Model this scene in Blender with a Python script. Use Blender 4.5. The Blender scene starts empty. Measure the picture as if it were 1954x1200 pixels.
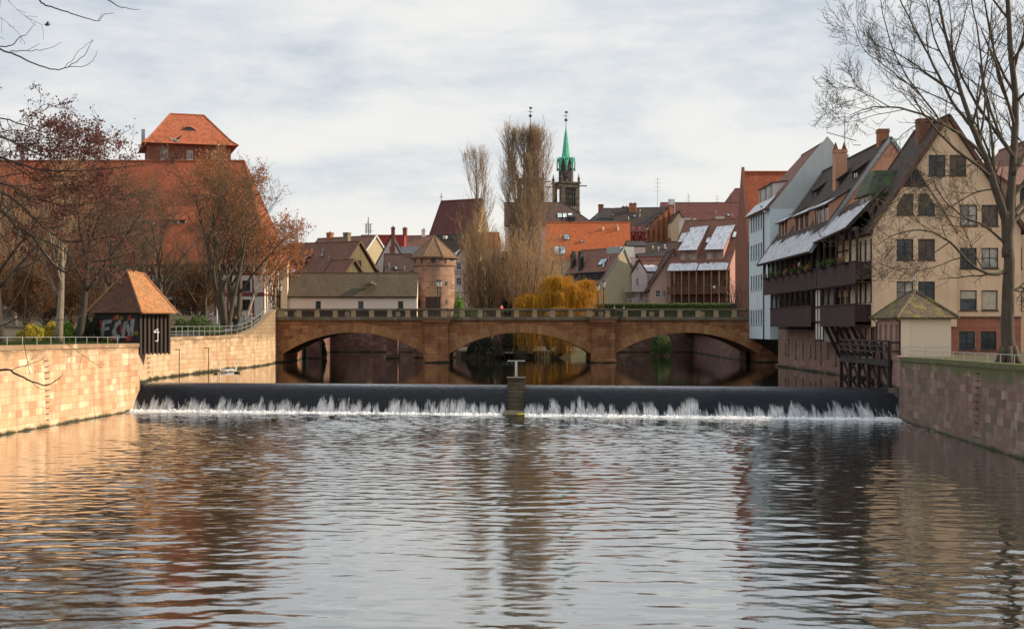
import bpy, math, random
import numpy as np
from mathutils import Vector, Matrix, noise as mnoise
R=math.radians
F=2714.0; CX=977.0; HY=625.0; CZ=6.0
scene=bpy.context.scene; C=scene.collection
def P(px,py,Y): return Vector(((px-CX)*Y/F, Y, CZ+(HY-py)*Y/F))
def X(px,Y): return (px-CX)*Y/F
def Z(py,Y): return CZ+(HY-py)*Y/F
# ------------------------------------------------------------------ materials
MATS={}
class NT:
    def __init__(s,name):
        m=bpy.data.materials.new(name); m.use_nodes=True
        s.m=m; s.t=m.node_tree; s.b=s.t.nodes['Principled BSDF']; s.out=s.t.nodes['Material Output']
        MATS[name]=m
    def n(s,kind,**kw):
        nd=s.t.nodes.new(kind)
        for k,v in kw.items():
            if k=='inp':
                for a,b in v.items():
                    if hasattr(b,'is_output') or isinstance(b,bpy.types.NodeSocket): s.t.links.new(b,nd.inputs[a])
                    else: nd.inputs[a].default_value=b
            else: setattr(nd,k,v)
        return nd
    def l(s,a,b): s.t.links.new(a,b)
    def uv(s): return s.n('ShaderNodeTexCoord').outputs['UV']
    def obj(s): return s.n('ShaderNodeTexCoord').outputs['Object']
    def pos(s): return s.n('ShaderNodeNewGeometry').outputs['Position']
    def mapping(s,v,sc=(1,1,1),loc=(0,0,0),rot=(0,0,0)):
        return s.n('ShaderNodeMapping',inp={'Vector':v,'Scale':sc,'Location':loc,'Rotation':rot}).outputs[0]
    def noise(s,v,scale,detail=4,rough=.55,dist=0):
        return s.n('ShaderNodeTexNoise',inp={'Vector':v,'Scale':scale,'Detail':detail,'Roughness':rough,'Distortion':dist}).outputs[0]
    def ramp(s,f,pts,const=False):
        r=s.n('ShaderNodeValToRGB'); cr=r.color_ramp
        if const: cr.interpolation='CONSTANT'
        while len(cr.elements)<len(pts): cr.elements.new(.5)
        for e,(p,c) in zip(cr.elements,pts):
            e.position=p
            if not hasattr(c,'__len__'): c=(c,c,c)
            e.color=(c[0],c[1],c[2],1)
        s.l(f,r.inputs[0]); return r.outputs[0]
    def mix(s,f,a,b,mode='MIX'):
        m=s.n('ShaderNodeMix',data_type='RGBA',blend_type=mode,clamp_factor=True)
        def put(i,v):
            if isinstance(v,bpy.types.NodeSocket): s.l(v,m.inputs[i])
            elif hasattr(v,'__len__'): m.inputs[i].default_value=(v[0],v[1],v[2],1)
            else: m.inputs[i].default_value=v
        put(0,f); put(6,a); put(7,b); return m.outputs[2]
    def math(s,op,a,b=0.,c=None):
        m=s.n('ShaderNodeMath',operation=op)
        for i,v in enumerate((a,b,c)):
            if v is None: continue
            if isinstance(v,bpy.types.NodeSocket): s.l(v,m.inputs[i])
            else: m.inputs[i].default_value=v
        return m.outputs[0]
    def bump(s,h,strength=.5,dist=.02,prev=None):
        b=s.n('ShaderNodeBump',inp={'Height':h,'Strength':strength,'Distance':dist})
        if prev is not None: s.l(prev,b.inputs['Normal'])
        s.l(b.outputs[0],s.b.inputs['Normal']); return b.outputs[0]
    def col(s,c):
        if isinstance(c,bpy.types.NodeSocket): s.l(c,s.b.inputs['Base Color'])
        else: s.b.inputs['Base Color'].default_value=(c[0],c[1],c[2],1)
    def rough(s,r):
        if isinstance(r,bpy.types.NodeSocket): s.l(r,s.b.inputs['Roughness'])
        else: s.b.inputs['Roughness'].default_value=r
def mul(c,k): return tuple(min(1,x*k) for x in c)
def stained(name,c,amt=.35,rough=.9,scale=.35,streak=.5,dirt=(.10,.09,.075),bump=.3):
    """plaster / plain wall: blotches and rain streaks"""
    t=NT(name); u=t.uv()
    n1=t.noise(u,scale,6,.6); n2=t.noise(t.mapping(u,(2.2,.12,1)),1.0,5,.65)
    base=t.mix(t.ramp(n1,[(.35,0),(.7,1)]),c,mul(c,1-amt*.45))
    f=t.math('MULTIPLY',t.ramp(n2,[(.5,0),(.78,1)]),streak*amt*1.6)
    base=t.mix(f,base,dirt)
    n3=t.noise(u,9,3,.5); base=t.mix(t.math('MULTIPLY',n3,.16),base,mul(c,.6))
    t.col(base); t.rough(rough); t.bump(t.noise(u,14,4,.6),bump,.01); return t.m
def rooftile(name,c,c2=None,moss=0,mossc=(.07,.085,.03),w=.19,h=.17,snow=None,dark=.45,blot=.5):
    t=NT(name); u=t.uv()
    c2=c2 or mul(c,dark)
    br=t.n('ShaderNodeTexBrick',inp={'Vector':u,'Color1':(0,0,0,1),'Color2':(1,1,1,1),'Mortar':(.0,.0,.0,1),'Scale':1,'Mortar Size':.012,'Mortar Smooth':.4,'Bias':0,'Brick Width':w,'Row Height':h})
    v=t.ramp(br.outputs[0],[(0,mul(c,.66)),(.5,c),(1,mul(c,1.22))])
    n=t.noise(t.mapping(u,(1,.45,1)),.55,6,.65)
    v=t.mix(t.math('MULTIPLY',t.ramp(n,[(.38,0),(.68,1)]),blot),v,c2)
    v=t.mix(t.math('MULTIPLY',br.outputs[1],.55),v,mul(c2,.4))
    if moss:
        nm=t.noise(u,1.1,7,.7); v=t.mix(t.ramp(nm,[(.62-.3*moss,0),(.74-.25*moss,1)]),v,mossc)
    rg=.85
    if snow is not None:
        # snow lies where v (metres up the slope) is below snow[0]; streaky upper edge
        sx=t.n('ShaderNodeSeparateXYZ',inp={0:u}); ns=t.noise(t.mapping(u,(2.6,.3,1)),1.0,5,.7)
        vv=t.math('ADD',sx.outputs[1],t.math('MULTIPLY',t.math('SUBTRACT',ns,.5),snow[1]))
        mk=t.math('LESS_THAN',vv,snow[0]); mk2=t.ramp(t.noise(u,3.5,5,.7),[(.30,0),(.42,1)])
        v=t.mix(t.math('MULTIPLY',mk,mk2),v,(.72,.76,.82))
    t.col(v); t.rough(rg)
    sep=t.n('ShaderNodeSeparateXYZ',inp={0:u})
    saw=t.math('FRACT',t.math('DIVIDE',sep.outputs[1],h))
    hh=t.math('ADD',t.math('MULTIPLY',t.math('SUBTRACT',1.,saw),.6),t.math('MULTIPLY',br.outputs[1],-.5))
    t.bump(hh,.9,.03); return t.m
def ashlar(name,cols,bw=.75,bh=.36,mortar=(.16,.13,.11),wet=None,moss=0,stain=.5,topmoss=None,bump=.8,dirt=(.06,.05,.045),ms=.012):
    t=NT(name); u=t.uv()
    nw=t.noise(u,.9,2,.5); uo=t.n('ShaderNodeVectorMath',operation='ADD',inp={0:u,1:t.mapping(t.n('ShaderNodeCombineXYZ',inp={0:nw,1:nw}).outputs[0],(.06,.06,1))}).outputs[0]
    br=t.n('ShaderNodeTexBrick',inp={'Vector':uo,'Color1':(0,0,0,1),'Color2':(1,1,1,1),'Mortar':(.5,.5,.5,1),'Scale':1,'Mortar Size':ms,'Mortar Smooth':.3,'Bias':0,'Brick Width':bw,'Row Height':bh}); br.squash=1.3; br.squash_frequency=3; br.offset=.42
    k=len(cols); v=t.ramp(br.outputs[0],[(i/(k-1)*.9+.05,c) for i,c in enumerate(cols)])
    n1=t.noise(u,1.6,7,.65); v=t.mix(t.math('MULTIPLY',t.ramp(n1,[(.4,0),(.75,1)]),.5),v,mul(cols[0],.6))
    n2=t.noise(t.mapping(u,(1.1,.16,1)),1,6,.7)
    v=t.mix(t.math('MULTIPLY',t.ramp(n2,[(.46,0),(.66,1)]),stain),v,dirt)
    n5=t.noise(t.mapping(u,(.9,.10,1),loc=(7,3,0)),1,6,.7); v=t.mix(t.math('MULTIPLY',t.ramp(n5,[(.54,0),(.72,1)]),stain*.55),v,mul(cols[-1],1.12))
    n6=t.noise(u,.22,4,.6); v=t.mix(t.math('MULTIPLY',t.ramp(n6,[(.42,0),(.62,1)]),.45),v,mul(cols[0],.8))
    v=t.mix(t.math('MULTIPLY',br.outputs[1],.8),v,mortar)
    sz=t.n('ShaderNodeSeparateXYZ',inp={0:t.pos()}); nz=t.noise(t.mapping(u,(.30,.5,1)),1.3,7,.75)
    def band(z0,w,c,amt,up):
        nonlocal v
        d=t.math('SUBTRACT',sz.outputs[2],z0) if up else t.math('SUBTRACT',z0,sz.outputs[2])
        f=t.math('ADD',t.math('DIVIDE',d,w),t.math('MULTIPLY',t.math('SUBTRACT',nz,.5),2.6))
        f=t.ramp(f,[(.0,0),(.35,1)]) ; v=t.mix(t.math('MULTIPLY',f,amt),v,c)
    if topmoss:
        for a in topmoss: band(a[0],a[1],a[2],a[3],True)
    if wet:
        band(wet[0]+.22,.4,(.085,.085,.03),.8,False); band(wet[0]+.12,.25,(.018,.02,.008),1,False)
    t.col(v); t.rough(t.ramp(n1,[(.3,.75),(.7,.95)]))
    hh=t.math('ADD',t.math('MULTIPLY',br.outputs[1],-1.),t.math('MULTIPLY',t.noise(u,6,5,.65),.5))
    t.bump(hh,bump,.035); return t.m
def plain(name,c,rough=.6,metal=0,var=.25,sc=3):
    t=NT(name); n=t.noise(t.obj(),sc,5,.6)
    t.col(t.mix(t.ramp(n,[(.35,0),(.7,1)]),c,mul(c,1-var))); t.rough(rough); t.b.inputs['Metallic'].default_value=metal; return t.m
def wood(name,c,pw=.16,rough=.75,vert=True,gap=.85,tone=.5):
    t=NT(name); u=t.uv(); br=t.n('ShaderNodeTexBrick',inp={'Vector':t.mapping(u,rot=(0,0,R(90)) if vert else (0,0,0)),'Color1':(0,0,0,1),'Color2':(1,1,1,1),'Mortar':(.3,.3,.3,1),'Scale':1,'Mortar Size':.008,'Bias':0,'Brick Width':3.1,'Row Height':pw})
    v=t.ramp(br.outputs[0],[(0,mul(c,1-tone)),(1,mul(c,1+tone))])
    g=t.noise(t.mapping(u,(14,.7,1) if vert else (.7,14,1)),1,5,.6); v=t.mix(t.math('MULTIPLY',g,.5),v,mul(c,.4))
    v=t.mix(t.math('MULTIPLY',br.outputs[1],gap),v,mul(c,.1))
    t.col(v); t.rough(rough); t.bump(t.math('MULTIPLY',br.outputs[1],-1.),.7,.02); return t.m
def bark(name,c,moss=0,c2=None,mossc=(.10,.13,.02)):
    t=NT(name); o=t.obj(); n=t.noise(t.mapping(o,(3.5,3.5,.6)),2,6,.7)
    v=t.ramp(n,[(.3,mul(c,.45)),(.5,c),(.72,c2 or mul(c,1.5))])
    if moss:
        nz=t.n('ShaderNodeSeparateXYZ',inp={0:t.n('ShaderNodeNewGeometry').outputs['Normal']})
        m=t.noise(o,1.2,5,.6); f=t.math('ADD',t.math('MULTIPLY',nz.outputs[2],.30),m)
        v=t.mix(t.ramp(f,[(.66,0),(.80,.85)]),v,mossc)
    t.col(v); t.rough(.95); t.bump(n,.8,.04); return t.m
def leaf(name,c,c2,sc=2.2,trans=.25):
    t=NT(name); o=t.obj(); n=t.noise(o,sc,4,.7); n2=t.noise(o,sc*9,2,.5)
    v=t.mix(t.ramp(n,[(.35,0),(.65,1)]),c,c2); v=t.mix(t.ramp(n2,[(.4,0),(.65,.6)]),v,mul(c,.55))
    t.col(v); t.rough(.75)
    if trans:
        tr=t.n('ShaderNodeBsdfTranslucent',inp={'Color':v}); mx=t.n('ShaderNodeMixShader',inp={0:trans,1:t.b.outputs[0],2:tr.outputs[0]})
        t.l(mx.outputs[0],t.out.inputs[0])
    return t.m
def glass(name,c=(.03,.035,.04),rough=.06,var=True):
    t=NT(name); o=t.obj(); n=t.noise(o,.9,3,.5)
    t.col(t.mix(t.ramp(n,[(.45,0),(.6,1)]),c,mul(c,2.2))); t.rough(rough); t.b.inputs['IOR'].default_value=1.36
    t.bump(t.noise(o,1.5,2,.5),.12,.02); return t.m
def M(n): return MATS[n]
# ------------------------------------------------------------------ mesh builder
class MB:
    def __init__(s): s.v=[]; s.f=[]; s.mi=[]; s.uvs=[]
    def vert(s,p): s.v.append((p[0],p[1],p[2])); return len(s.v)-1
    def face(s,pts,mi=0,uv=None):
        i=len(s.v); s.v.extend([(p[0],p[1],p[2]) for p in pts]); s.f.append(tuple(range(i,i+len(pts)))); s.mi.append(mi); s.uvs.append(uv)
    def fi(s,idx,mi=0,uv=None): s.f.append(tuple(idx)); s.mi.append(mi); s.uvs.append(uv)
    def box(s,a,b,mi=0):
        x0,y0,z0=a; x1,y1,z1=b
        if x0>x1:x0,x1=x1,x0
        if y0>y1:y0,y1=y1,y0
        if z0>z1:z0,z1=z1,z0
        c=[(x0,y0,z0),(x1,y0,z0),(x1,y1,z0),(x0,y1,z0),(x0,y0,z1),(x1,y0,z1),(x1,y1,z1),(x0,y1,z1)]
        for q in ((0,3,2,1),(4,5,6,7),(0,1,5,4),(1,2,6,5),(2,3,7,6),(3,0,4,7)): s.face([c[k] for k in q],mi)
    def beam(s,a,b,w,h=None,mi=0,up=(0,0,1)):
        """square bar from a to b"""
        a=Vector(a); b=Vector(b); h=h or w; d=(b-a).normalized(); u=Vector(up)
        if abs(d.dot(u))>.97: u=Vector((0,1,0))
        sx=d.cross(u).normalized()*w/2; sy=sx.cross(d).normalized()*h/2
        c=[a-sx-sy,a+sx-sy,a+sx+sy,a-sx+sy]; e=[b-sx-sy,b+sx-sy,b+sx+sy,b-sx+sy]
        s.face([c[3],c[2],c[1],c[0]],mi); s.face(e,mi)
        for k in range(4): s.face([c[k],c[(k+1)%4],e[(k+1)%4],e[k]],mi)
    def extrude(s,pts,vec,mi=0,caps=True):
        """closed prism from planar polygon pts along vec"""
        vec=Vector(vec); q=[Vector(p)+vec for p in pts]; n=len(pts)
        if caps: s.face(list(reversed(pts)),mi); s.face(q,mi)
        for k in range(n): s.face([pts[k],pts[(k+1)%n],q[(k+1)%n],q[k]],mi)
    def slab(s,pts,t,mi=0):
        """polygon given thickness t downward along its normal"""
        p=[Vector(a) for a in pts]; n=(p[1]-p[0]).cross(p[2]-p[0]).normalized()
        if n.z<0: p.reverse(); n=-n
        s.extrude([a for a in p],-n*t,mi)
    def tube(s,pts,rad,n=6,mi=0,cap=True):
        k=len(pts); base=len(s.v); pts=[Vector(p) for p in pts]
        if not hasattr(rad,'__len__'): rad=[rad]*k
        pu=None; L=0
        for i,p in enumerate(pts):
            d=(pts[min(i+1,k-1)]-pts[max(i-1,0)])
            if d.length<1e-9: d=Vector((0,0,1))
            d.normalize()
            if pu is None:
                pu=Vector((1,0,0)) if abs(d.x)<.9 else Vector((0,1,0))
            pu=(pu-d*pu.dot(d)); 
            if pu.length<1e-6: pu=d.orthogonal()
            pu.normalize(); w=d.cross(pu)
            for j in range(n):
                a=2*math.pi*j/n; q=p+(pu*math.cos(a)+w*math.sin(a))*rad[i]; s.v.append((q.x,q.y,q.z))
        for i in range(k-1):
            for j in range(n):
                a=base+i*n+j; b=base+i*n+(j+1)%n
                s.f.append((a,b,b+n,a+n)); s.mi.append(mi); s.uvs.append(None)
        if cap:
            s.f.append(tuple(base+j for j in reversed(range(n)))); s.mi.append(mi); s.uvs.append(None)
            s.f.append(tuple(base+(k-1)*n+j for j in range(n))); s.mi.append(mi); s.uvs.append(None)
    def lathe(s,c,prof,n=16,mi=0,a0=0,cap=True):
        """prof: list of (r,z) around centre c"""
        base=len(s.v)
        for r,z in prof:
            for j in range(n):
                a=a0+2*math.pi*j/n; s.v.append((c[0]+r*math.cos(a),c[1]+r*math.sin(a),c[2]+z))
        for i in range(len(prof)-1):
            for j in range(n):
                a=base+i*n+j; b=base+i*n+(j+1)%n
                r=max(prof[i][0],prof[i+1][0]); u0=2*math.pi*j/n*r; u1=2*math.pi*(j+1)/n*r; z0=prof[i][1]; z1=prof[i+1][1]
                if abs(z1-z0)<.01: z1=z0+abs(prof[i+1][0]-prof[i][0])
                else: 
                    dz=math.hypot(z1-z0,prof[i+1][0]-prof[i][0]); z1=z0+math.copysign(dz,z1-z0)
                s.f.append((a,b,b+n,a+n)); s.mi.append(mi); s.uvs.append([(u0,z0),(u1,z0),(u1,z1),(u0,z1)])
        if cap:
            s.f.append(tuple(base+j for j in reversed(range(n)))); s.mi.append(mi); s.uvs.append(None)
            b=base+(len(prof)-1)*n; s.f.append(tuple(b+j for j in range(n))); s.mi.append(mi); s.uvs.append(None)
    def wall(s,o,u,w,poly,holes=(),depth=.16,mi=0,rmi=None):
        """wall panel in plane (o,u,z); outward normal = u x z; poly = [(u,z)..] convex ccw; holes=(u0,z0,u1,z1)"""
        o=Vector(o); u=Vector(u).normalized(); n=u.cross(Vector((0,0,1)))
        rmi=mi if rmi is None else rmi
        us=sorted({min(p[0] for p in poly),max(p[0] for p in poly)}|{a for h in holes for a in (h[0],h[2])})
        zs=sorted({min(p[1] for p in poly),max(p[1] for p in poly)}|{a for h in holes for a in (h[1],h[3])})
        def clip(c):
            m=len(poly)
            for k in range(m):
                a=poly[k]; b=poly[(k+1)%m]; out=[]
                side=lambda p:(b[0]-a[0])*(p[1]-a[1])-(b[1]-a[1])*(p[0]-a[0])
                for i in range(len(c)):
                    p=c[i]; q=c[(i+1)%len(c)]; sp=side(p); sq=side(q)
                    if sp>=-1e-9: out.append(p)
                    if (sp>1e-9 and sq<-1e-9) or (sp<-1e-9 and sq>1e-9):
                        t=sp/(sp-sq); out.append((p[0]+(q[0]-p[0])*t,p[1]+(q[1]-p[1])*t))
                c=out
                if len(c)<3: return []
            return c
        P3=lambda a,b,d=0:o+u*a+Vector((0,0,b))-n*d
        for i in range(len(us)-1):
            for j in range(len(zs)-1):
                a0,a1,b0,b1=us[i],us[i+1],zs[j],zs[j+1]
                if a1-a0<1e-5 or b1-b0<1e-5: continue
                mx,mz=(a0+a1)/2,(b0+b1)/2
                if any(h[0]<mx<h[2] and h[1]<mz<h[3] for h in holes): continue
                c=clip([(a0,b0),(a1,b0),(a1,b1),(a0,b1)])
                if len(c)>=3: s.face([P3(*p) for p in c],mi,[p for p in c])
        for h in holes:
            a0,b0,a1,b1=h
            s.face([P3(a0,b0),P3(a1,b0),P3(a1,b0,depth),P3(a0,b0,depth)],rmi)
            s.face([P3(a0,b1,depth),P3(a1,b1,depth),P3(a1,b1),P3(a0,b1)],rmi)
            s.face([P3(a0,b0,depth),P3(a0,b1,depth),P3(a0,b1),P3(a0,b0)],rmi)
            s.face([P3(a1,b0),P3(a1,b1),P3(a1,b1,depth),P3(a1,b0,depth)],rmi)
    def build(s,name,mats,parent=None,smooth=False,loc=None):
        me=bpy.data.meshes.new(name)
        nv=len(s.v); me.vertices.add(nv); V=np.array(s.v,dtype=np.float64).reshape(-1,3)
        me.vertices.foreach_set('co',V.astype(np.float32).ravel())
        cnt=np.array([len(f) for f in s.f],dtype=np.int32); st=np.concatenate([[0],np.cumsum(cnt)[:-1]]).astype(np.int32)
        flat=np.fromiter((i for f in s.f for i in f),dtype=np.int32)
        me.loops.add(len(flat)); me.loops.foreach_set('vertex_index',flat)
        me.polygons.add(len(s.f)); me.polygons.foreach_set('loop_start',st)
        me.polygons.foreach_set('material_index',np.array(s.mi,dtype=np.int32))
        if smooth: me.polygons.foreach_set('use_smooth',np.ones(len(s.f),dtype=bool))
        else: me.polygons.foreach_set('use_smooth',np.zeros(len(s.f),dtype=bool))
        me.update(calc_edges=True)
        # automatic planar UVs in metres
        A=V[flat[st]]; B=V[flat[st+1]]; D=V[flat[st+np.minimum(2,cnt-1)]]
        nn=np.cross(B-A,D-A); ln=np.linalg.norm(nn,axis=1); ln[ln<1e-12]=1; nn/=ln[:,None]
        uu=np.stack([-nn[:,1],nn[:,0],np.zeros(len(nn))],1); l2=np.linalg.norm(uu,axis=1); flatm=l2<.02
        uu[flatm]=(1,0,0); l2[flatm]=1; uu/=l2[:,None]; vv=np.cross(nn,uu)
        rep=np.repeat(np.arange(len(s.f)),cnt); pv=V[flat]
        uv=np.stack([(pv*uu[rep]).sum(1),(pv*vv[rep]).sum(1)],1)
        for k,x in enumerate(s.uvs):
            if x is not None: uv[st[k]:st[k]+cnt[k]]=x
        L=me.uv_layers.new(name='UVMap'); L.data.foreach_set('uv',uv.astype(np.float32).ravel())
        for m in (mats if isinstance(mats,(list,tuple)) else [mats]): me.materials.append(MATS[m] if isinstance(m,str) else m)
        o=bpy.data.objects.new(name,me); C.objects.link(o)
        if parent is not None: o.parent=parent
        if loc is not None: o.location=loc
        return o
def tag(o,label,cat,group=None,kind=None):
    if label: o['label']=label
    if cat: o['category']=cat
    if group: o['group']=group
    if kind: o['kind']=kind
    return o
def thing(name,label,cat,loc=(0,0,0),rz=0,group=None):
    o=bpy.data.objects.new(name,None); o.empty_display_size=.3; C.objects.link(o); o.location=loc; o.rotation_euler=(0,0,rz)
    return tag(o,label,cat,group)
def struct(o): o['kind']='structure'; return o
def stuff(o,label,cat): o['kind']='stuff'; o['label']=label; o['category']=cat; return o
def copy_tree(o,loc,rz=None,scale=None,label=None,parent=None):
    c=o.copy(); C.objects.link(c)
    if parent is None:
        c.location=loc
        if rz is not None: c.rotation_euler=(0,0,rz)
        if scale is not None: c.scale=(scale,)*3 if not hasattr(scale,'__len__') else scale
        if label: c['label']=label
    else: c.parent=parent
    for ch in list(o.children): copy_tree(ch,None,parent=c)
    return c
# ------------------------------------------------------------------ the palette
# quay sandstone
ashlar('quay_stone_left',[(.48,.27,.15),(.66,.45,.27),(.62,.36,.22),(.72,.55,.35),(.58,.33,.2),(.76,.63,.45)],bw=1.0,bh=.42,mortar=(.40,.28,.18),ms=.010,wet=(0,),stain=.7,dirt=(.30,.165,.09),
   topmoss=[(4.15,1.6,(.17,.115,.065),.75)])
ashlar('quay_stone_upper',[(.50,.31,.18),(.66,.48,.3),(.72,.56,.37),(.56,.36,.22),(.68,.52,.36)],bw=1.0,bh=.42,mortar=(.42,.32,.22),ms=.010,wet=(2.0,),stain=.7,dirt=(.30,.19,.11),
   topmoss=[(4.55,2.0,(.17,.12,.065),.7)])
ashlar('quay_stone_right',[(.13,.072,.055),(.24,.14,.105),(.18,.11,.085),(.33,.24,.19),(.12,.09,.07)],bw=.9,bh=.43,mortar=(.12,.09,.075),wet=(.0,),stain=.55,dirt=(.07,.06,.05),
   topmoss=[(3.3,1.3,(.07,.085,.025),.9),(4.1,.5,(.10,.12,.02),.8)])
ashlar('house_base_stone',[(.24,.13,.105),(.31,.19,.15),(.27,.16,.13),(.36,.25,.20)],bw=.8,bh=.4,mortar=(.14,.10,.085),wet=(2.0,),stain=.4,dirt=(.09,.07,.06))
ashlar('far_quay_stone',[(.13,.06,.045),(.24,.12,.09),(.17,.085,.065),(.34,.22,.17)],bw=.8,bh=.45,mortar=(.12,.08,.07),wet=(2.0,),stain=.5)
ashlar('bridge_stone',[(.24,.09,.035),(.42,.19,.075),(.34,.125,.055),(.52,.28,.12),(.27,.11,.045)],bw=1.1,bh=.42,mortar=(.19,.10,.06),stain=.75,dirt=(.10,.06,.035),wet=(2.0,))
ashlar('arch_stone',[(.33,.14,.055),(.48,.25,.10),(.40,.18,.07),(.50,.29,.14)],bw=9,bh=.50,mortar=(.17,.09,.05),stain=.6,dirt=(.13,.08,.04))
ashlar('parapet_stone',[(.20,.155,.10),(.27,.215,.15),(.24,.18,.11),(.30,.25,.18)],bw=1.6,bh=.6,mortar=(.10,.08,.06),stain=.6,dirt=(.055,.05,.04))
ashlar('hut_side_stone',[(.40,.25,.21),(.46,.30,.25),(.43,.28,.24)],bw=.7,bh=.35,mortar=(.3,.2,.17),stain=.35,dirt=(.2,.13,.11))
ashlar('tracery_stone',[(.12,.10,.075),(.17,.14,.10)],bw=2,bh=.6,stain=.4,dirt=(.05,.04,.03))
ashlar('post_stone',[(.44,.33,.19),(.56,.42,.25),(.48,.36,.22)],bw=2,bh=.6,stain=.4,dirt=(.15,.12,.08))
ashlar('tower_stone',[(.27,.145,.10),(.42,.25,.165),(.34,.18,.12),(.50,.33,.22)],bw=.85,bh=.40,mortar=(.36,.28,.21),stain=.35,dirt=(.11,.07,.055),ms=.02,wet=(2.0,))
ashlar('brick_red',[(.24,.075,.04),(.32,.11,.06),(.28,.09,.05)],bw=.3,bh=.11,mortar=(.22,.13,.09),stain=.4)
ashlar('brick_orange',[(.34,.12,.05),(.44,.18,.08),(.38,.14,.06)],bw=.35,bh=.13,mortar=(.3,.16,.1),stain=.5,dirt=(.08,.05,.04))
ashlar('red_sandstone',[(.34,.12,.075),(.40,.16,.105),(.37,.14,.09)],bw=1.3,bh=.5,mortar=(.22,.09,.06),stain=.25,dirt=(.2,.08,.05))
ashlar('spire_stone',[(.055,.042,.034),(.14,.11,.085),(.09,.07,.055),(.24,.20,.15)],bw=.9,bh=.5,mortar=(.05,.04,.035),stain=.7,dirt=(.03,.025,.02))
ashlar('weir_stone',[(.06,.05,.03),(.10,.082,.052),(.075,.06,.04)],bw=2,bh=.27,mortar=(.20,.17,.12),stain=.6,dirt=(.04,.035,.02))
# plaster
stained('plaster_cream',(.78,.55,.365),.45,streak=.45,dirt=(.3,.2,.12))
stained('plaster_ivory',(.70,.57,.42),.25,streak=.25,dirt=(.3,.25,.2))
stained('plaster_offwhite',(.74,.62,.46),.2,streak=.25,dirt=(.35,.28,.2))
stained('plaster_blue',(.62,.74,.79),.22,streak=.25,dirt=(.3,.36,.38))
stained('plaster_grey',(.50,.54,.54),.4,streak=.6,dirt=(.18,.19,.19))
stained('plaster_salmon',(.58,.30,.19),.3,streak=.5,dirt=(.25,.13,.09))
stained('plaster_pink',(.50,.34,.28),.3,streak=.35,dirt=(.25,.17,.14))
stained('plaster_palepink',(.66,.54,.50),.3,streak=.3)
stained('plaster_rose',(.42,.22,.19),.3,streak=.3)
stained('plaster_white',(.66,.62,.58),.3,streak=.3)
stained('plaster_warmwhite',(.88,.74,.63),.2,streak=.25,dirt=(.4,.32,.25))
stained('plaster_beige',(.50,.42,.27),.35,streak=.3)
stained('plaster_yellow',(.60,.44,.24),.3,streak=.3)
stained('concrete',(.30,.30,.29),.4,streak=.5)
stained('timber_infill',(.66,.62,.56),.3,streak=.2)
# roofs
rooftile('tile_red',(.37,.088,.034),dark=.45,blot=.6)
rooftile('tile_tower',(.40,.11,.045),dark=.55,blot=.3,w=.28,h=.26)
rooftile('tile_orange',(.50,.125,.035),dark=.7,blot=.25)
rooftile('tile_hut',(.48,.20,.07),(.30,.21,.12),blot=.55,w=.2,h=.19)
rooftile('tile_brown',(.16,.07,.045),dark=.45,blot=.7)
rooftile('tile_darkbrown',(.06,.04,.031),dark=.5,blot=.6,moss=.12)
rooftile('tile_maroon',(.14,.045,.04),dark=.6,blot=.4)
rooftile('tile_umber',(.085,.05,.04),dark=.6,blot=.5)
rooftile('tile_redbrown',(.19,.08,.055),dark=.45,blot=.65)
rooftile('tile_rust',(.235,.11,.075),dark=.5,blot=.6)
rooftile('tile_mossy',(.15,.085,.05),(.07,.065,.035),moss=.55,mossc=(.10,.11,.035),blot=.7)
rooftile('tile_wallroof',(.11,.078,.048),(.05,.042,.028),moss=.34,mossc=(.085,.09,.04),blot=.8)
rooftile('tile_hutmoss',(.13,.08,.055),(.06,.045,.03),moss=.48,mossc=(.20,.19,.03),blot=.6,w=.22,h=.22)
rooftile('tile_conical',(.24,.14,.075),(.12,.08,.05),moss=.12,mossc=(.12,.10,.05),blot=.6)
rooftile('tile_greenslate',(.07,.09,.055),(.045,.05,.04),moss=.5,mossc=(.08,.12,.05),w=.3,h=.3)
rooftile('slate_dark',(.036,.034,.036),dark=.6,blot=.5)
rooftile('roof_snow_gallery',(.085,.055,.042),dark=.5,snow=(99,0),w=.24,h=.3)
for nm,c in (('snow_cover',(.62,.66,.73)),):
    t=NT(nm); u=t.uv(); n=t.noise(t.mapping(u,(5,.6,1)),1,5,.7); 
    br=t.n('ShaderNodeTexBrick',inp={'Vector':u,'Color1':(1,1,1,1),'Color2':(1,1,1,1),'Mortar':(0,0,0,1),'Scale':1,'Mortar Size':.02,'Mortar Smooth':.5,'Brick Width':.9,'Row Height':.34})
    v=t.mix(t.ramp(n,[(.44,0),(.60,.85)]),c,(.13,.10,.09)); v=t.mix(t.math('MULTIPLY',br.outputs[1],.25),v,(.3,.28,.28)); t.col(v); t.rough(.7); t.bump(n,.5,.05)
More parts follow.
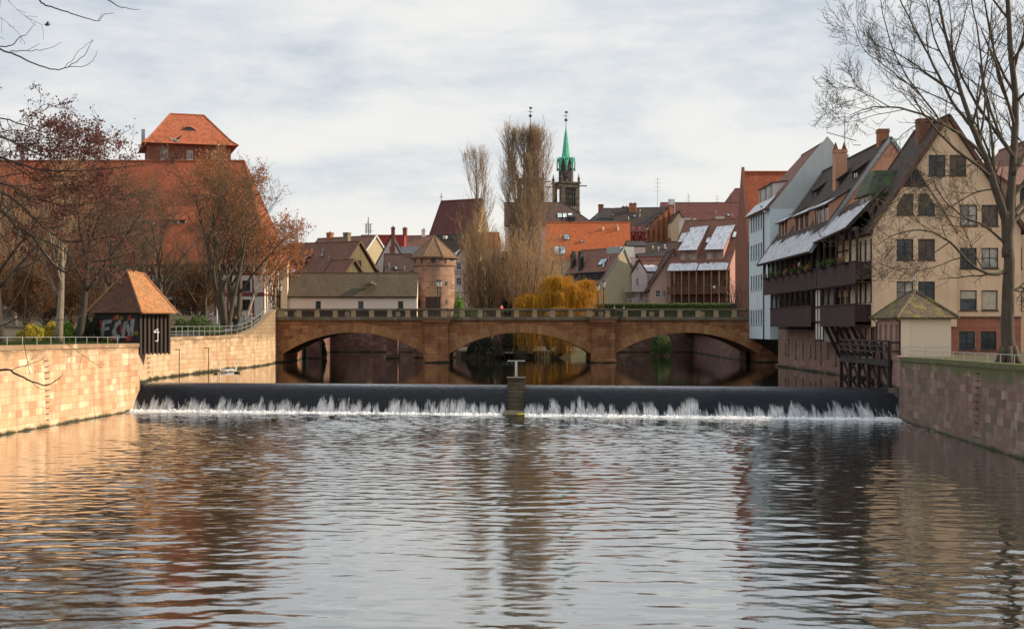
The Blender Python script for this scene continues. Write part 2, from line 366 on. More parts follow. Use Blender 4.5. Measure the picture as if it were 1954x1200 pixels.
# timber, metal, glass
wood('wood_dark',(.035,.02,.018),.15); wood('wood_gallery',(.055,.024,.026),.14,tone=.25); wood('wood_hut',(.045,.026,.018),.2,tone=.3)
wood('wood_green',(.14,.115,.05),.22,tone=.25); wood('wood_deck',(.035,.03,.027),.14,vert=False); wood('wood_brown',(.14,.065,.035),.15); wood('wood_light',(.30,.18,.10),.15)
plain('timber_red',(.17,.028,.02),.8); plain('timber_mauve',(.28,.235,.24),.85); plain('timber_black',(.03,.02,.018),.8)
plain('frame_white',(.62,.62,.6),.5); plain('frame_brown',(.07,.042,.03),.6); plain('frame_dark',(.03,.028,.027),.55); plain('frame_blue',(.34,.42,.48),.6)
plain('metal_rail',(.42,.43,.43),.4,.7,.1); plain('metal_dark',(.03,.03,.03),.5,.3); plain('metal_zinc',(.33,.36,.38),.45,.5); plain('iron_dark',(.02,.02,.02),.8); plain('metal_cap',(.16,.155,.15),.5,.3)
plain('lamp_glass',(.55,.58,.55),.2); plain('blind_cream',(.52,.46,.36),.8); plain('blind_white',(.6,.6,.58),.8)
plain('paint_white',(.75,.75,.73),.6,var=.5,sc=6); plain('paint_red',(.35,.025,.02),.6); plain('panel_red',(.30,.03,.025),.7); plain('paint_black',(.02,.018,.018),.8)
plain('copper_green',(.11,.50,.36),.75,0,.35,.8); plain('gold',(.6,.38,.08),.35,.9)
plain('paint_graffiti',(.33,.34,.35),.8,var=.65,sc=5); plain('paint_yellow',(.45,.42,.04),.8); plain('snow',(.76,.8,.85),.8)
plain('cloth_pink',(.75,.13,.13),.9); plain('cloth_black',(.018,.018,.02),.9); plain('cloth_brown',(.10,.05,.04),.9); plain('skin',(.48,.28,.2),.6); plain('hair',(.03,.02,.015),.8); plain('cloth_blue',(.05,.07,.13),.9)
plain('feather_white',(.78,.77,.74),.8); plain('feather_dark',(.03,.026,.022),.7); plain('feather_grey',(.22,.22,.24),.7); plain('beak',(.5,.2,.04),.6)
plain('stain_yellow',(.55,.50,.02),.9,var=.6,sc=4); plain('asphalt',(.10,.10,.105),.9); plain('blue_sign',(.05,.1,.3),.5)
glass('glass_dark'); glass('glass_sky',(.25,.32,.38),.04); glass('glass_brown',(.05,.035,.025)); glass('glass_skylight',(.42,.55,.58),.08); glass('glass_curtain',(.20,.19,.17),.1)
# vegetation
bark('bark_grey',(.085,.066,.044)); bark('bark_pale',(.20,.165,.12)); bark('bark_dark',(.045,.035,.027),0); bark('bark_mossy',(.075,.058,.042),1,mossc=(.09,.105,.02))
bark('bark_twig',(.125,.083,.048)); bark('bark_twig_red',(.135,.072,.036)); bark('bark_poplar',(.19,.135,.085)); bark('bark_foreground',(.045,.033,.026)); bark('bark_tan',(.36,.235,.125)); bark('bark_birch',(.45,.38,.3))
bark('bark_ivy',(.022,.02,.012)); bark('bark_poplar_twig',(.235,.16,.095))
leaf('leaf_alder',(.15,.034,.022),(.06,.022,.012)); leaf('leaf_dry',(.42,.16,.05),(.22,.085,.035)); leaf('leaf_willow',(.78,.43,.02),(.55,.29,.03),trans=.4); leaf('leaf_rust',(.45,.15,.04),(.27,.10,.03))
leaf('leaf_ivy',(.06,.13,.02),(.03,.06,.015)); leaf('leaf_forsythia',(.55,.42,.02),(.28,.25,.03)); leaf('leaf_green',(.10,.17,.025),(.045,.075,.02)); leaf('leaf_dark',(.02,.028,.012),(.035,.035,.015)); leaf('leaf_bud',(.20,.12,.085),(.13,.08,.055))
leaf('leaf_tan',(.33,.19,.08),(.2,.11,.05)); leaf('leaf_lime',(.22,.34,.03),(.14,.24,.03))
t=NT('snow_clean'); u=t.uv(); n=t.noise(t.mapping(u,(4,.8,1)),1,5,.7); t.col(t.mix(t.ramp(n,[(.50,0),(.64,.85)]),(.60,.64,.71),(.22,.13,.10))); t.rough(.7); t.bump(n,.4,.04)
t=NT('ground_soil'); o_=t.pos(); n=t.noise(o_,.25,8,.7); n2=t.noise(o_,3,5,.7)
v=t.ramp(n,[(.38,(.05,.06,.02)),(.5,(.07,.055,.03)),(.62,(.09,.06,.035))]); t.col(t.mix(t.math('MULTIPLY',n2,.5),v,(.05,.05,.025))); t.rough(.95); t.bump(n2,.7,.1)
t=NT('riverbed'); n=t.noise(t.pos(),.6,6,.7); t.col(t.ramp(n,[(.3,(.03,.028,.015)),(.7,(.07,.06,.035))])); t.rough(.9)
# lower river: long low ripples
def watermat(name,bs,st,base,ior,rgh,foam=False):
    t=NT(name); p=t.pos(); t.col(base); t.rough(rgh); t.b.inputs['IOR'].default_value=ior
    t.b.inputs['Specular IOR Level'].default_value=.5
    n1=t.noise(t.mapping(p,(.8*bs,2.2*bs,1)),1.0,4,.6,.3); n2=t.noise(t.mapping(p,(3*bs,7*bs,1)),1.0,3,.6)
    h=t.math('ADD',n1,t.math('MULTIPLY',n2,.25)); t.bump(h,st,.12)
    return t
watermat('water_upper',.8,.02,(.010,.011,.006),1.34,.02)
t=watermat('water_lower',1.2,.05,(.020,.022,.015),1.33,.0)
fr=t.n('ShaderNodeFresnel',inp={'IOR':1.33}); gl=t.n('ShaderNodeBsdfGlossy',inp={'Color':(.90,.905,.90,1),'Roughness':.0}); df=t.n('ShaderNodeBsdfDiffuse',inp={'Color':(.022,.024,.016,1)})
for q in (fr,gl,df): t.l(t.b.inputs['Normal'].links[0].from_socket,q.inputs['Normal'])
fc=t.math('MINIMUM',t.math('ADD',t.math('MULTIPLY',fr.outputs[0],.75),.40),1.)
mxs=t.n('ShaderNodeMixShader',inp={0:fc,1:df.outputs[0],2:gl.outputs[0]}); t.l(mxs.outputs[0],t.out.inputs[0])
# ------------------------------------------------------------------ camera, light, sky
cam_d=bpy.data.cameras.new('camera'); cam=bpy.data.objects.new('camera',cam_d); C.objects.link(cam)
cam.location=(0,0,CZ); cam.rotation_euler=(R(90),0,0); cam_d.sensor_width=36; cam_d.lens=F/1954*36; cam_d.shift_y=(HY-600)/1954
cam_d.clip_start=.5; cam_d.clip_end=6000; scene.camera=cam
SUN_EL,SUN_AZ=R(25),R(7)      # azimuth measured from +x towards +y
sd=Vector((math.cos(SUN_EL)*math.cos(SUN_AZ),math.cos(SUN_EL)*math.sin(SUN_AZ),math.sin(SUN_EL)))
sl=bpy.data.lights.new('sun','SUN'); sl.energy=5.0; sl.angle=R(.6); sl.color=(1,.80,.56)
so=bpy.data.objects.new('sun',sl); C.objects.link(so); so.rotation_euler=(-sd).to_track_quat('-Z','Y').to_euler(); so.location=(200,0,200)
w=bpy.data.worlds.new('World'); scene.world=w; w.use_nodes=True; nt=w.node_tree
for n in list(nt.nodes): nt.nodes.remove(n)
def wn(k,**kw):
    n=nt.nodes.new(k)
    for a,b in kw.pop('inp',{}).items():
        if isinstance(b,bpy.types.NodeSocket): nt.links.new(b,n.inputs[a])
        else: n.inputs[a].default_value=b
    for a,b in kw.items(): setattr(n,a,b)
    return n
sky=wn('ShaderNodeTexSky',sky_type='NISHITA',sun_disc=False,sun_elevation=SUN_EL,sun_rotation=math.pi/2-SUN_AZ,air_density=1.2,dust_density=1.5)
bg1=wn('ShaderNodeBackground',inp={'Color':sky.outputs[0],'Strength':.10})
tc=wn('ShaderNodeTexCoord')
mp=wn('ShaderNodeMapping',inp={'Vector':tc.outputs['Generated'],'Scale':(5.0,5.0,17),'Rotation':(0,R(-3),0),'Location':(2.3,0.4,.55)})
na=wn('ShaderNodeTexNoise',inp={'Vector':mp.outputs[0],'Scale':1.1,'Detail':7,'Roughness':.55,'Distortion':.25})
mp2=wn('ShaderNodeMapping',inp={'Vector':tc.outputs['Generated'],'Scale':(19,19,62),'Location':(1,5,3)})
nb=wn('ShaderNodeTexNoise',inp={'Vector':mp2.outputs[0],'Scale':1,'Detail':5,'Roughness':.6})
def mx(op,a,b):
    m=wn('ShaderNodeMath',operation=op)
    for i,v in enumerate((a,b)):
        if isinstance(v,bpy.types.NodeSocket): nt.links.new(v,m.inputs[i])
        else: m.inputs[i].default_value=v
    return m.outputs[0]
sepd=wn('ShaderNodeSeparateXYZ',inp={0:tc.outputs['Generated']})
f=mx('ADD',mx('ADD',mx('MULTIPLY',na.outputs[0],.72),mx('MULTIPLY',nb.outputs[0],.26)),0.)
elev=wn('ShaderNodeMapRange',inp={0:sepd.outputs[2],1:.02,2:.20,3:.15,4:-.01})
f=mx('ADD',f,elev.outputs[0])
rp=wn('ShaderNodeValToRGB'); nt.links.new(f,rp.inputs[0])
els=rp.color_ramp.elements; els[0].position=.36; els[0].color=(.55,.60,.67,1); els[1].position=.66; els[1].color=(.88,.86,.82,1)
for p,c in ((.43,(.66,.695,.74)),(.49,(.75,.765,.78)),(.56,(.84,.835,.82))):
    e=els.new(p); e.color=(*c,1)
zen=wn('ShaderNodeMapRange',inp={0:sepd.outputs[2],1:.24,2:.75,3:.98,4:1.12})
bg2=wn('ShaderNodeBackground',inp={'Color':rp.outputs[0],'Strength':zen.outputs[0]})
ms=wn('ShaderNodeMixShader',inp={0:.9,1:bg1.outputs[0],2:bg2.outputs[0]})
wo=wn('ShaderNodeOutputWorld',inp={0:ms.outputs[0]})
scene.view_settings.view_transform='Standard'; scene.view_settings.look='None'; scene.view_settings.exposure=.16; scene.view_settings.gamma=1
scene.render.engine='CYCLES'
# ------------------------------------------------------------------ terrain lines  (x, Y, z of wall top)
LW=[(-30,12,5.0),(-29.4,50,5.0),(-28.7,79,5.0),(-28.1,90,4.95),(-27.3,104,4.85)]
LU=[(-27.3,104,4.85),(-28.3,112,5.2),(-28.0,124,5.25),(-27.5,135,5.25),(-27.0,141,5.35),(-26.7,147,5.85),(-26.7,153,6.7),(-27.0,159,7.6),(-27.4,164.9,8.15)]
RW=[(21.5,12,4.5),(22.6,45,4.35),(23.4,65,4.3),(24.6,82,4.2),(25.3,92.6,4.1),(26.0,96,4.1),(26.3,103,4.1),(28.2,104,4.3)]
UP=1.95
def lerpline(L,Y):
    if Y<=L[0][1]: return L[0]
    for a,b in zip(L,L[1:]):
        if a[1]<=Y<=b[1]:
            t=(Y-a[1])/max(1e-6,b[1]-a[1]); return tuple(a[i]+(b[i]-a[i])*t for i in range(3))
    return L[-1]
def quay(line,zb,mat,name,label,cat,rev=False,th=.55,cap=True,capmat='parapet_stone'):
    root=thing(name,label,cat,(0,0,0)); mb=MB(); s=0; sg=-1 if rev else 1
    pts=[Vector((a[0],a[1])) for a in line]
    for i in range(len(line)-1):
        a,b=line[i],line[i+1]; L=(pts[i+1]-pts[i]).length; n=max(1,int(L/4))
        for k in range(n):
            t0,t1=k/n,(k+1)/n
            p=[a[j]+(b[j]-a[j])*t0 for j in range(3)]; q=[a[j]+(b[j]-a[j])*t1 for j in range(3)]
            u0,u1=s+L*t0,s+L*t1; bat=.15*sg   # slight batter
            A=(p[0]+bat,p[1],zb);B=(q[0]+bat,q[1],zb);Cc=(q[0],q[1],q[2]-.28);D=(p[0],p[1],p[2]-.28)
            uv=[(u0,zb),(u1,zb),(u1,q[2]-.28),(u0,p[2]-.28)]
            if rev: mb.face([B,A,D,Cc],0,[(-u1,zb),(-u0,zb),(-u0,p[2]-.28),(-u1,q[2]-.28)])
            else: mb.face([A,B,Cc,D],0,uv)
        s+=L
    mb.build('stone_face',[mat],root)
    cb=MB()
    for i in range(len(line)-1):
        a,b=Vector(line[i]),Vector(line[i+1])
        d=(b-a); d.z=0; nrm=Vector((d.y,-d.x,0)).normalized()*sg
        o=nrm*.08; k=-nrm*th
        q=[a+o,b+o,b+k,a+k]
        t=Vector((0,0,-.28))
        top=[p.copy() for p in q]
        if rev: top.reverse()
        cb.face(top); lo=[p+t for p in top]
        cb.face(list(reversed(lo)))
        for j in range(4): cb.face([lo[j],lo[(j+1)%4],top[(j+1)%4],top[j]])
    cb.build('coping',[capmat],root)
    return root
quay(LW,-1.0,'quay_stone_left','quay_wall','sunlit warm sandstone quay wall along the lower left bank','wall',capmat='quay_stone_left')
quay(LU,.5,'quay_stone_upper','quay_wall','sunlit sandstone quay wall rising in a curve to the bridge','wall',capmat='quay_stone_upper')
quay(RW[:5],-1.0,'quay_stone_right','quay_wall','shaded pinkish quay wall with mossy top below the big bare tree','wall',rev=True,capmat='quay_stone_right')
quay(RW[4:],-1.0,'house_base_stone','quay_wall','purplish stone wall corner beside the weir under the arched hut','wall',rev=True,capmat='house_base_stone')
# drainage rust stain stones + ladder rungs
def rungs(x,Y,z0,z1,lab,sg):
    r=thing('wall_ladder',lab,'ladder',(x,Y,0)); n=int((z1-z0)/.36)
    for i in range(n):
        m=MB(); z=z0+i*.36; m.tube([(0,-.22,z),(sg*.16,-.22,z),(sg*.16,.22,z),(0,.22,z)],.022,5); m.build('rung',['metal_dark'],r)
a=lerpline(LW,86.3); rungs(a[0],86.3,.4,4.7,'column of dark iron rungs set in the sunlit left quay wall',1)
a=lerpline(RW,73); rungs(a[0]-.02,73,.4,4.0,'column of dark iron rungs set in the shaded right quay wall',-1)
a=lerpline(LU,108.5); rungs(a[0]+.05,108.5,2.6,4.6,'short column of iron rungs beneath the plank sluice hut',1)
# ------------------------------------------------------------------ ground (one sheet, both banks and all beyond)
g=MB()
def gz_left(Y): 
    z=lerpline(LW+LU[1:],Y)[2]-.08
    return min(z,7.1) if Y<166 else 7.1
Ys=[-60,0,12,30,50,65,79,90,97,104,112,124,135,141,147,153,159,165,177,200,236]
FULL=LW+LU[1:]
for a,b in zip(Ys,Ys[1:]):
    for (o0,o1) in ((.4,6),(6,20),(20,60),(60,400),(400,3000)):
        pa,pb=lerpline(FULL,a),lerpline(FULL,b); za,zb_=gz_left(a),gz_left(b)
        h=lambda z,o: z+min(.6,o*.02)+(.9 if o>=20 and z<7 else 0)
        g.face([(pa[0]-o1,a,h(za,o1)),(pa[0]-o0,a,h(za,o0)),(pb[0]-o0,b,h(zb_,o0)),(pb[0]-o1,b,h(zb_,o1))])
        ra,rb=lerpline(RW,a),lerpline(RW,b); z1=4.0 if a<118 else 5.2; z2=4.0 if b<118 else 5.2
        g.face([(ra[0]+o0,a,z1),(ra[0]+o1,a,z1),(rb[0]+o1,b,z2),(rb[0]+o0,b,z2)])
xs=[-3000,-400,-60,-28,28,60,400,3000]
for yy in ((236,420),(420,1200),(1200,5000)):
    for x0,x1 in zip(xs,xs[1:]): g.face([(x0,yy[0],7.0),(x1,yy[0],7.0),(x1,yy[1],7.0),(x0,yy[1],7.0)])
struct(g.build('ground',['ground_soil']))
b=MB(); b.face([(-45,-60,-1.6),(45,-60,-1.6),(45,245,-1.6),(-45,245,-1.6)]); struct(b.build('riverbed',['riverbed']))
# path on the left bank climbing to the bridge
pb_=MB()
PT=[(-29.3,126,5.3),(-28.9,135,5.36),(-28.4,141,5.5),(-28.2,147,6.0),(-28.2,153,6.75),(-28.5,159,7.15),(-28.9,166,7.3)]
for a,b in zip(PT,PT[1:]): pb_.face([(a[0]-5.5,a[1],a[2]+.08),(a[0],a[1],a[2]),(b[0],b[1],b[2]),(b[0]-5.5,b[1],b[2]+.08)])
struct(pb_.build('footpath',['asphalt']))
# ------------------------------------------------------------------ water
def grid(name,x0,x1,y0,y1,dx,dy,zf,mat,smooth=True):
    nx=int((x1-x0)/dx)+1; ny=int((y1-y0)/dy)+1
    xx,yy=np.meshgrid(np.linspace(x0,x1,nx),np.linspace(y0,y1,ny)); zz=zf(xx,yy)
    V=np.stack([xx,yy,zz],-1).reshape(-1,3).astype(np.float32)
    i=(np.arange(ny-1)[:,None]*nx+np.arange(nx-1)[None,:]).ravel()
    Fc=np.stack([i,i+1,i+nx+1,i+nx],1).astype(np.int32)
    me=bpy.data.meshes.new(name); me.vertices.add(len(V)); me.vertices.foreach_set('co',V.ravel())
    me.loops.add(Fc.size); me.loops.foreach_set('vertex_index',Fc.ravel()); me.polygons.add(len(Fc))
    me.polygons.foreach_set('loop_start',np.arange(0,Fc.size,4,dtype=np.int32)); me.polygons.foreach_set('use_smooth',np.ones(len(Fc),dtype=bool))
    me.update(calc_edges=True); me.materials.append(MATS[mat]); o=bpy.data.objects.new(name,me); C.objects.link(o); return o
rs=np.random.RandomState(4)
WV=[]
for k in range(72):
    lam=.34*(5.0**rs.rand()); th=rs.normal(0,.68); kx,ky=math.sin(th)*2*math.pi/lam,math.cos(th)*2*math.pi/lam
    WV.append((kx,ky,rs.rand()*6.28,lam))
def waves(x,y):
    z=np.zeros_like(x)
    # patchy wind: calmer close to the walls, rougher in midstream and below the weir
    env=.72+.28*np.sin(x*.21+1.3*np.sin(y*.13))*np.cos(y*.17+.8*np.sin(x*.17))
    near=np.clip((y-20)/60,0,1); env=env*(.55+.75*near)
    edge=np.clip((29-np.abs(x+1.5))/16,.35,1); env=env*edge
    for kx,ky,ph,lam in WV:
        s=.0078*(lam/1.0)**.0      # slope per component
        z+=s*lam/(2*math.pi)*np.sin(kx*x+ky*y+ph+.9*np.sin(.11*x+.07*y+ph))*env*1.0
    return z*1.35
wl=grid('river_water',-31,28,18,103,.10,.085,waves,'water_lower'); struct(wl)
nw=MB(); nw.face([(-45,-60,0),(45,-60,0),(45,18,0),(-45,18,0)]); struct(nw.build('river_water',['water_lower']))
WA=Vector((-28.3,105.5,0)); WB=Vector((26.4,95.5,0)); wd=(WB-WA).normalized(); wn_=Vector((wd.y,-wd.x,0))  # downstream
wn_=Vector((0,-1,0))
u_=MB(); e=.7
u_.face([WA-wn_*e-wd*3+Vector((0,0,UP)),WB-wn_*e+wd*5+Vector((0,0,UP)),(34,245,UP),(-34,245,UP)]); struct(u_.build('river_water',['water_upper']))
# ------------------------------------------------------------------ the weir
t=NT('weir_water'); u=t.uv(); sep=t.n('ShaderNodeSeparateXYZ',inp={0:u})
nA=t.noise(t.mapping(u,(.55,.05,1)),1,3,.6); nB=t.ramp(t.noise(t.mapping(u,(1.5,.2,1)),1,4,.65),[(.42,0),(.55,1)]); nC=t.noise(t.mapping(u,(7,1.5,1)),1,3,.6); nD=t.noise(t.mapping(u,(15,.9,1)),1,4,.75)
hgt=t.math('ADD',t.math('ADD',t.math('MULTIPLY',nA,3.4),t.math('MULTIPLY',nB,.95)),t.math('MULTIPLY',nC,.7))
lvl=t.math('SUBTRACT',t.math('SUBTRACT',hgt,1.27),sep.outputs[1])
msk=t.math('MULTIPLY',t.ramp(lvl,[(.0,0),(.25,.28),(.65,.75),(1.1,1)]),t.ramp(nD,[(.34,.25),(.62,1)]))
t.col(t.mix(t.math('MULTIPLY',msk,.85),t.mix(t.noise(t.mapping(u,(1.3,3.5,1)),1,5,.7),(.004,.006,.009),(.026,.030,.038)),(.74,.78,.82))); t.rough(t.mix(msk,(.07,)*3,(.8,)*3))
t.b.inputs['IOR'].default_value=1.33; t.b.inputs['Specular IOR Level'].default_value=.14
hb=t.noise(t.mapping(u,(5,.9,1)),1,5,.7); hb2=t.noise(t.mapping(u,(1.6,9,1)),1,4,.65)
t.bump(t.math('ADD',hb,t.math('MULTIPLY',hb2,.6)),.75,.07)
prof=[(-.7,UP),(-.35,UP-.003),(0,UP-.02),(.3,UP-.06),(.6,UP-.13),(1.0,UP-.28),(1.4,UP-.5),(1.8,UP-.78),(2.2,UP-1.1),(2.6,UP-1.45),(3.0,UP-1.8),(3.3,-.1)]
fr=t.n('ShaderNodeFresnel',inp={'IOR':1.33}); gl=t.n('ShaderNodeBsdfGlossy',inp={'Color':(.90,.93,.98,1),'Roughness':.06}); df=t.n('ShaderNodeBsdfDiffuse',inp={'Roughness':.5})
t.l(t.b.inputs['Base Color'].links[0].from_socket,df.inputs['Color'])
for q in (fr,gl,df): t.l(t.b.inputs['Normal'].links[0].from_socket,q.inputs['Normal'])
fc=t.math('MULTIPLY',t.ramp(fr.outputs[0],[(.0,0),(.12,.035),(.25,.14),(.5,.85)]),t.math('SUBTRACT',1.,msk))
mxs=t.n('ShaderNodeMixShader',inp={0:fc,1:df.outputs[0],2:gl.outputs[0]}); t.l(mxs.outputs[0],t.out.inputs[0])
arc=[0]
for a,b in zip(prof,prof[1:]): arc.append(arc[-1]+math.hypot(b[0]-a[0],b[1]-a[1]))
LT=(WB-WA).length
def weirpart(s0,s1):
    mb=MB(); n=max(2,int((s1-s0)/.25)); idx=[]
    for i in range(n+1):
        s=s0+(s1-s0)*i/n; row=[]
        for k,(o,z) in enumerate(prof):
            j=.05*mnoise.noise(Vector((s*1.3,k*.25,0)))*min(1,k/4)
            p=WA+wd*s+wn_*(o+j)+Vector((0,0,z)); row.append(mb.vert(p))
        idx.append(row)
    for i in range(n):
        a,b=s0+(s1-s0)*i/n,s0+(s1-s0)*(i+1)/n
        for k in range(len(prof)-1):
            v0,v1=arc[-1]-arc[k],arc[-1]-arc[k+1]
            mb.fi([idx[i][k+1],idx[i+1][k+1],idx[i+1][k],idx[i][k]],0,[(a,v1),(b,v1),(b,v0),(a,v0)])
    return mb
sp=(X(985,100)-WA.x)/wd.x
struct(weirpart(-.5,sp-.55).build('weir_water',['weir_water'],smooth=True))
struct(weirpart(sp+.55,LT+.6).build('weir_water',['weir_water'],smooth=True))
# foam at the foot
t=NT('foam'); p_=t.pos(); n=t.noise(p_,2.2,8,.75); t.col(t.mix(t.ramp(n,[(.3,0),(.5,1)]),(.36,.41,.45),(.74,.77,.80))); t.rough(.85); t.bump(n,.9,.15)
fm=MB(); rr=random.Random(5); n=700
for i in range(n):
    a=-1+(LT+2.2)*i/n; b=-1+(LT+2.2)*(i+1)/n
    def row(s):
        wv=.95+.5*mnoise.noise(Vector((s*.22,0,3)))+.35*mnoise.noise(Vector((s*1.6,0,1)))
        if s<6: wv+=.12*(6-s)
        if s>LT-9: wv+=.12*(s-LT+9)
        out=[]
        for k in range(8):
            q=k/7; off=2.75+q*wv; z=.15*math.sin(math.pi*min(1,q*1.25+.1))*(.75+.8*mnoise.noise(Vector((s*5.5,q*4,7)))+.5*mnoise.noise(Vector((s*1.7,q*2,3))))+.015 if q<.99 else -.03
            out.append(WA+wd*s+wn_*off+Vector((0,0,max(-.03,z))))
        return out
    A,B=row(a),row(b)
    if abs((a+b)/2-sp)<.55: continue
    for k in range(7): fm.face([A[k+1],B[k+1],B[k],A[k]])
for i in range(14000):   # flecks and bubbles drifting away from the foot
    s=rr.uniform(0,LT); d=3.4+abs(rr.gauss(0,1))*(2.2 if i%2 else 6.5); 
    if mnoise.noise(Vector((s*.35,d*.5,2)))<-.05: continue
    p=WA+wd*s+wn_*d; r=rr.uniform(.012,.045); m=rr.uniform(1,3.5)
    if abs(s-sp)<.8: continue
    z=float(waves(np.array([p.x]),np.array([p.y]))[0])+.012
    fm.face([(p.x-r*m,p.y-r,z),(p.x+r*m,p.y-r,z),(p.x+r*m*.7,p.y+r,z),(p.x-r*m*.7,p.y+r,z)])
stuff(fm.build('foam',['foam'],smooth=False),'white churning foam along the foot of the weir','foam')
# splashing spray standing on the lower face
sm=MB()
for i in range(40):
    s=rr.uniform(0,LT); 
    if abs(s-sp)<.6: continue
    q=abs(rr.gauss(0,.5)); lo=WA+wd*s+wn_*(3.25-q*.35)+Vector((0,0,.05+q*.45)); w_=rr.uniform(.012,.035); h_=rr.uniform(.06,.28)*(1+.8*mnoise.noise(Vector((s*.8,0,0))))
    f2=wn_*.08
    sm.face([lo-wd*w_+f2,lo+wd*w_+f2,lo+wd*w_*.3+Vector((0,0,h_))+f2*.8,lo-wd*w_*.3+Vector((0,0,h_))+f2*.8])
stuff(sm.build('water_spray',['foam']),'white spray jumping up the lower face of the weir','spray')
# stepped divider pier in the middle of the weir
pr=thing('weir_divider','narrow stepped stone pier splitting the weir in two','weir pier',(WA+wd*sp)[:],0)
m=MB(); N=9; st_=[]
for k in range(N):
    z1=2.42-k*.27; y0=.9-k*.0
    fr=-.35-k*.30
    m.box((-.60-.006*k,fr-.02*(k%2),z1-.27),(.60+.006*k,1.3-.01*k,z1-.015-.004*(k%3)))
m.box((-.66,-.55,2.42),(.66,1.35,2.5)); m.build('pier_steps',['weir_stone'],pr)
m=MB(); m.extrude([(-.95,-3.9,.12),(.55,-3.9,.12),(.62,-2.4,.36),(-.72,-2.4,.36)],(0,0,-.9)); m.build('foot_slab',['weir_stone'],pr)
m=MB()
rr=random.Random(2)
for i in range(60):
    x=rr.uniform(.05,.5); y=-3.93+rr.uniform(-.03,.5); z=(.14 if y>-3.9 else rr.uniform(-.1,.12)); r=rr.uniform(.04,.12); m.lathe((x,y,z-.03),[(r,0),(r*.7,r*.5),(.01,r*.7)],6)
m.build('moss_patch',['stain_yellow'],pr)
m=MB(); m.box((-.09,.2,2.5),(.09,.34,3.62)); m.box((-.62,.16,3.62),(.62,.40,3.68)); m.build('sign_post',['metal_rail'],pr)
# dark rough boulder apron at the left end of the weir and at the right end
for (s0,s1,lab) in ((-.6,1.9,'mossy stone apron at the left end of the weir'),(LT-2.0,LT+.9,'dark wet stone apron at the right end of the weir')):
    ap=MB(); rows=[]
    n=14
    for i in range(n+1):
        s=s0+(s1-s0)*i/n; row=[]
        side=(1-i/n) if s0<5 else i/n
        for k,(o,z) in enumerate(prof[2:]):
            nz=mnoise.noise(Vector((s*1.2,k*.5,4)))
            row.append(WA+wd*s+wn_*(o-.1+.2*side)+Vector((0,0,z+(.34*side-.12)+.12*nz)))
        rows.append(row)
    for i in range(n):
        for k in range(len(rows[0])-1): ap.face([rows[i][k+1],rows[i+1][k+1],rows[i+1][k],rows[i][k]])
    tag(ap.build('stone_apron',['weir_stone']),lab,'stone apron')
# ------------------------------------------------------------------ the bridge
BY=165.0; BD=12.0; DECK=6.97
br=thing('stone_bridge','three arched sandstone road bridge with pierced parapet across the river','bridge',(0,BY,0))
ARC=[(X(540,BY),X(809,BY)),(X(857,BY),X(1128,BY)),(X(1173,BY),X(1447,BY))]
ZS,ZC=2.95,5.42
def arcz(x):
    for a,b in ARC:
        if a<x<b:
            h=(b-a)/2; r=(h*h+(ZC-ZS)**2)/(2*(ZC-ZS)); return ZC-r+math.sqrt(max(0,r*r-(x-(a+b)/2)**2))
    return None
x0,x1=-27.9,31.0
xs=sorted(set([x0,x1]+[a for q in ARC for a in q]+[q[0]+(q[1]-q[0])*k/40 for q in ARC for k in range(41)]))
m=MB()
for yy,flip in ((0,False),(BD,True)):
    m=MB()
    for a,b in zip(xs,xs[1:]):
        mid=arcz((a+b)/2); za=arcz(a) if mid else 1.2; zb2=arcz(b) if mid else 1.2
        za=za or ZS; zb2=zb2 or ZS
        if not mid: za=zb2=1.2
        q=[(a,yy,za),(b,yy,zb2),(b,yy,DECK),(a,yy,DECK)]
        if flip: q.reverse()
        m.face(q)
    m.build('spandrel_wall',['bridge_stone'],br)
for (a,b) in ARC:
    h=(b-a)/2; r=(h*h+(ZC-ZS)**2)/(2*(ZC-ZS)); cx=(a+b)/2; cz=ZC-r; t0=math.asin(h/r); n=44
    m=MB(); dep=1.15; pr_=.05
    for k in range(n):
        A0=-t0+2*t0*k/n; A1=-t0+2*t0*(k+1)/n
        jit=.14*((k*7)%5)/4
        p=lambda an,rad,y:(cx+math.sin(an)*rad,y,cz+math.cos(an)*rad)
        ro=r+dep-jit
        m.face([p(A0,r,-pr_),p(A1,r,-pr_),p(A1,ro,-pr_),p(A0,ro,-pr_)],0,[(0,A0*r),(0,A1*r),(dep,A1*r),(dep,A0*r)])
        m.face([p(A0,ro,-pr_),p(A1,ro,-pr_),p(A1,ro,0),p(A0,ro,0)])
        m.face([p(A1,r,-pr_),p(A0,r,-pr_),p(A0,r,BD),p(A1,r,BD)],1,[(A1*r,0),(A0*r,0),(A0*r,BD),(A1*r,BD)])
    m.face([(a,0,ZS),(a,0,1.2),(a,BD,1.2),(a,BD,ZS)],1); m.face([(b,0,1.2),(b,0,ZS),(b,BD,ZS),(b,BD,1.2)],1)
    m.build('arch',['arch_stone','bridge_stone'],br)
for px0,px1 in ((811,855),(1129,1172)):
    a,b=X(px0,BY),X(px1,BY); c=(a+b)/2; w2=(b-a)/2
    m=MB()
    m.box((c-w2,-.75,1.2),(c+w2,-.002,6.2)); 
    for k,(e_,z0,z1) in enumerate(((.08,6.2,6.32),(.0,6.32,6.5),(.14,6.5,6.62),(.22,6.62,DECK+.02))): m.box((c-w2-e_,-.75-e_,z0),(c+w2+e_,-.003,z1))
    m.box((c-w2-.10,-.95,1.2),(c+w2+.10,-.02,3.15)); m.box((c-w2-.02,-.87,3.15),(c+w2+.02,-.02,3.3)); m.box((c-w2-.2,-1.1,1.2),(c+w2+.2,-.03,2.28))
    m.build('pier',['bridge_stone'],br)
m=MB(); m.box((x0,-.30,DECK),(x1,.35,DECK+.17)); m.box((x0,-.22,DECK-.14),(x1,-.004,DECK)); m.box((x0,-.24,DECK+.17),(x1,.30,DECK+.25))
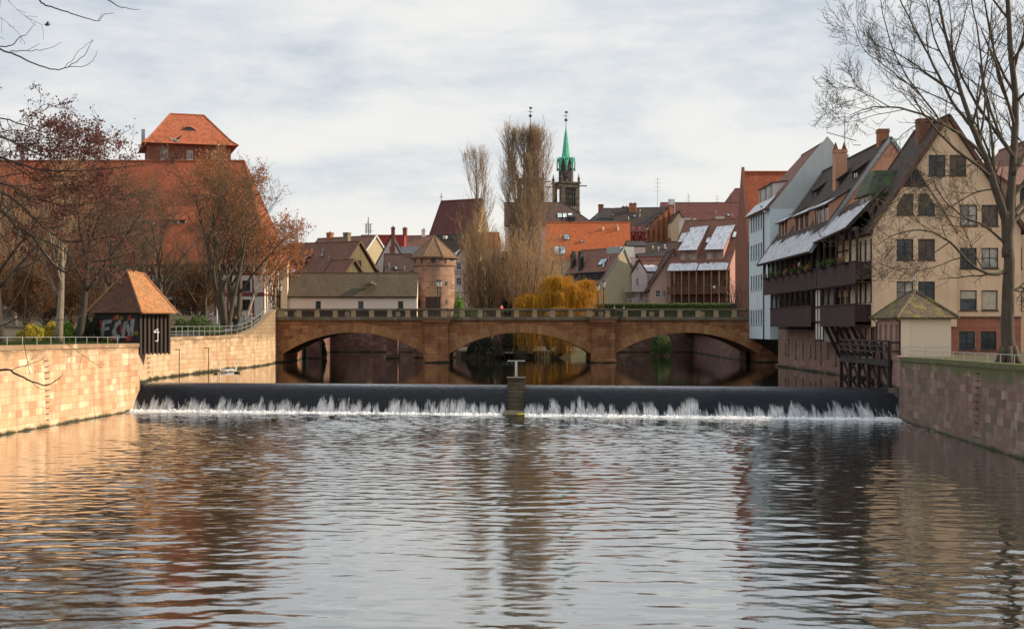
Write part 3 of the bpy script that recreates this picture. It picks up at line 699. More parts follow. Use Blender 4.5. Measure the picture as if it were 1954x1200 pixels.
for px0,px1 in ((811,855),(1129,1172)):
    a,b=X(px0,BY),X(px1,BY); m.box((a-.3,-1.05,DECK+.02),(b+.3,-.31,DECK+.19)); m.box((a-.2,-.95,DECK+.19),(b+.2,-.25,DECK+.26))
m.build('cornice',['parapet_stone'],br)
CAPZ=8.2
m=MB(); m.box((x0,-.20,CAPZ-.17),(x1,.26,CAPZ)); m.box((x0,-.13,CAPZ-.22),(x1,.20,CAPZ-.17))
for px0,px1 in ((811,855),(1129,1172)):
    a,b=X(px0,BY),X(px1,BY); m.box((a-.25,-.98,CAPZ-.16),(b+.25,-.2,CAPZ+.01))
m.build('parapet_cap',['parapet_stone'],br)
def panel(w,zlo,zhi,y):
    p=MB(); t_=.12; cx=0; cz=(zlo+zhi)/2; h=(zhi-zlo)/2; w2=w/2
    p.box((-w2,y,zlo),(w2,y+t_,zlo+.09)); p.box((-w2,y,zhi-.09),(w2,y+t_,zhi))
    for k in (-1,0,1):
        c=k*w2*.66; rr_=min(h*.78,w2*.33)
        n=10
        for j in range(n):
            a0,a1=2*math.pi*j/n,2*math.pi*(j+1)/n
            p.beam((c+rr_*math.cos(a0),y+t_/2+.003*(k+2),cz+rr_*math.sin(a0)),(c+rr_*math.cos(a1),y+t_/2+.003*(k+2),cz+rr_*math.sin(a1)),.034,.07,up=(0,1,0))
        p.beam((c-rr_*.9,y+t_/2,cz-h*.85),(c+rr_*.9,y+t_/2,cz+h*.85),.03,.06,up=(0,1,0)); p.beam((c-rr_*.9,y+t_/2+.004,cz+h*.85),(c+rr_*.9,y+t_/2+.004,cz-h*.85),.03,.06,up=(0,1,0))
    return p
bay=34.6*BY/F; pw=bay-.58
pan0=None; post0=None
bx=X(536,BY); i=0
while bx<29.5:
    onpier=any(X(q0,BY)-1.0<bx<X(q1,BY)+.3 for q0,q1 in ((811,855),(1129,1172)))
    yo=-.72 if onpier else 0
    if post0 is None:
        m=MB(); m.box((-.27,-.17,DECK+.25),(.27,.2,CAPZ-.22)); m.box((-.2,-.2,DECK+.34),(.2,-.17,CAPZ-.32)); m.box((-.3,-.21,DECK+.25),(.3,.22,DECK+.33)); post0=m.build('baluster_post',['post_stone'],br); o=post0
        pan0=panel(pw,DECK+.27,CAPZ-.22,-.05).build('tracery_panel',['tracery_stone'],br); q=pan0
    else:
        o=post0.copy(); C.objects.link(o); o.parent=br; q=pan0.copy(); C.objects.link(q); q.parent=br
    o.location=(bx,yo,0); q.location=(bx+bay/2,yo,0)
    bx+=bay; i+=1
m=MB(); m.box((x0-.15,-.28,DECK),(x0+.65,.34,CAPZ+.14)); m.build('end_post',['parapet_stone'],br)
m=MB(); m.box((x0,BD-.3,CAPZ-.17),(x1,BD+.1,CAPZ-.03)); m.box((x0,BD-.3,DECK-.1),(x1,BD+.1,DECK+.2)); m.build('rear_parapet',['parapet_stone'],br)
bx=X(536,BY)
while bx<29.5:
    o=post0.copy(); C.objects.link(o); o.parent=br; o.location=(bx,BD-.12,0); bx+=bay*3
m=MB(); m.box((x0-6,.36,DECK-.02),(x1+6,BD-.31,DECK+.12)); m.build('road_deck',['asphalt'],br)
# ------------------------------------------------------------------ far quay beyond the bridge
def farwall(xa,ya,xb,yb,zt,lab,mat='far_quay_stone'):
    m=MB(); d=Vector((xb-xa,yb-ya,0)); L=d.length; d.normalize(); 
    m.wall((xa,ya,0),d,0,[(0,1),(L,1),(L,zt),(0,zt)]); n=d.cross(Vector((0,0,1)))
    m.slab([(xa+n.x*.1,ya+n.y*.1,zt+.2),(xb+n.x*.1,yb+n.y*.1,zt+.2),(xb-n.x*.6,yb-n.y*.6,zt+.2),(xa-n.x*.6,ya-n.y*.6,zt+.2)],.2)
    return tag(m.build('river_wall',[mat]),lab,'wall')
farwall(-30,236,-5,232,7.1,'distant red stone river wall seen through the left arch')
farwall(-5,237,9,237,7.1,'dim stone river wall far behind the middle arch island')
farwall(9,232,32,236,7.1,'distant brown stone river wall seen through the right arch')
farwall(-26.9,177,-30,236,7.2,'plain river wall running back behind the left arch')
m=MB(); m.wall((30,236,0),(-.03,-1,0),0,[(0,1),(66,1),(66,6.9),(0,6.9)]); tag(m.build('river_wall',['far_quay_stone']),'plain river wall running back behind the right arch','wall')
# island with landing stage seen through the middle arch
isl=MB()
out=[(-7,196),(-3,192),(3,190),(8,193),(12,203),(13,233),(-8,233),(-9,210)]
isl.extrude([(x,y,2.7+.25*((i*3)%4)/3) for i,(x,y) in enumerate(out)],(0,0,-2))
struct(isl.build('river_island',['ground_soil']))
ld=thing('landing_stage','low timber landing stage with snow on it under the middle arch','jetty',(X(945,191),190.5,0))
m=MB(); m.box((-2.6,-.7,2.45),(2.6,.9,2.6)); m.build('deck',['wood_deck'],ld)
m=MB(); m.box((-1.7,-.4,2.604),(.3,.5,2.66)); m.box((1.3,-.3,2.604),(2.4,.3,2.65)); m.build('snow',['snow'],ld)
for k in range(9): m=MB(); m.box((-2.5+k*.62,-.78,1.4),(-2.38+k*.62,-.66,2.66)); m.build('post',['wood_dark'],ld)
# ------------------------------------------------------------------ trees
class Grow:
    """recursive limbs; level -> dict(n, ang, ratio, curl, up, seg, t0)"""
    def __init__(s,seed,lv,thick_levels=1,leaf=None,minr=.006,sides=(7,5,4,3,3)):
        s.r=random.Random(seed); s.lv=lv; s.tl=thick_levels; s.a=MB(); s.b=MB(); s.lf=MB(); s.leaf=leaf; s.minr=minr; s.sides=sides
    def path(s,p,d,L,lvl):
        q=s.lv[lvl]; n=q.get('seg',5); pts=[Vector(p)]; d=Vector(d).normalized(); st=L/n
        cu=q.get('curl',.18); up=q.get('up',.05); r=s.r
        for i in range(n):
            d=d+Vector((r.gauss(0,cu),r.gauss(0,cu),r.gauss(0,cu)))+Vector((0,0,up)); d.normalize(); pts.append(pts[-1]+d*st)
        return pts
    def limb(s,pts,r0,r1,lvl):
        n=len(pts); rad=[max(s.minr,r0+(r1-r0)*i/(n-1)) for i in range(n)]
        (s.a if lvl<=s.tl else s.b).tube(pts,rad,s.sides[min(lvl,4)],cap=lvl<=1)
        s.kids(pts,rad,lvl)
    def kids(s,pts,rad,lvl):
        r=s.r
        if lvl+1>=len(s.lv) or s.lv[lvl+1] is None:
            if s.leaf: s.leaves(pts)
            return
        q=s.lv[lvl+1]; n=q['n']; n=int(n+r.random()) if n>=1 else (1 if r.random()<n else 0)
        L0=sum((pts[i+1]-pts[i]).length for i in range(len(pts)-1)); t0=q.get('t0',.25)
        for k in range(n):
            t=t0+(1-t0)*((k+r.random())/n); x=t*(len(pts)-1); i=min(len(pts)-2,int(x)); f=x-i
            p=pts[i].lerp(pts[i+1],f); d=(pts[i+1]-pts[i]).normalized(); rr=rad[i]+(rad[i+1]-rad[i])*f
            ax=d.orthogonal().normalized(); ax.rotate(Matrix.Rotation(r.uniform(0,6.283),3,d))
            flat=q.get('flat',0)
            if flat: ax=(ax-Vector((0,0,ax.z*flat))).normalized()
            an=R(q['ang'])*r.uniform(.7,1.3); cd=d*math.cos(an)+ax*math.sin(an)
            L=q['len']*r.uniform(.6,1.25) if 'len' in q else L0*q['ratio']*(1.15-.6*t)*r.uniform(.7,1.3)
            cr=min(rr*.75,max(s.minr,q.get('rr',.5)*rr)); 
            if 'rad' in q: cr=min(rr*.85,q['rad']*r.uniform(.7,1.2))
            cp=s.path(p,cd,L,lvl+1); s.limb(cp,cr,max(s.minr,cr*.35),lvl+1)
        if s.leaf and s.leaf.get('also'): s.leaves(pts,.35)
    def leaves(s,pts,k=1):
        r=s.r; q=s.leaf; n=q['n']*k; n=int(n) + (1 if r.random()<n-int(n) else 0)
        if mnoise.noise(pts[-1]*q.get('clump',.35)+Vector((5,3,1)))<q.get('cut',-1): return
        for _ in range(n):
            i=r.randrange(len(pts)-1); p=pts[i].lerp(pts[i+1],r.random())+Vector((r.gauss(0,1),r.gauss(0,1),r.gauss(0,1)))*q.get('spread',.05)
            z=q['size']*r.uniform(.6,1.4); a=Vector((r.gauss(0,1),r.gauss(0,1),r.gauss(0,1))).normalized(); b=a.orthogonal().normalized()*z*.5; a=a*z*q.get('long',.7)
            s.lf.face([p-a,p+b*.9-a*.1,p+a,p-b*.9+a*.1])
    def finish(s,root,m1,m2,m3=None,crown='twigs',lf='leaves'):
        o=[s.a.build('trunk',[m1],root,True)]
        if s.b.v: o.append(s.b.build('crown',[m2],root,True))
        if s.lf.v: o.append(s.lf.build(lf,[m3],root))
        return root
def pxpath(pl,Y,base=(0,0,0),sub=3,jit=.0,rng=None):
    """smooth path through photograph pixels (px,py[,dY])"""
    pts=[P(a[0],a[1],Y+(a[2] if len(a)>2 else 0))-Vector(base) for a in pl]; out=[]
    n=len(pts)
    for i in range(n-1):
        p0=pts[max(0,i-1)];p1=pts[i];p2=pts[i+1];p3=pts[min(n-1,i+2)]
        for k in range(sub):
            t=k/sub; q=.5*((2*p1)+(p2-p0)*t+(2*p0-5*p1+4*p2-p3)*t*t+(-p0+3*p1-3*p2+p3)*t**3)
            if rng and (i or k): q=q+Vector((rng.gauss(0,jit),rng.gauss(0,jit),rng.gauss(0,jit)))
            out.append(q)
    out.append(pts[-1]); return out
# ---- the big bare tree on the right bank
base=P(1925,694,75); root=thing('bare_tree','big bare tree with mossy limbs standing on the right quay','tree',base)
G=Grow(11,[dict(),dict(n=9,ang=40,ratio=.42,curl=.09,up=.05,seg=6,t0=.25,rr=.5),dict(n=11,ang=40,ratio=.42,curl=.11,up=.05,seg=5,t0=.15,rr=.5),dict(n=7,ang=42,len=1.0,curl=.14,up=.09,seg=4,t0=.15,rr=.55),dict(n=4,ang=45,len=.42,curl=.14,up=.12,seg=3,t0=.2,rr=.7)],thick_levels=2,leaf=dict(n=1.1,size=.045,spread=.01,cut=-.05),minr=.0085,sides=(12,7,5,3,3))
rg=random.Random(3)
def L_(pl,r0,r1,lvl=1,spawn=True,Y=75):
    pts=pxpath(pl,Y,base,4,.02,rg); n=len(pts); rad=[r0+(r1-r0)*(i/(n-1))**.8 for i in range(n)]
    G.a.tube(pts,rad,10 if r0>.15 else 7)
    if spawn: G.kids(pts,rad,lvl)
L_([(1925,712),(1924,690),(1923,600),(1925,500),(1922,440),(1921,405)],.47,.20,spawn=False)
tr=[Vector((math.cos(a)*.0,0,0)) for a in (0,)]
for k in range(7):  # root flare
    a=k*.9; G.a.tube([Vector((math.cos(a)*.25,math.sin(a)*.25,.9)),Vector((math.cos(a)*.5,math.sin(a)*.5,.15)),Vector((math.cos(a)*.9,math.sin(a)*.9,-.3))],[.2,.18,.08],6)
L_([(1923,490),(1925,430),(1932,330,.3),(1938,210,.8),(1928,90,1),(1922,-40,1),(1925,-120,1)],.31,.08)
L_([(1924,480),(1918,420),(1898,355,-.3),(1880,300,-.6),(1855,240,-1),(1828,155,-1),(1803,60,-1),(1780,-60,-1)],.29,.05)
L_([(1882,305,-.6),(1840,262,-1.2),(1800,238,-1.6),(1745,214,-2),(1690,204,-2.3),(1650,208,-2.4),(1622,220,-2.5)],.11,.012)
L_([(1856,243,-1),(1815,192,-.3),(1782,125,0),(1745,55,.4),(1705,-30,.8)],.10,.03)
L_([(1802,240,-1.6),(1757,182,-1),(1718,125,-.5),(1690,50,0),(1678,-10,0)],.055,.02)
L_([(1760,185,-1),(1700,135,-1),(1650,95,-1),(1628,45,-1)],.04,.012)
L_([(1700,205,-2.2),(1650,180,-2.2),(1610,168,-2.2),(1575,200,-2)],.03,.01)
L_([(1926,512),(1895,524,-.6),(1855,505,-1.2),(1812,462,-1.8),(1768,440,-2.3),(1715,445,-2.6),(1670,470,-2.8)],.12,.015)
L_([(1922,470),(1880,432,-.5),(1842,415,-1),(1800,380,-1.6),(1775,330,-2)],.08,.02)
L_([(1812,462,-1.8),(1770,490,-2),(1730,500,-2.2),(1690,525,-2.3)],.035,.01)
L_([(1932,332),(1962,282,1),(1990,200,2),(2000,100,2)],.14,.04)
L_([(1934,300),(1905,250,1),(1880,170,2),(1868,80,2),(1850,-30,2.4)],.11,.03)
L_([(1928,430),(1955,400,1),(1990,360,2),(2040,330,2)],.12,.03)
L_([(1927,560),(1948,548,.6),(1975,560,1),(2010,540,1.5)],.09,.02)
L_([(1938,230,.8),(1905,150,.2),(1890,60,-.2),(1870,-40,-.4)],.09,.03)
L_([(1935,130,1),(1955,60,1.2),(1975,-30,1.5)],.09,.03)
L_([(1880,300,-.6),(1825,330,-1.5),(1770,345,-2.2),(1715,372,-2.7),(1668,420,-3)],.05,.01)
L_([(1900,360),(1850,372,.8),(1805,400,1.5),(1760,395,2)],.045,.01)
L_([(1830,160,-1),(1790,90,-1.4),(1770,10,-1.8),(1760,-40,-2)],.06,.02)
G.finish(root,'bark_mossy','bark_mossy','leaf_bud',lf='buds')
# ---- foreground alder on the left, trunk just outside the frame
base=P(-330,640,66); root=thing('alder_tree','alder with dark red catkins reaching in from the left edge','tree',base)
G=Grow(21,[dict(),dict(n=10,ang=42,ratio=.25,curl=.12,up=-.01,seg=6,t0=.2,rr=.55),dict(n=6,ang=48,ratio=.5,curl=.15,up=.0,seg=5,t0=.15,rr=.55),dict(n=5,ang=48,len=.65,curl=.2,up=.0,seg=4,t0=.2,rr=.7)],thick_levels=2,leaf=dict(n=9.0,size=.09,spread=.09,clump=.22,cut=-.3,long=.62),minr=.008,sides=(9,6,5,3,3))
def A_(pl,r0,r1,leafy=True,sp=True):
    pts=pxpath(pl,66,base,4,.018,rg); n=len(pts); rad=[r0+(r1-r0)*(i/(n-1)) for i in range(n)]
    G.a.tube(pts,rad,7)
    lf=G.leaf
    if not leafy: G.leaf=None
    if sp: G.kids(pts,rad,1 if not leafy else 0)
    G.leaf=lf
A_([(-330,700),(-325,500),(-335,300),(-330,100),(-320,-80)],.34,.12,sp=False)
A_([(-332,240),(-200,225,1),(-60,238,1),(0,260,0),(50,285,0),(100,300,0),(150,296,0),(186,275,-.3)],.08,.014)
A_([(-332,300),(-160,290,-1),(0,302,-1),(60,320,-1),(120,326,-1),(200,322,-1),(290,313,-1)],.08,.012)
A_([(-330,330),(-160,315,1),(0,348,1),(40,370,1.2),(90,386,1.3),(150,392,1.3),(215,380,1.5)],.07,.014)
A_([(-330,420),(-180,380,-.5),(-60,380,-.5),(0,400,-.5),(30,430,-.5),(60,450,-.5),(92,492,-.5),(125,520,-.8),(160,502,-1),(205,496,-1),(262,480,-1)],.12,.018,False)
A_([(-330,380),(-120,330,0),(0,365,0),(60,412,0),(120,458,0.3),(180,456,.4),(262,438,.5)],.08,.012)
A_([(60,450,-.5),(110,470,.3),(170,520,.8),(215,520,1)],.04,.01,False)
A_([(-330,200),(-120,215,2),(0,225,2),(60,245,2),(110,262,2)],.06,.012)
A_([(-330,100),(-160,60,0),(-30,85,0),(0,95,0),(30,105,0),(65,122,0),(105,133,0),(130,128,0),(160,106,0),(178,76,0)],.06,.010,False,False)
A_([(130,128,0),(158,128,0),(176,117,0),(186,98,0)],.018,.008,False,False)
A_([(122,131,0),(140,112,0),(152,96,.2),(178,76,.3)],.014,.008,False,False)
A_([(20,98,0),(45,97,0),(75,97,-.2),(95,92,-.3),(118,81,-.3)],.022,.008,False,False)
A_([(52,97,-.1),(68,88,0),(75,84,0)],.012,.008,False,False)
A_([(-330,90),(-100,85,.5),(0,89,.5),(22,86,.5),(40,70,.5),(52,66,.5),(66,43,.5)],.04,.008,False,False)
A_([(-330,40),(-100,-60,0),(40,-45,0),(75,0,0),(88,11,0),(110,17,0),(135,25,0),(165,36,0),(187,41,0),(197,30,0),(217,25,0)],.05,.01,False,False)
A_([(188,40,0),(196,24,0)],.012,.008,False,False)
A_([(-320,-60),(0,-60,1),(170,-20,1),(205,0,1),(225,12,1),(245,17,1),(268,20,1)],.05,.008,False,False)
A_([(-330,640),(-120,720,-2),(0,705,-2),(30,712,-2),(60,728,-2),(90,735,-2),(112,722,-2),(120,712,-2)],.07,.01,False,False)
A_([(10,707,-2),(40,700,-2),(70,690,-2),(88,678,-2)],.02,.008,False,False)
A_([(52,722,-2),(78,742,-2),(98,745,-2)],.012,.008,False,False)
A_([(48,700,-2),(58,688,-2),(62,680,-2)],.012,.008,False,False)
A_([(-330,560),(-120,640,2),(0,622,2),(45,600,2),(75,575,2),(100,552,2)],.06,.012,False,True)
A_([(-330,20),(-90,-20,1),(0,-5,1),(18,4,1)],.03,.01,False)
# cluster of hanging catkins near upper left corner
G.finish(root,'bark_foreground','bark_foreground','leaf_alder',lf='catkins')
# ---- poplars behind the bridge
def poplar(px,Y,ptop,wid,seed,label,zb=3,leafc='leaf_tan',dens=1.0):
    b=Vector((X(px,Y),Y,zb)); H=Z(ptop,Y)-zb; root=thing('poplar_tree',label,'tree',b)
    G=Grow(seed,[dict(),dict(n=0),dict(n=5*dens,ang=17,ratio=.40,curl=.05,up=.12,seg=5,t0=.15,rr=.5),dict(n=4*dens,ang=24,len=1.4,curl=.07,up=.16,seg=4,t0=.15,rr=.6),dict(n=2,ang=28,len=.6,curl=.1,up=.15,seg=3,t0=.2,rr=.8)],thick_levels=1,minr=.010,sides=(9,6,4,3,3))
    r=G.r; tp=[Vector((0,0,0))]
    for i in range(1,13): tp.append(Vector((r.gauss(0,.10),r.gauss(0,.10),H*i/12)))
    rad=[.55*(1-.93*i/12)*H/30 for i in range(13)]; G.a.tube(tp,rad,9)
    n=int(58*dens)
    for k in range(n):
        t=.08+.87*(k+r.random())/n; z=H*t; a=r.uniform(0,6.28)
        prof=math.sin(math.pi*min(1,(t*.92+.06))**1.25)**.75
        W=wid/2*prof*r.uniform(.45,1.2)
        L=min(H*(1-t)*.97,H*r.uniform(.14,.26)+W*.4); i=min(11,int(t*12)); p=tp[i].lerp(tp[i+1],t*12-i)
        out=Vector((math.cos(a),math.sin(a),0)); pts=[p]; 
        for q in range(1,8):
            s_=q/7; pts.append(p+out*W*(1-(1-s_)**2.4)+Vector((r.gauss(0,.05),r.gauss(0,.05),L*s_**.9)))
        cr=max(.03,.09*(1-t)+.02); rd=[cr*(1-.75*q/7) for q in range(8)]
        G.a.tube(pts,rd,5); G.kids(pts,rd,1)
    G.finish(root,'bark_poplar','bark_poplar_twig')
    return root
poplar(1001,205,262,6.6,31,'tallest leafless poplar, broad column in front of the left church spire',dens=1.8)
poplar(910,212,300,3.9,33,'slim leafless poplar rising beside the steep church roof',dens=1.05)
# lower tawny multi-stemmed trees at the poplars' feet
def shaggy(px,Y,ptop,wid,seed,label,m2,leafm,n=26,zb=3,nm='tree',lf=None,topx=0,spreadlow=.3):
    b=Vector((X(px,Y),Y,zb)); H=Z(ptop,Y)-zb; root=thing('leafless_tree',label,'tree',b)
    G=Grow(seed,[dict(),dict(n=0),dict(n=8,ang=24,ratio=.36,curl=.08,up=.08,seg=5,t0=.2,rr=.5),dict(n=7,ang=30,len=1.7,curl=.1,up=.1,seg=4,t0=.15,rr=.6),dict(n=3,ang=32,len=.7,curl=.12,up=.12,seg=3,t0=.2,rr=.8)],thick_levels=1,leaf=lf,minr=.010,sides=(8,6,4,3,3))
    r=G.r
    for k in range(n):
        a=r.uniform(0,6.28); q=math.sqrt(r.random()); W=wid/2*q; h=H*(1-.35*q*q)*r.uniform(.72,1.0); out=Vector((math.cos(a),math.sin(a),0)); s0=out*r.uniform(0,.8*spreadlow)*wid/4
        pts=[s0+Vector((0,0,-.2))]
        for i in range(1,9):
            t=i/8; pts.append(s0+out*(W*t**.7)+Vector((topx*t+r.gauss(0,.12),r.gauss(0,.12),h*t)))
        cr=r.uniform(.07,.18); rd=[cr*(1-.8*i/8) for i in range(9)]; G.a.tube(pts,rd,6); G.kids(pts,rd,1)
    G.finish(root,'bark_poplar',m2,leafm); return root
shaggy(925,200,418,6.6,41,'bushy tawny tree with many upright stems left of the tall poplar','bark_tan','leaf_tan',n=30,lf=dict(n=.35,size=.09,spread=.1,cut=-.1))
shaggy(1012,198,420,8.6,43,'bushy russet tree crowding the foot of the tall poplar','bark_tan','leaf_rust',n=30,lf=dict(n=.7,size=.1,spread=.1,cut=.05))
shaggy(968,204,455,5.5,47,'dense tawny thicket tree between the two poplars','bark_tan','leaf_tan',n=22,lf=dict(n=.3,size=.09,spread=.1,cut=-.1))
shaggy(1048,206,470,5.5,45,'pale leafless thicket tree left of the golden willow','bark_pale','leaf_tan',n=20)
root=thing('ivy_clad_trunk','dark ivy clad dead trunk standing among the tawny trees','tree trunk',P(966,640,199.5))
m=MB(); rr=random.Random(7)
for (dx,ht,r0) in ((0,11.6,.42),(-2.1,8.4,.26)):
    pts=[Vector((dx+.15*math.sin(i*.8),0,ht*i/10)) for i in range(11)]; m.tube(pts,[r0*(1.05-.25*i/10)*(1+.2*rr.random()) for i in range(11)],10)
m.build('trunk',['bark_ivy'],root)
m=MB()
for i in range(2600):
    h=rr.uniform(.5,11.8); a=rr.uniform(0,6.28); q=.44*(1.25-.045*h)+rr.uniform(0,.32)*(1+mnoise.noise(Vector((a,h*.7,0)))); p=Vector((math.cos(a)*q,math.sin(a)*q,h)); z=.12*rr.uniform(.6,1.4)
    d=Vector((rr.gauss(0,1),rr.gauss(0,1),rr.gauss(0,1))).normalized(); e_=d.orthogonal().normalized()*z; m.face([p-d*z,p+e_,p+d*z,p-e_])
m.build('ivy',['leaf_dark'],root)
# ---- golden weeping willow
def willow(px,Y,ptop,wid,seed,label,n=1500,zb=3,low=2.3,hide=1):
    b=Vector((X(px,Y),Y,zb)); H=Z(ptop,Y)-zb; root=thing('weeping_willow',label,'tree',b); r=random.Random(seed)
    a_=MB(); s_=MB()
    a_.tube([(0,0,-.5),(.1,.1,H*.25),(.2,0,H*.5)],[.5,.42,.3],9)
    for k in range(26):
        an=r.uniform(0,6.28); el=r.uniform(.25,1.2); L=wid*.46*r.uniform(.6,1)
        d=Vector((math.cos(an)*math.cos(el),math.sin(an)*math.cos(el),math.sin(el))); hz=H*.5
        pts=[Vector((.2,0,H*.42))]
        for i in range(1,8):
            t=i/7; pts.append(Vector((.2,0,H*.42))+Vector((d.x*L*t*1.1,d.y*L*t*1.1,(H*.56)*math.sin(min(1.7,t*1.75))*math.sin(el)**.45))+Vector((r.gauss(0,.08),r.gauss(0,.08),r.gauss(0,.08))))
        a_.tube(pts,[.14*(1-.8*i/7) for i in range(8)],5)
        for j in range(n//26):
            i=r.randrange(2,7); p=pts[i].lerp(pts[i+1],r.random()); an2=r.uniform(0,6.28); o=Vector((math.cos(an2),math.sin(an2),.75))*r.uniform(.35,1.3)
            drop=r.uniform(.5,2.4) if r.random()<.72 else r.uniform(2,4)+(p.z*.5*hide if r.random()<.4 else 0); drop=min(drop,p.z+zb-low)
            if drop<.3: continue
            q=[p]; N=7; c1=r.uniform(-.25,.25); c2=r.uniform(-.25,.25)
            for e in range(1,N+1):
                t=e/N; q.append(p+Vector((o.x*math.sin(t*1.57)+c1*math.sin(t*3.5),o.y*math.sin(t*1.57)+c2*math.sin(t*3.0),o.z*math.sin(min(1,t*1.4)*2.2)*.9-drop*t**2.1))+Vector((r.gauss(0,.05),r.gauss(0,.05),r.gauss(0,.04))))
            s_.tube(q,.017,3,cap=False)
            for e in range(int(drop*5)):
                t=r.random()*(N-.01); i2=int(t); c=q[i2].lerp(q[i2+1],t-i2); l=r.uniform(.06,.15); w_=r.uniform(.015,.035); dx=r.uniform(-.1,.1); 
                aa=r.uniform(0,3.14); wx,wy=math.cos(aa)*w_,math.sin(aa)*w_
                s_.face([(c.x-wx,c.y-wy,c.z),(c.x+wx,c.y+wy,c.z),(c.x+dx+wx*.3,c.y,c.z-l),(c.x+dx-wx*.3,c.y,c.z-l)])
    a_.build('trunk',['bark_tan'],root,True); s_.build('crown',['leaf_willow'],root); return root
willow(1076,192,529,12.0,51,'golden orange weeping willow glowing behind the bridge',n=3800)
willow(1010,190,562,5.5,52,'low golden willow at the foot of the tall poplar',n=1500,low=2.2)
willow(1068,184,590,5.5,53,'yellow willow trailing to the water under the middle arch',n=1200,low=2.1,hide=2)
# ---- background bare trees on the left bank
def baretree(seed,H,spread,label,px,Y,zb,m1='bark_grey',m2='bark_twig',leafm=None,lf=None,n1=9,n2=7,n3=6,stems=1,up=.06,minr=.015,r0=.32,ang=38,group=None,lean=0,clear=.25):
    minr=.009
    b=Vector((X(px,Y),Y,zb)); root=thing('bare_tree',label,'tree',b,0,group)
    G=Grow(seed,[dict(curl=.05,up=.05,seg=8),dict(n=n1,ang=ang,ratio=spread,curl=.10,up=up,seg=6,t0=clear,rr=.5),dict(n=n2,ang=36,ratio=.48,curl=.12,up=up,seg=5,t0=.2,rr=.55),dict(n=n3,ang=38,len=1.5,curl=.14,up=up+.02,seg=4,t0=.15,rr=.6),dict(n=2,ang=40,len=.6,curl=.16,up=.06,seg=3,t0=.2,rr=.8)],thick_levels=2,leaf=lf,minr=minr,sides=(9,6,4,3,3))
    for k in range(stems):
        d=Vector((lean+(k-(stems-1)/2)*.22,G.r.gauss(0,.05),1))
        pts=G.path((k*.1,0,-.3),d,H*(1-.06*k),0); G.limb(pts,r0*(1-.12*k),.05,0)
    G.finish(root,m1,m2,leafm); return root
t1=baretree(61,14.5,.52,'forked bare tree with brown withered leaves in front of the great red roof',430,146,5.9,'bark_grey','bark_twig','leaf_dry',dict(n=1.8,size=.13,spread=.12,clump=.3,cut=-.05),stems=3,n1=10,r0=.34,up=.05)
t2=baretree(62,15.5,.46,'taller bare tree holding dry rust leaves against the sky beside the red roof',448,152,6.0,'bark_grey','bark_twig','leaf_dry',dict(n=6.5,size=.15,spread=.16,clump=.25,cut=-.15),stems=2,n1=11,r0=.36,up=.06,lean=.05)
t3=baretree(63,9,.5,'slanting birch with rusty orange leaves left of the bridge lamps',468,158,6.9,'bark_birch','bark_twig_red','leaf_rust',dict(n=3.2,size=.13,spread=.1,clump=.3,cut=-.2),n1=11,r0=.16,lean=.28,up=.0,clear=.3)
t4=baretree(64,9.5,.6,'low tree full of rust coloured leaves behind the left end of the bridge',520,179,6.9,'bark_grey','bark_twig_red','leaf_rust',dict(n=6.5,size=.16,spread=.16,clump=.3,cut=-.4),n1=12,r0=.2,up=.02,clear=.12)
t5=baretree(65,12,.5,'dense leafless tree with pale twigs above the sluice hut',305,133,5.4,'bark_grey','bark_twig',n1=12,n2=8,n3=7,r0=.3,clear=.15)
t6=baretree(66,11,.52,'pale barked bare tree next to the railing left of the sluice hut',112,100,5.0,'bark_pale','bark_tan',n1=12,n2=7,n3=7,r0=.30,clear=.3,up=.05)
t7=baretree(67,11,.52,'dark barked bare tree just left of the graffiti wall',150,103,5.0,'bark_dark','bark_twig',n1=11,n2=8,n3=7,r0=.32,clear=.3,up=.03,lean=.04)
t8=baretree(68,11,.5,'dark bare tree at the left edge of the photo by the railing',2,92,5.0,'bark_dark','bark_twig',n1=11,n2=7,n3=7,r0=.36,clear=.3)
labs=[('bare tree rising over the left part of the great red roof',60,150,1.0,t5,1.1),('grey bare tree deep in the park behind the yellow bushes',30,128,.9,t6,2.2),('thin bare tree in the park between the yellow bushes and the dark trunk',210,125,.85,t7,.7),
('bare tree in front of the half timbered wall behind the hut roof',268,150,.92,t5,2.9),
('bare tree between hut and forked tree, in front of the red roof',392,160,.9,t5,5.2),
('leafless park tree at far left reaching above the wall roof ridge',-20,140,1.12,t7,1.0),('leafless park tree second from the left edge reaching the ridge',128,158,1.2,t5,3.5),('bare tree whose top meets the ridge left of the roof tower',215,160,1.18,t7,4.4),('bushy bare tree low behind the sluice hut',180,135,.75,t5,.4)]
for lab,px,Y,sc_,src,rz in labs:
    copy_tree(src,(X(px,Y),Y,5.6),rz,sc_,lab)
t9=baretree(69,6.5,.6,'low brown thicket tree against the timbered wall right of the sluice hut',372,165,5.6,'bark_twig','bark_twig_red','leaf_rust',dict(n=.5,size=.11,spread=.1,cut=0),n1=16,n2=8,n3=7,r0=.16,up=.05,clear=.06,stems=3)
for k,(lab,px,Y,s_) in enumerate((('bushy brown sapling behind the yellow bushes',52,118,.7),('bushy brown sapling between yellow bush and dark trunk',138,122,.75),('bushy brown sapling left of the pale trunk near the railing',88,125,.75),('low brown thicket tree against the timbered wall at the far left',40,152,1.1),('low brown thicket tree left of the pale trunk, against the timbered wall',98,158,1.25),('low brown thicket tree between the pale and dark trunks',134,150,1.0),)):
    copy_tree(t9,(X(px,Y),Y,5.8),k*1.3,s_,lab)
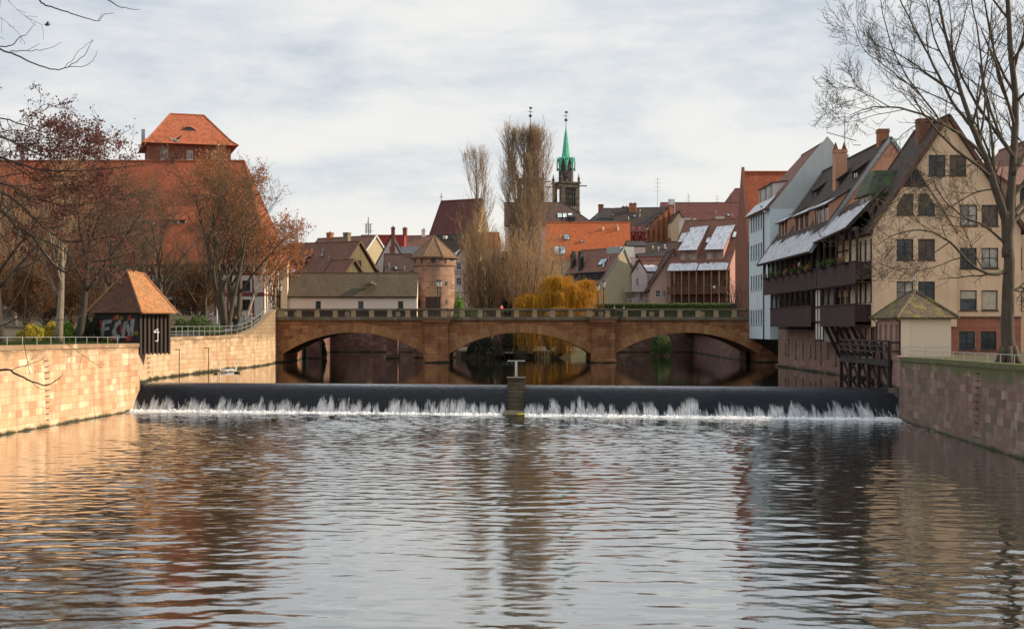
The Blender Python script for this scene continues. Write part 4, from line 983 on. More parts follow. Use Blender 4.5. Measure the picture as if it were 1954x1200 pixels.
# ---- bushes
def bush(px,Y,wx,wy,h,zb,m,label,seed,n=2600,sz=.09,kind='shrub',name='shrub'):
    r=random.Random(seed); root=thing(name,label,kind,(X(px,Y),Y,zb)); a=MB(); b=MB()
    for k in range(14):
        an=r.uniform(0,6.28); a.tube([(0,0,-.1),(math.cos(an)*wx*.2,math.sin(an)*wy*.2,h*.4),(math.cos(an)*wx*.42,math.sin(an)*wy*.42,h*.75)],[.035,.025,.012],4)
    for k in range(n):
        u=r.uniform(-1,1); v=r.uniform(-1,1)
        if u*u+v*v>1: continue
        top=h*math.sqrt(max(0,1-u*u-v*v))*(.72+.5*mnoise.noise(Vector((u*2.2+seed,v*2.2,0)))+.15*r.random()); z=top*(1-.55*r.random()**2.2)
        p=Vector((u*wx/2,v*wy/2,z)); s_=sz*r.uniform(.6,1.4); d=Vector((r.gauss(0,1),r.gauss(0,1),r.gauss(0,1))).normalized(); e=d.orthogonal().normalized()*s_*.6
        b.face([p-d*s_,p+e,p+d*s_,p-e])
    a.build('stems',['bark_twig'],root); b.build('foliage',[m],root); return root
bush(62,104,2.6,2,1.25,5.0,'leaf_forsythia','yellow flowering bush at the far left behind the railing',1)
bush(92,108,3.6,2,1.5,5.0,'leaf_forsythia','large yellow flowering bush left of the pale trunk',2,4200)
bush(128,106,1.8,1.6,1.35,5.0,'leaf_lime','bright green bush between the two nearest trunks',3,2200)
bush(168,106,2.0,1.6,2.0,5.0,'leaf_dark','dark evergreen bush against the graffiti wall',4,2600)
bush(370,136,4.4,2.2,1.75,5.35,'leaf_green','round green bush behind the railing right of the sluice hut',5,5200)
bush(408,139,2.4,2,.85,5.45,'leaf_green','lower green bush beside the round one near the path',6,1800,.07)
bush(876,184,1.5,1.3,3.6,7.0,'leaf_lime','bright green shrub at the foot of the round tower',7,2600)
bush(895,187,2.4,1.5,1.6,7.2,'leaf_green','low dark green shrub beside the half timbered white house',8,1500)
bush(318,138,2.6,2,1.5,5.4,'leaf_tan','dry tan bush beside the sluice hut',9,2000)
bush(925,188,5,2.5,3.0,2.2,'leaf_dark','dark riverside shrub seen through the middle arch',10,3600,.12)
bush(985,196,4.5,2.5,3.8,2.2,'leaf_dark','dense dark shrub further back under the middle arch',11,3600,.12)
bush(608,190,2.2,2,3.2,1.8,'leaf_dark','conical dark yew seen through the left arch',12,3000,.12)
bush(1262,205,3.2,2,3.6,1.9,'leaf_green','overhanging green shrub seen through the right arch',13,3000,.12)
# ivy-topped embankment wall on the right, beyond the bridge
hd=thing('ivy_hedge','long low ivy covered embankment behind the right half of the bridge','hedge',(X(1285,228),228,6.8)); m=MB(); rr=random.Random(77)
m.box((-12.6,-.6,0),(12.6,.8,3.0)); m.build('hedge_core',['leaf_dark'],hd)
m=MB()
for i in range(15000):
    x=rr.uniform(-12.8,12.8); z=rr.uniform(0,3.1); y=-.62-rr.random()*.18 if z<3.0 else rr.uniform(-.7,.9); z+=.08*mnoise.noise(Vector((x,0,0)))
    s_=.10*rr.uniform(.6,1.4); d=Vector((rr.gauss(0,1),rr.gauss(0,.5),rr.gauss(0,1))).normalized(); e=d.orthogonal().normalized()*s_*.7; p=Vector((x,y,z)); m.face([p-d*s_,p+e,p+d*s_,p-e])
m.build('foliage',['leaf_green'],hd)
# grass on the left bank
gm=MB(); rr=random.Random(8)
for i in range(26000):
    Y=rr.uniform(80,160); a=lerpline(FULL,Y); o=rr.uniform(.55,7); x=a[0]-o
    if Y>124 and -35<x<-28: continue
    z=gz_left(Y)+min(.6,o*.02); h=rr.uniform(.06,.22); w_=.02
    gm.face([(x-w_,Y,z-.02),(x+w_,Y,z-.02),(x+rr.uniform(-.06,.06),Y+rr.uniform(-.04,.04),z+h)])
stuff(gm.build('grass',['leaf_green']),'short green grass along the top of the left quay','grass')
# ------------------------------------------------------------------ house kit
WST={'white':('frame_white','glass_dark',2,2),'white1':('frame_white','glass_curtain',2,1),'brown':('frame_brown','glass_dark',2,2),'dark':('frame_dark','glass_dark',2,3),'niche':('plaster_rose','plaster_rose',1,1),'slot':('frame_dark','glass_dark',1,1),
 'blue':('frame_blue','glass_dark',1,2),'brown3':('frame_brown','glass_brown',2,1),'curtain':('frame_brown','glass_curtain',2,2),'shut':('frame_brown','blind_cream',1,1),'halfblind':('frame_brown','glass_dark',1,1),'bigwhite':('frame_white','glass_sky',3,2),'lightbox':('frame_brown','glass_curtain',3,1)}
def window(parent,o,u,a0,b0,a1,b1,style,depth=.16,tri=None):
    fm,pm,nx,ny=WST[style]; o=Vector(o); u=Vector(u).normalized(); n=u.cross(Vector((0,0,1))); t=min(.07,(a1-a0)*.12)
    Q=lambda a,b,d:o+u*a+Vector((0,0,b))+n*d
    m=MB()
    def bar(p0,q0,p1,q1,d0,d1): m.extrude([Q(p0,q0,d0),Q(p1,q0,d0),Q(p1,q1,d0),Q(p0,q1,d0)],n*(d1-d0))
    d0,d1=-depth+.03,-depth+.09
    bar(a0,b0,a0+t,b1,d0,d1); bar(a1-t,b0,a1,b1,d0,d1); bar(a0+t,b0,a1-t,b0+t,d0,d1); bar(a0+t,b1-t,a1-t,b1,d0,d1)
    for k in range(1,nx): c=a0+(a1-a0)*k/nx; bar(c-t*.4,b0+t,c+t*.4,b1-t,d0,d1-.01)
    for k in range(1,ny): c=b0+(b1-b0)*k/ny; bar(a0+t,c-t*.32,a1-t,c+t*.32,d0+.004,d1-.016)
    bar(a0-.06,b0-.09,a1+.06,b0-.003,-.01,.07)
    f=m.build('window',[fm],parent); p=MB(); p.face([Q(a0,b0,d0-.01),Q(a1,b0,d0-.01),Q(a1,b1,d0-.01),Q(a0,b1,d0-.01)]); p.build('pane',[pm],f)
    if style=='halfblind': p=MB(); c=b0+(b1-b0)*.58; p.face([Q(a0+t,c,d0+.02),Q(a1-t,c,d0+.02),Q(a1-t,b1-t,d0+.02),Q(a0+t,b1-t,d0+.02)]); p.build('blind',['blind_cream'],f)
    return f
HOUSES={}
class House:
    def __init__(s,name,label,cat,cx,cy,w,d,zb,ze,zr,ridge='x',rz=0,wall='plaster_white',roof='tile_brown',wm=None,wins=None,wpx=None,ove=.45,ovg=.2,ovb=None,hl=0,hr=0,chim=(),rth=.2,snowm=None,rp=.5,verge=None,group=None,roofkw=True,depth=.16):
        s.root=thing(name,label,cat,(cx,cy,zb),rz,group); s.w,s.d,s.zb=w,d,zb; s.he=ze-zb; s.hr=zr-zb; s.ridge=ridge; s.cx,s.cy,s.rz=cx,cy,rz
        s.ov=ove; wins=dict(wins or {}); mats=[wall]; s.rp=rp
        s.yf=cy-d/2; HOUSES.setdefault(name,s)
        if wpx:
            L=wins.setdefault('f',[])
            for (a,b,c,e,st) in wpx: L.append((X(a,s.yf)-cx+w/2,Z(e,s.yf)-zb,X(c,s.yf)-cx+w/2,Z(b,s.yf)-zb,st))
        s.faces={'f':(Vector((-w/2,-d/2,0)),Vector((1,0,0)),w),'r':(Vector((w/2,-d/2,0)),Vector((0,1,0)),d),'b':(Vector((w/2,d/2,0)),Vector((-1,0,0)),w),'l':(Vector((-w/2,d/2,0)),Vector((0,-1,0)),d)}
        m=MB(); wm=wm or {}
        for k,(o,u,L) in s.faces.items():
            gable=(k in 'rl' and ridge=='x' and not (hr if k=='r' else hl)) or (k in 'fb' and ridge=='y' and not (hl if k=='f' else hr))
            rp_=rp if k in 'fr' else 1-rp
            poly=[(0,0),(L,0),(L,s.he),(L*rp_,s.hr-.05),(0,s.he)] if gable else [(0,0),(L,0),(L,s.he),(0,s.he)]
            if k in wm and wm[k] not in mats: mats.append(wm[k])
            mi=mats.index(wm[k]) if k in wm else 0
            m.wall(o,u,0,poly,[h[:4] for h in wins.get(k,())],depth,mi)
        s.wall=m.build('wall',mats,s.root)
        for k,L in wins.items():
            for h in L: window(s.root,s.faces[k][0],s.faces[k][1],*h[:5],depth=depth)
        # roof
        if roofkw and roof:
            m=MB(); t=rth
            ovb=ove if ovb is None else ovb
            def A(p): # map (along ridge, across) to local
                return Vector((p[0],p[1],p[2])) if ridge=='x' else Vector((-p[1],p[0],p[2]))
            if ridge=='x': L,D=w,d
            else: L,D=d,w
            yr=-D/2+D*(rp if ridge=='x' else 1-rp)
            k1=(s.hr-s.he)/(yr+D/2); k2=(s.hr-s.he)/(D/2-yr); z0=s.he+.02+t; zr_=s.hr+.02+t; zr_=s.hr+t*.8
            xa,xb=-L/2-(0 if hl else ovg),L/2+(0 if hr else ovg)
            z0a=s.he-k1*ove+t*.8; z0b=s.he-k2*ovb+t*.8
            ea,eb=(-L/2-ove if hl else xa),(L/2+ove if hr else xb)
            ra,rb=(-L/2+hl if hl else xa),(L/2-hr if hr else xb)
            def rs(pts,mi=0):
                p=[A(q) for q in pts]; n=(p[1]-p[0]).cross(p[2]-p[0]).normalized()
                if n.z<0: p=[p[1],p[0]]+p[:1:-1]; n=-n
                e=(p[1]-p[0]).normalized(); up=n.cross(e); uv=[((q-p[0]).dot(e),(q-p[0]).dot(up)) for q in p]
                m.face(p,mi,uv); lo=[q-n*t for q in p]; m.face(list(reversed(lo)),mi)
                for i in range(len(p)): j=(i+1)%len(p); m.face([lo[i],lo[j],p[j],p[i]],mi)
            rs([(ea,-D/2-ove,z0a),(eb,-D/2-ove,z0a),(rb,yr,zr_),(ra,yr,zr_)])
            rs([(eb,D/2+ovb,z0b),(ea,D/2+ovb,z0b),(ra,yr,zr_),(rb,yr,zr_)])
            if hl: rs([(ea,D/2+ovb,z0b),(ea,-D/2-ove,z0a),(ra,yr,zr_)])
            if hr: rs([(eb,-D/2-ove,z0a),(eb,D/2+ovb,z0b),(rb,yr,zr_)])
            m.tube([A((ra,yr,zr_-.02)),A((rb,yr,zr_-.02))],.12,6)
            if hl:
                m.tube([A((ea,-D/2-ove,z0a)),A((ra,yr,zr_))],.1,5); m.tube([A((ea,D/2+ovb,z0b)),A((ra,yr,zr_))],.1,5)
            if hr:
                m.tube([A((eb,-D/2-ove,z0a)),A((rb,yr,zr_))],.1,5); m.tube([A((eb,D/2+ovb,z0b)),A((rb,yr,zr_))],.1,5)
            s.roof=m.build('roof',[roof],s.root); s.k=k1; s.t=t
            if verge:
                for x in (xa,xb):
                    m=MB(); sg=-1 if x<0 else 1
                    m.beam(A((x+sg*.03,-D/2-ove,z0a-.03)),A((x+sg*.03,yr,zr_-.03)),.08,.3); m.beam(A((x+sg*.03,D/2+ovb,z0b-.03)),A((x+sg*.03,yr,zr_-.03)),.08,.3)
                    m.build('verge_board',[verge],s.root)
        else: s.roof=s.root
        for c in chim: s.chimney(*c)
    def chimney(s,x,y,z0,z1,w=.7,d=.6,mat='brick_red',pots=1):
        m=MB(); m.box((x-w/2,y-d/2,z0-s.zb),(x+w/2,y+d/2,z1-s.zb)); m.box((x-w/2-.07,y-d/2-.07,z1-s.zb-.22),(x+w/2+.07,y+d/2+.07,z1-s.zb-.1)); m.box((x-w/2-.05,y-d/2-.05,z1-s.zb+.002),(x+w/2+.05,y+d/2+.05,z1-s.zb+.07))
        for k in range(pots): m.lathe((x-w/2+w*(k+.5)/pots,y,z1-s.zb+.05),[(.11,0),(.09,.3)],8,1)
        m.build('chimney',[mat,'metal_dark'],s.roof)
    def slope_y(s,z): return -s.d/2+(z-s.zb-s.he)/s.k
    def shed(s,xc,z0,w,h,ks=.35,wall='plaster_white',roof='tile_brown',style='brown',nw=2,snow=False,ov=.25):
        """shed dormer on the front slope (x ridge houses)"""
        yf=s.slope_y(z0)+.02; z0=z0-s.zb; zt=z0+h; kk=max(.05,s.k-ks); y1=yf+(h)/kk
        m=MB(); a,b=xc-w/2,xc+w/2
        m.wall((a,yf,z0-.15),(1,0,0),0,[(0,0),(w,0),(w,h+.15),(0,h+.15)],[(w*(i+.12)/nw,.35,w*(i+.88)/nw,h+.0) for i in range(nw)],.1)
        m.face([(b,yf,z0-.15),(b,y1,zt+ks*(y1-yf)),(b,yf,zt)]); m.face([(a,yf,zt),(a,y1,zt+ks*(y1-yf)),(a,yf,z0-.15)])
        D=m.build('dormer',[wall],s.root)
        for i in range(nw): window(D,(a,yf,z0-.15),(1,0,0),w*(i+.12)/nw,.35,w*(i+.88)/nw,h,style,.1) if False else None
        fm,pm,nx,ny=WST[style]; m=MB()
        for i in range(nw):
            p0,p1=a+w*(i+.12)/nw,a+w*(i+.88)/nw; m.box((p0,yf+.05,z0+.2),(p1,yf+.09,zt-.15),1)
            for q in (p0+.03,(p0+p1)/2,p1-.03): m.box((q-.03,yf+.03,z0+.2),(q+.03,yf+.048,zt-.15),0)
        m.build('dormer_window',[fm,pm],D)
        m=MB(); q=.12; m.slab([(a-.15,yf-ov,zt-ks*ov+.1),(b+.15,yf-ov,zt-ks*ov+.1),(b+.15,y1+.1,zt+ks*(y1-yf+.1)+.1),(a-.15,y1+.1,zt+ks*(y1-yf+.1)+.1)],q); R_=m.build('dormer_roof',[roof],D)
        if snow:
            yy=yf-ov+.03; ye=yf+(y1-yf)*snow
            m=MB(); m.slab([(a-.12,yy,zt+ks*(yy-yf)+.15),(b+.12,yy,zt+ks*(yy-yf)+.15),(b+.05,ye,zt+ks*(ye-yf)+.15),(a-.02,ye-.3,zt+ks*(ye-.3-yf)+.15)],.045); m.build('snow',['snow_clean'],D)
        return D
    def skylight(s,xc,z0,w,h,mat='glass_skylight',fr='frame_dark',n=1,x0=None):
        m=MB(); k=s.k; L=math.hypot(1,k); up=Vector((0,1/L,k/L)); nn=Vector((0,-k/L,1/L)); 
        for i in range(n):
            c=Vector((xc+(i-(n-1)/2)*(w+.12),s.slope_y(z0),z0-s.zb))+nn*(s.t*.9); e=Vector((w/2,0,0))
            m.extrude([c-e,c+e,c+e+up*h,c-e+up*h],nn*.10,0); e2=Vector((w/2-.08,0,0)); m.extrude([c-e2+up*.08,c+e2+up*.08,c+e2+up*(h-.08),c-e2+up*(h-.08)],nn*.115,1)
        m.build('skylight',[fr,mat],s.roof)
    def timber(s,face,lines,w=.16,mat='timber_red',name='timber_frame',pr=.03):
        o,u,L=s.faces[face]; n=u.cross(Vector((0,0,1))); m=MB(); i=0
        for (a0,b0,a1,b1) in lines:
            i+=1; p=o+u*a0+Vector((0,0,b0))+n*(pr+.002*(i%5)); q=o+u*a1+Vector((0,0,b1))+n*(pr+.002*(i%5)); m.beam(p,q,w,.08,up=n) if False else m.beam(p,q,.08 if abs(a1-a0)>1e9 else w,.08,up=n)
        m.build(name,[mat],s.root)
    def snow(s,x0,x1,v0,v1,th=.05,mat='snow_clean',back=False):
        """snow sheet lying on the front slope between distances v0..v1 (m) above the eave"""
        k=s.k; L=math.hypot(1,k); up=Vector((0,1/L,k/L)); nn=Vector((0,-k/L,1/L)); c=Vector((0,-s.d/2-s.ov,s.he-k*s.ov+s.t*.8))
        m=MB(); n=max(4,int((x1-x0)/.5)); top=[];bot=[]
        for i in range(n+1):
            x=x0+(x1-x0)*i/n; e=v1*(1-.28*abs(mnoise.noise(Vector((x*.9,v1,3))))*2) if i not in (0,n) else v1*.8
            bot.append(c+Vector((x,0,0))+up*v0+nn*.01); top.append(c+Vector((x,0,0))+up*max(v0+.05,e)+nn*.01)
        for i in range(n):
            m.face([bot[i]+nn*th,bot[i+1]+nn*th,top[i+1]+nn*th,top[i]+nn*th],0,[(i*.5,0),(i*.5+.5,0),(i*.5+.5,v1-v0),(i*.5,v1-v0)]); m.face([bot[i],bot[i+1],bot[i+1]+nn*th,bot[i]+nn*th])
        m.build('snow',[mat],s.roof)
def fwall(lines): return lines
def antenna(root,x,y,z,h,n=5,w=1.0):
    m=MB(); m.tube([(x,y,z),(x,y,z+h)],.035,5)
    for i in range(n): zz=z+h*(.55+.42*i/max(1,n-1)); m.tube([(x-w/2*(1-.1*i),y,zz),(x+w/2*(1-.1*i),y,zz)],.022,4)
    m.tube([(x,y-w*.6,z+h*.8),(x,y+w*.4,z+h*.8)],.02,4)
    return m.build('aerial',['metal_dark'],root)
# ================================================================== left bank
# the great half timbered store with its vast red roof
Yw=176; xl,xr=X(-150,Yw),X(503,Yw)
W=xr-xl; zb=6.0; ze=Z(487,Yw)
rows=[]
def rel(x): return x-xl
for r0 in (Z(600,Yw)-zb+.6,Z(560,Yw)-zb+.35,Z(520,Yw)-zb+.15):
    for k in range(13):
        u=1.9+k*3.15
        if u+1<W: rows.append((u,r0,u+1.0,r0+1.25,'brown'))
wst=House('timbered_storehouse','vast red tiled storehouse with half timbered white walls on the left bank','building',(xl+xr)/2,Yw+8.5,W,17,zb,ze,Z(309,184.5),'x',0,'timber_infill','tile_red',hr=4.0,hl=4.0,wins={'f':rows},ove=.9,depth=.12,wm={'l':'timber_infill'})
L=[]
He=ze-zb
for b in (1.35,4.0,6.6,He-.12,4.25,6.85): L.append((0,b,W,b))
n=int(W/1.575)
for k in range(n+1):
    u=.12+k*1.575
    if u<W-.1: L.append((u,1.35,u,He))
for k in range(0,n,2):
    u=.12+k*1.575
    for b0,b1 in ((1.35,4.0),(4.25,6.6),(6.85,He-.1)):
        if (k//2)%2: L.append((u,b0,u+.9,b1))
        else: L.append((u+.9,b0,u,b1))
wst.timber('f',L,.2,'timber_red')
m=MB(); m.box((-W/2-.05,-8.6,0),(W/2+.05,-8.5,1.25)); m.build('stone_plinth',['house_base_stone'],wst.root)
wst.timber('r',[(0,b,17,b) for b in (1.35,4.1,6.7,He-.12)]+[(.1+k*1.68,1.35,.1+k*1.68,He) for k in range(11)],.2,'timber_red')
for px,py in ((120,432),(205,430),(285,432),(345,430),(408,436),(455,432),(80,380),(240,378),(395,378)):
    wst.shed(X(px,180)-(xl+xr)/2,Z(py,179),1.9,.75,ks=.75,wall='timber_infill',roof='tile_red',style='brown',nw=2)
# water tower behind it
tw=thing('brick_tower','square brick tower with orange bell shaped hip roof above the red storehouse','tower',(X(357,194),194,20),R(17))
hw=5.35
zt=Z(273,189)-20
m=MB(); wn4=[]
for k,(o,u) in enumerate((((-hw,-hw,0),(1,0,0)),((hw,-hw,0),(0,1,0)),((hw,hw,0),(-1,0,0)),((-hw,hw,0),(0,-1,0)))):
    hs=[(1.55,zt-2.35,2.5,zt-.95),(4.9,zt-2.2,5.75,zt-.95),(8.2,zt-2.3,9.2,zt-.95)] if k==0 else [(4.6,zt-2.0,5.1,zt-1.0),(7.6,zt-2.0,8.1,zt-1.0)]
    m.wall(o,u,0,[(0,0),(2*hw,0),(2*hw,zt),(0,zt)],hs,.22); wn4.append((o,u,hs))
m.build('wall',['brick_red'],tw)
for o,u,hs in wn4:
    for h in hs: window(tw,o,u,*h,'white1',.2)
m=MB(); m.box((1.35-hw,-hw-.06,zt-.93),(2.7-hw,-hw+.02,zt-.7)); m.build('lintel',['parapet_stone'],tw)
m=MB()
rings=[(6.25,6.25,zt-.25),(5.45,5.45,zt+.35),(4.75,4.6,zt+1.15),(2.25,.05,Z(211,190)-20)]
pr=None
for i,(a,b,z) in enumerate(rings):
    c=[Vector((-a,-b,z)),Vector((a,-b,z)),Vector((a,b,z)),Vector((-a,b,z))]
    if pr:
        for j in range(4): m.face([pr[j],pr[(j+1)%4],c[(j+1)%4],c[j]])
        for j in range(4): m.tube([pr[j],c[j]],.12,5)
    pr=c
m.tube([(-2.25,0,rings[-1][2]),(2.25,0,rings[-1][2])],.16,6); m.face([(-6.25,-6.25,zt-.25),(-6.25,6.25,zt-.25),(6.25,6.25,zt-.25),(6.25,-6.25,zt-.25)])
rf=m.build('roof',['tile_tower'],tw)
m=MB(); # eyebrow dormer
yy=-3.35; z0=zt+1.75; n=8
top=[(-1.15+2.3*i/n*1.0,yy-.35,z0+.62*math.sin(math.pi*i/n)**1.2) for i in range(n+1)]
for a,b in zip(top,top[1:]):
    m.face([a,b,(b[0]*1.3,yy+1.3,z0+.95+.15),(a[0]*1.3,yy+1.3,z0+.95+.15)]); m.face([(a[0],yy-.35,z0-.25),(b[0],yy-.35,z0-.25),(b[0],yy-.30,b[2]-.06),(a[0],yy-.30,a[2]-.06)],1)
m.build('eyebrow_dormer',['tile_tower','frame_dark'],rf)
m=MB(); m.box((-6.15,-3.0,zt+.2),(-5.7,-2.5,zt+1.9)); m.build('chimney',['metal_zinc'],rf)
# covered town wall on arches, mossy roof
Yc=189; xa,xb=X(556,Yc),X(797,Yc)
cw=House('covered_footbridge','long low white walled covered footbridge with mossy tiled roof','bridge',(xa+xb)/2,Yc,xb-xa,6,6.5,10.35,13.1,'x',R(1.5),'plaster_warmwhite','tile_wallroof',wpx=None,
  wins={'f':[(X(p,Yc-3)-xa-.32,2.05,X(p,Yc-3)-xa+.36,2.95,'slot') for p in (606,687,763)]},ove=.5,ovg=.05)
m=MB(); m.box((-(xb-xa)/2,-3.06,3.55),((xb-xa)/2,-3.0,3.8)); m.build('eave_band',['brick_red'],cw.root)
m=MB(); m.box((-(xb-xa)/2-.02,-3.08,0),((xb-xa)/2,-3.01,1.75)); m.build('dark_plinth',['wood_dark'],cw.root)
m=MB()
for k,u in enumerate((2.6,)):
    m.extrude([(u-1.1-.3,-3.35,4.95),(u-.3+.8,-3.35,4.95),(u-.25,-3.35,5.3)],(0,1.2,.35))
m.build('eyebrow_dormer',['tile_wallroof'],cw.roof)
for px in (603,750): m=MB(); a=X(px,Yc)-(xa+xb)/2; m.box((a-.75,-2.6,-5.5),(a+.75,2.6,-.01)); m.build('pier',['far_quay_stone'],cw.root)
m=MB(); a=-(xb-xa)/2; m.box((a-1.0,-3.4,0),(a-.05,-2.3,7.6)); m.box((a-1.1,-3.5,7.6),(a+.05,-2.2,7.8)); m.build('end_pillar',['plaster_offwhite'],cw.root)
# round tower
rt=thing('round_tower','round sandstone tower with eight sided tiled roof beside the covered footbridge','tower',(X(829,193),193,0))
m=MB(); m.lathe((0,0,0),[(2.95,.9),(2.8,7),(2.72,14.2),(2.9,14.35),(2.9,15.6)],40); m.build('wall',['tower_stone'],rt,False)
m=MB(); n=8; ez,az=15.5,18.45; er=3.45
for k in range(n):
    a0=2*math.pi*(k+.5)/n; a1=2*math.pi*(k+1.5)/n
    p=[Vector((er*math.cos(a0),er*math.sin(a0),ez)),Vector((er*math.cos(a1),er*math.sin(a1),ez)),Vector((0,0,az))]
    nn=(p[1]-p[0]).cross(p[2]-p[0]).normalized(); e_=(p[1]-p[0]).normalized(); up=nn.cross(e_)
    m.face(p,0,[((q-p[0]).dot(e_),(q-p[0]).dot(up)) for q in p]); m.face([p[1]-Vector((0,0,.2)),p[0]-Vector((0,0,.2)),Vector((0,0,ez-.2))]); m.face([p[0]-Vector((0,0,.2)),p[1]-Vector((0,0,.2)),p[1],p[0]])
    m.tube([p[0],p[2]],.08,5)
m.build('roof',['tile_conical'],rt)
for (px,py,w_,h_) in ((792,497,.22,.8),(806,497,.22,.8),(829,496,.6,.75),(853,497,.2,.8),(854,541,.28,.55),(801,579,.35,.7),(854,577,.28,.6)):
    m=MB(); r_=2.97 if py<510 else 2.8; sx=(px-829)*191/F; an=math.asin(max(-.97,min(.97,sx/r_))); c=Vector((r_*math.sin(an),-r_*math.cos(an),Z(py,191))); e_=Vector((math.cos(an),math.sin(an),0))*w_/2; nn=Vector((math.sin(an),-math.cos(an),0))
    m.extrude([c-e_-Vector((0,0,h_/2))-nn*.1,c+e_-Vector((0,0,h_/2))-nn*.1,c+e_+Vector((0,0,h_/2))-nn*.1,c-e_+Vector((0,0,h_/2))-nn*.1],nn*.09); m.build('window_slit',['frame_dark'],rt)
m=MB(); m.slab([(-1.1,-3.6,10.1),(1.1,-3.6,10.1),(1.0,-2.7,11.4),(-1.0,-2.7,11.4)],.15); m.build('porch_roof',['tile_conical'],rt)
m=MB(); m.box((-1.0,-3.5,7.0),(1.0,-2.7,10.05)); m.build('porch',['wood_dark'],rt)
# ================================================================== houses behind, left to right
h=House('brown_roofed_house','brown roofed house with green boarded gable left of the footbridge','house',X(618,247),247,15,11,7,15.3,20.6,'x',R(-30),'wood_green','tile_redbrown',ovg=.35,ove=.4,wins={'r':[(4.6,9.2,6.2,10.5,'brown3')]},verge='wood_brown')
h.shed(-4.6,16.1,1.6,1.3,.5,'wood_dark','tile_redbrown','dark',1); h.shed(-1.6,16.2,1.6,1.3,.5,'wood_dark','tile_redbrown','dark',1)
h.chimney(4.6,.5,19,22.3,1.0,.9,'parapet_stone',0)
for a,b in ((-5.5,-4.2),(-3.5,-2.0),(-7,-6)): h.snow(a,b,.5,1.5)
h=House('small_gabled_annex','small annex with green boarded gable in front of the brown roofed house','house',X(655,238),238,5.2,5.5,7,14.1,17.2,'x',R(-42),'wood_green','tile_redbrown',ovg=.3,verge='wood_brown')
h=House('cream_gabled_house','house with plain cream gable rising behind the brown roofed house','house',X(662,268),268,15,11,7,17.0,22.9,'x',R(-38),'plaster_beige','tile_rust',ovg=.15,wins={'r':[(3.0,9.8,4.0,11.3,'brown'),(6.0,9.8,7.0,11.3,'brown')]},verge='frame_white')
h.chimney(-4.5,0,21,24,1.1,.8,'brick_orange',1)
# modern block with red top
mb_=thing('modern_building','modern white and glass building with a red box on its roof','building',(X(728,275),275,7))
m=MB(); 
m.box((-4.2,-3,0),(4.2,5,13.6)); m.build('wall',['plaster_white'],mb_)
m=MB(); m.box((-3.6,-2.6,13.6),(4.6,3,16.6)); m.box((-3.7,-2.7,16.6),(4.7,3.1,16.75)); m.build('roof_box',['panel_red'],mb_)
m=MB(); 
for i in range(5):
    for j in range(4): m.box((-4.1+i*1.65,-3.08,1.2+j*3.1),(-2.65+i*1.65,-3.0,3.4+j*3.1),0)
m.build('glazing',['glass_sky'],mb_)
m=MB(); m.extrude([(4.0,-3.2,14.5),(8.5,-3.2,14.5),(8.5,-3.2,10),(4.3,-3.2,8)],(0,5,0)); m.build('metal_roof',['metal_zinc'],mb_)
ms_=thing('phone_mast','phone mast with panel antennas on the red topped roof','mast',(X(703,273),273,23)); m=MB(); m.tube([(0,0,-3),(0,0,4.2)],.12,6); 
for k in range(3): m.box((-.55+k*.4,-.2-.1*k,1.0+.5*(k%2)),(-.3+k*.4,.1,2.9+.5*(k%2)))
for k in range(3): m.box((-.7,-.15,.2+k*1.3),(.9,.05,.28+k*1.3))
m.lathe((.9,-.2,-.4),[(.05,0),(.4,.15),(.45,.2)],10); m.build('mast_frame',['metal_rail'],ms_)
h=House('white_gabled_house','white gabled house with one long dark roof slope and tall brick chimney','house',X(750,252),252,9.2,8,7,13.5,22.0,'y',0,'plaster_white','slate_dark',ovg=.1,ove=.25)
h.chimney(.35,-4.1,17,23.4,.62,.6,'brick_red',1)
h=House('low_brown_house','low brown roofed house with dark shed beside the round tower','house',X(764,241),241,5.2,6,7,14.6,18.3,'x',R(8),'plaster_offwhite','tile_umber',ove=.4,wins={'f':[(.5,4.6,1.7,6.8,'dark'),(3.0,4.6,4.4,6.8,'dark')]})
h.chimney(-1.4,.5,17,19.6,.7,.7,'brick_red',0)
h=House('dark_shed','dark shed with green metal roof between white gable and brown roof','shed',X(728,239),239,2.6,4,7,13.2,14.3,'x',0,'wood_dark','copper_green' if 0 else 'tile_greenslate',ove=.15,wins={'f':[(.4,4.0,1.0,5.4,'white')]})
h=House('distant_red_house','far red roofed house peeping over left of the tower roof','house',X(790,300),300,9,8,7,21.5,25.2,'x',R(-15),'plaster_beige','tile_rust',ove=.3)
h.chimney(-2,0,24,27,.8,.7,'brick_red',1); h.chimney(2.2,0,24,26.6,.8,.7,'plaster_white',1)
h=House('distant_brown_house','brown roofed house in the gap between white gable and round tower','house',X(772,275),275,8,8,7,17.5,21.0,'x',R(-20),'plaster_offwhite','tile_brown',ove=.3)
h.chimney(-1,0,19,22.6,.8,.7,'metal_zinc',1)
# church with steep maroon roof
ch=House('church','church with very steep maroon roof and lit stone gable behind the slim poplar','church',X(872,345),345,15,12.5,7,19,Z(383,345),'x',R(-33),'plaster_yellow','tile_maroon',ove=.5,ovg=.0,hl=2.8)
m=MB(); z=Z(386,345)-7; m.tube([(-4.7,0,z),(-4.7,0,z+2.4)],.08,5); m.box((-5.2,-.06,z+1.5),(-4.2,.06,z+1.62)); m.build('roof_cross',['metal_dark'],ch.roof)
h=House('small_gable_house','small dark roofed house with beige gable in front of the church','house',X(855,300),300,8.5,6.5,7,21.8,25.4,'x',R(-38),'plaster_yellow','slate_dark',ovg=.3,wins={'r':[(2.2,15.3,4.2,16.3,'white')]},verge='wood_brown')
h=House('snowy_roof_house','house with patchy snow on its dark roof behind the half timbered gable','house',X(873,272),272,8,8,7,18.5,22.8,'x',R(-25),'plaster_offwhite','tile_darkbrown',ove=.3)
h.snow(-3.6,3.0,.2,3.4); h.chimney(-3.2,1,20,23.6,.6,.6,'plaster_white',1)
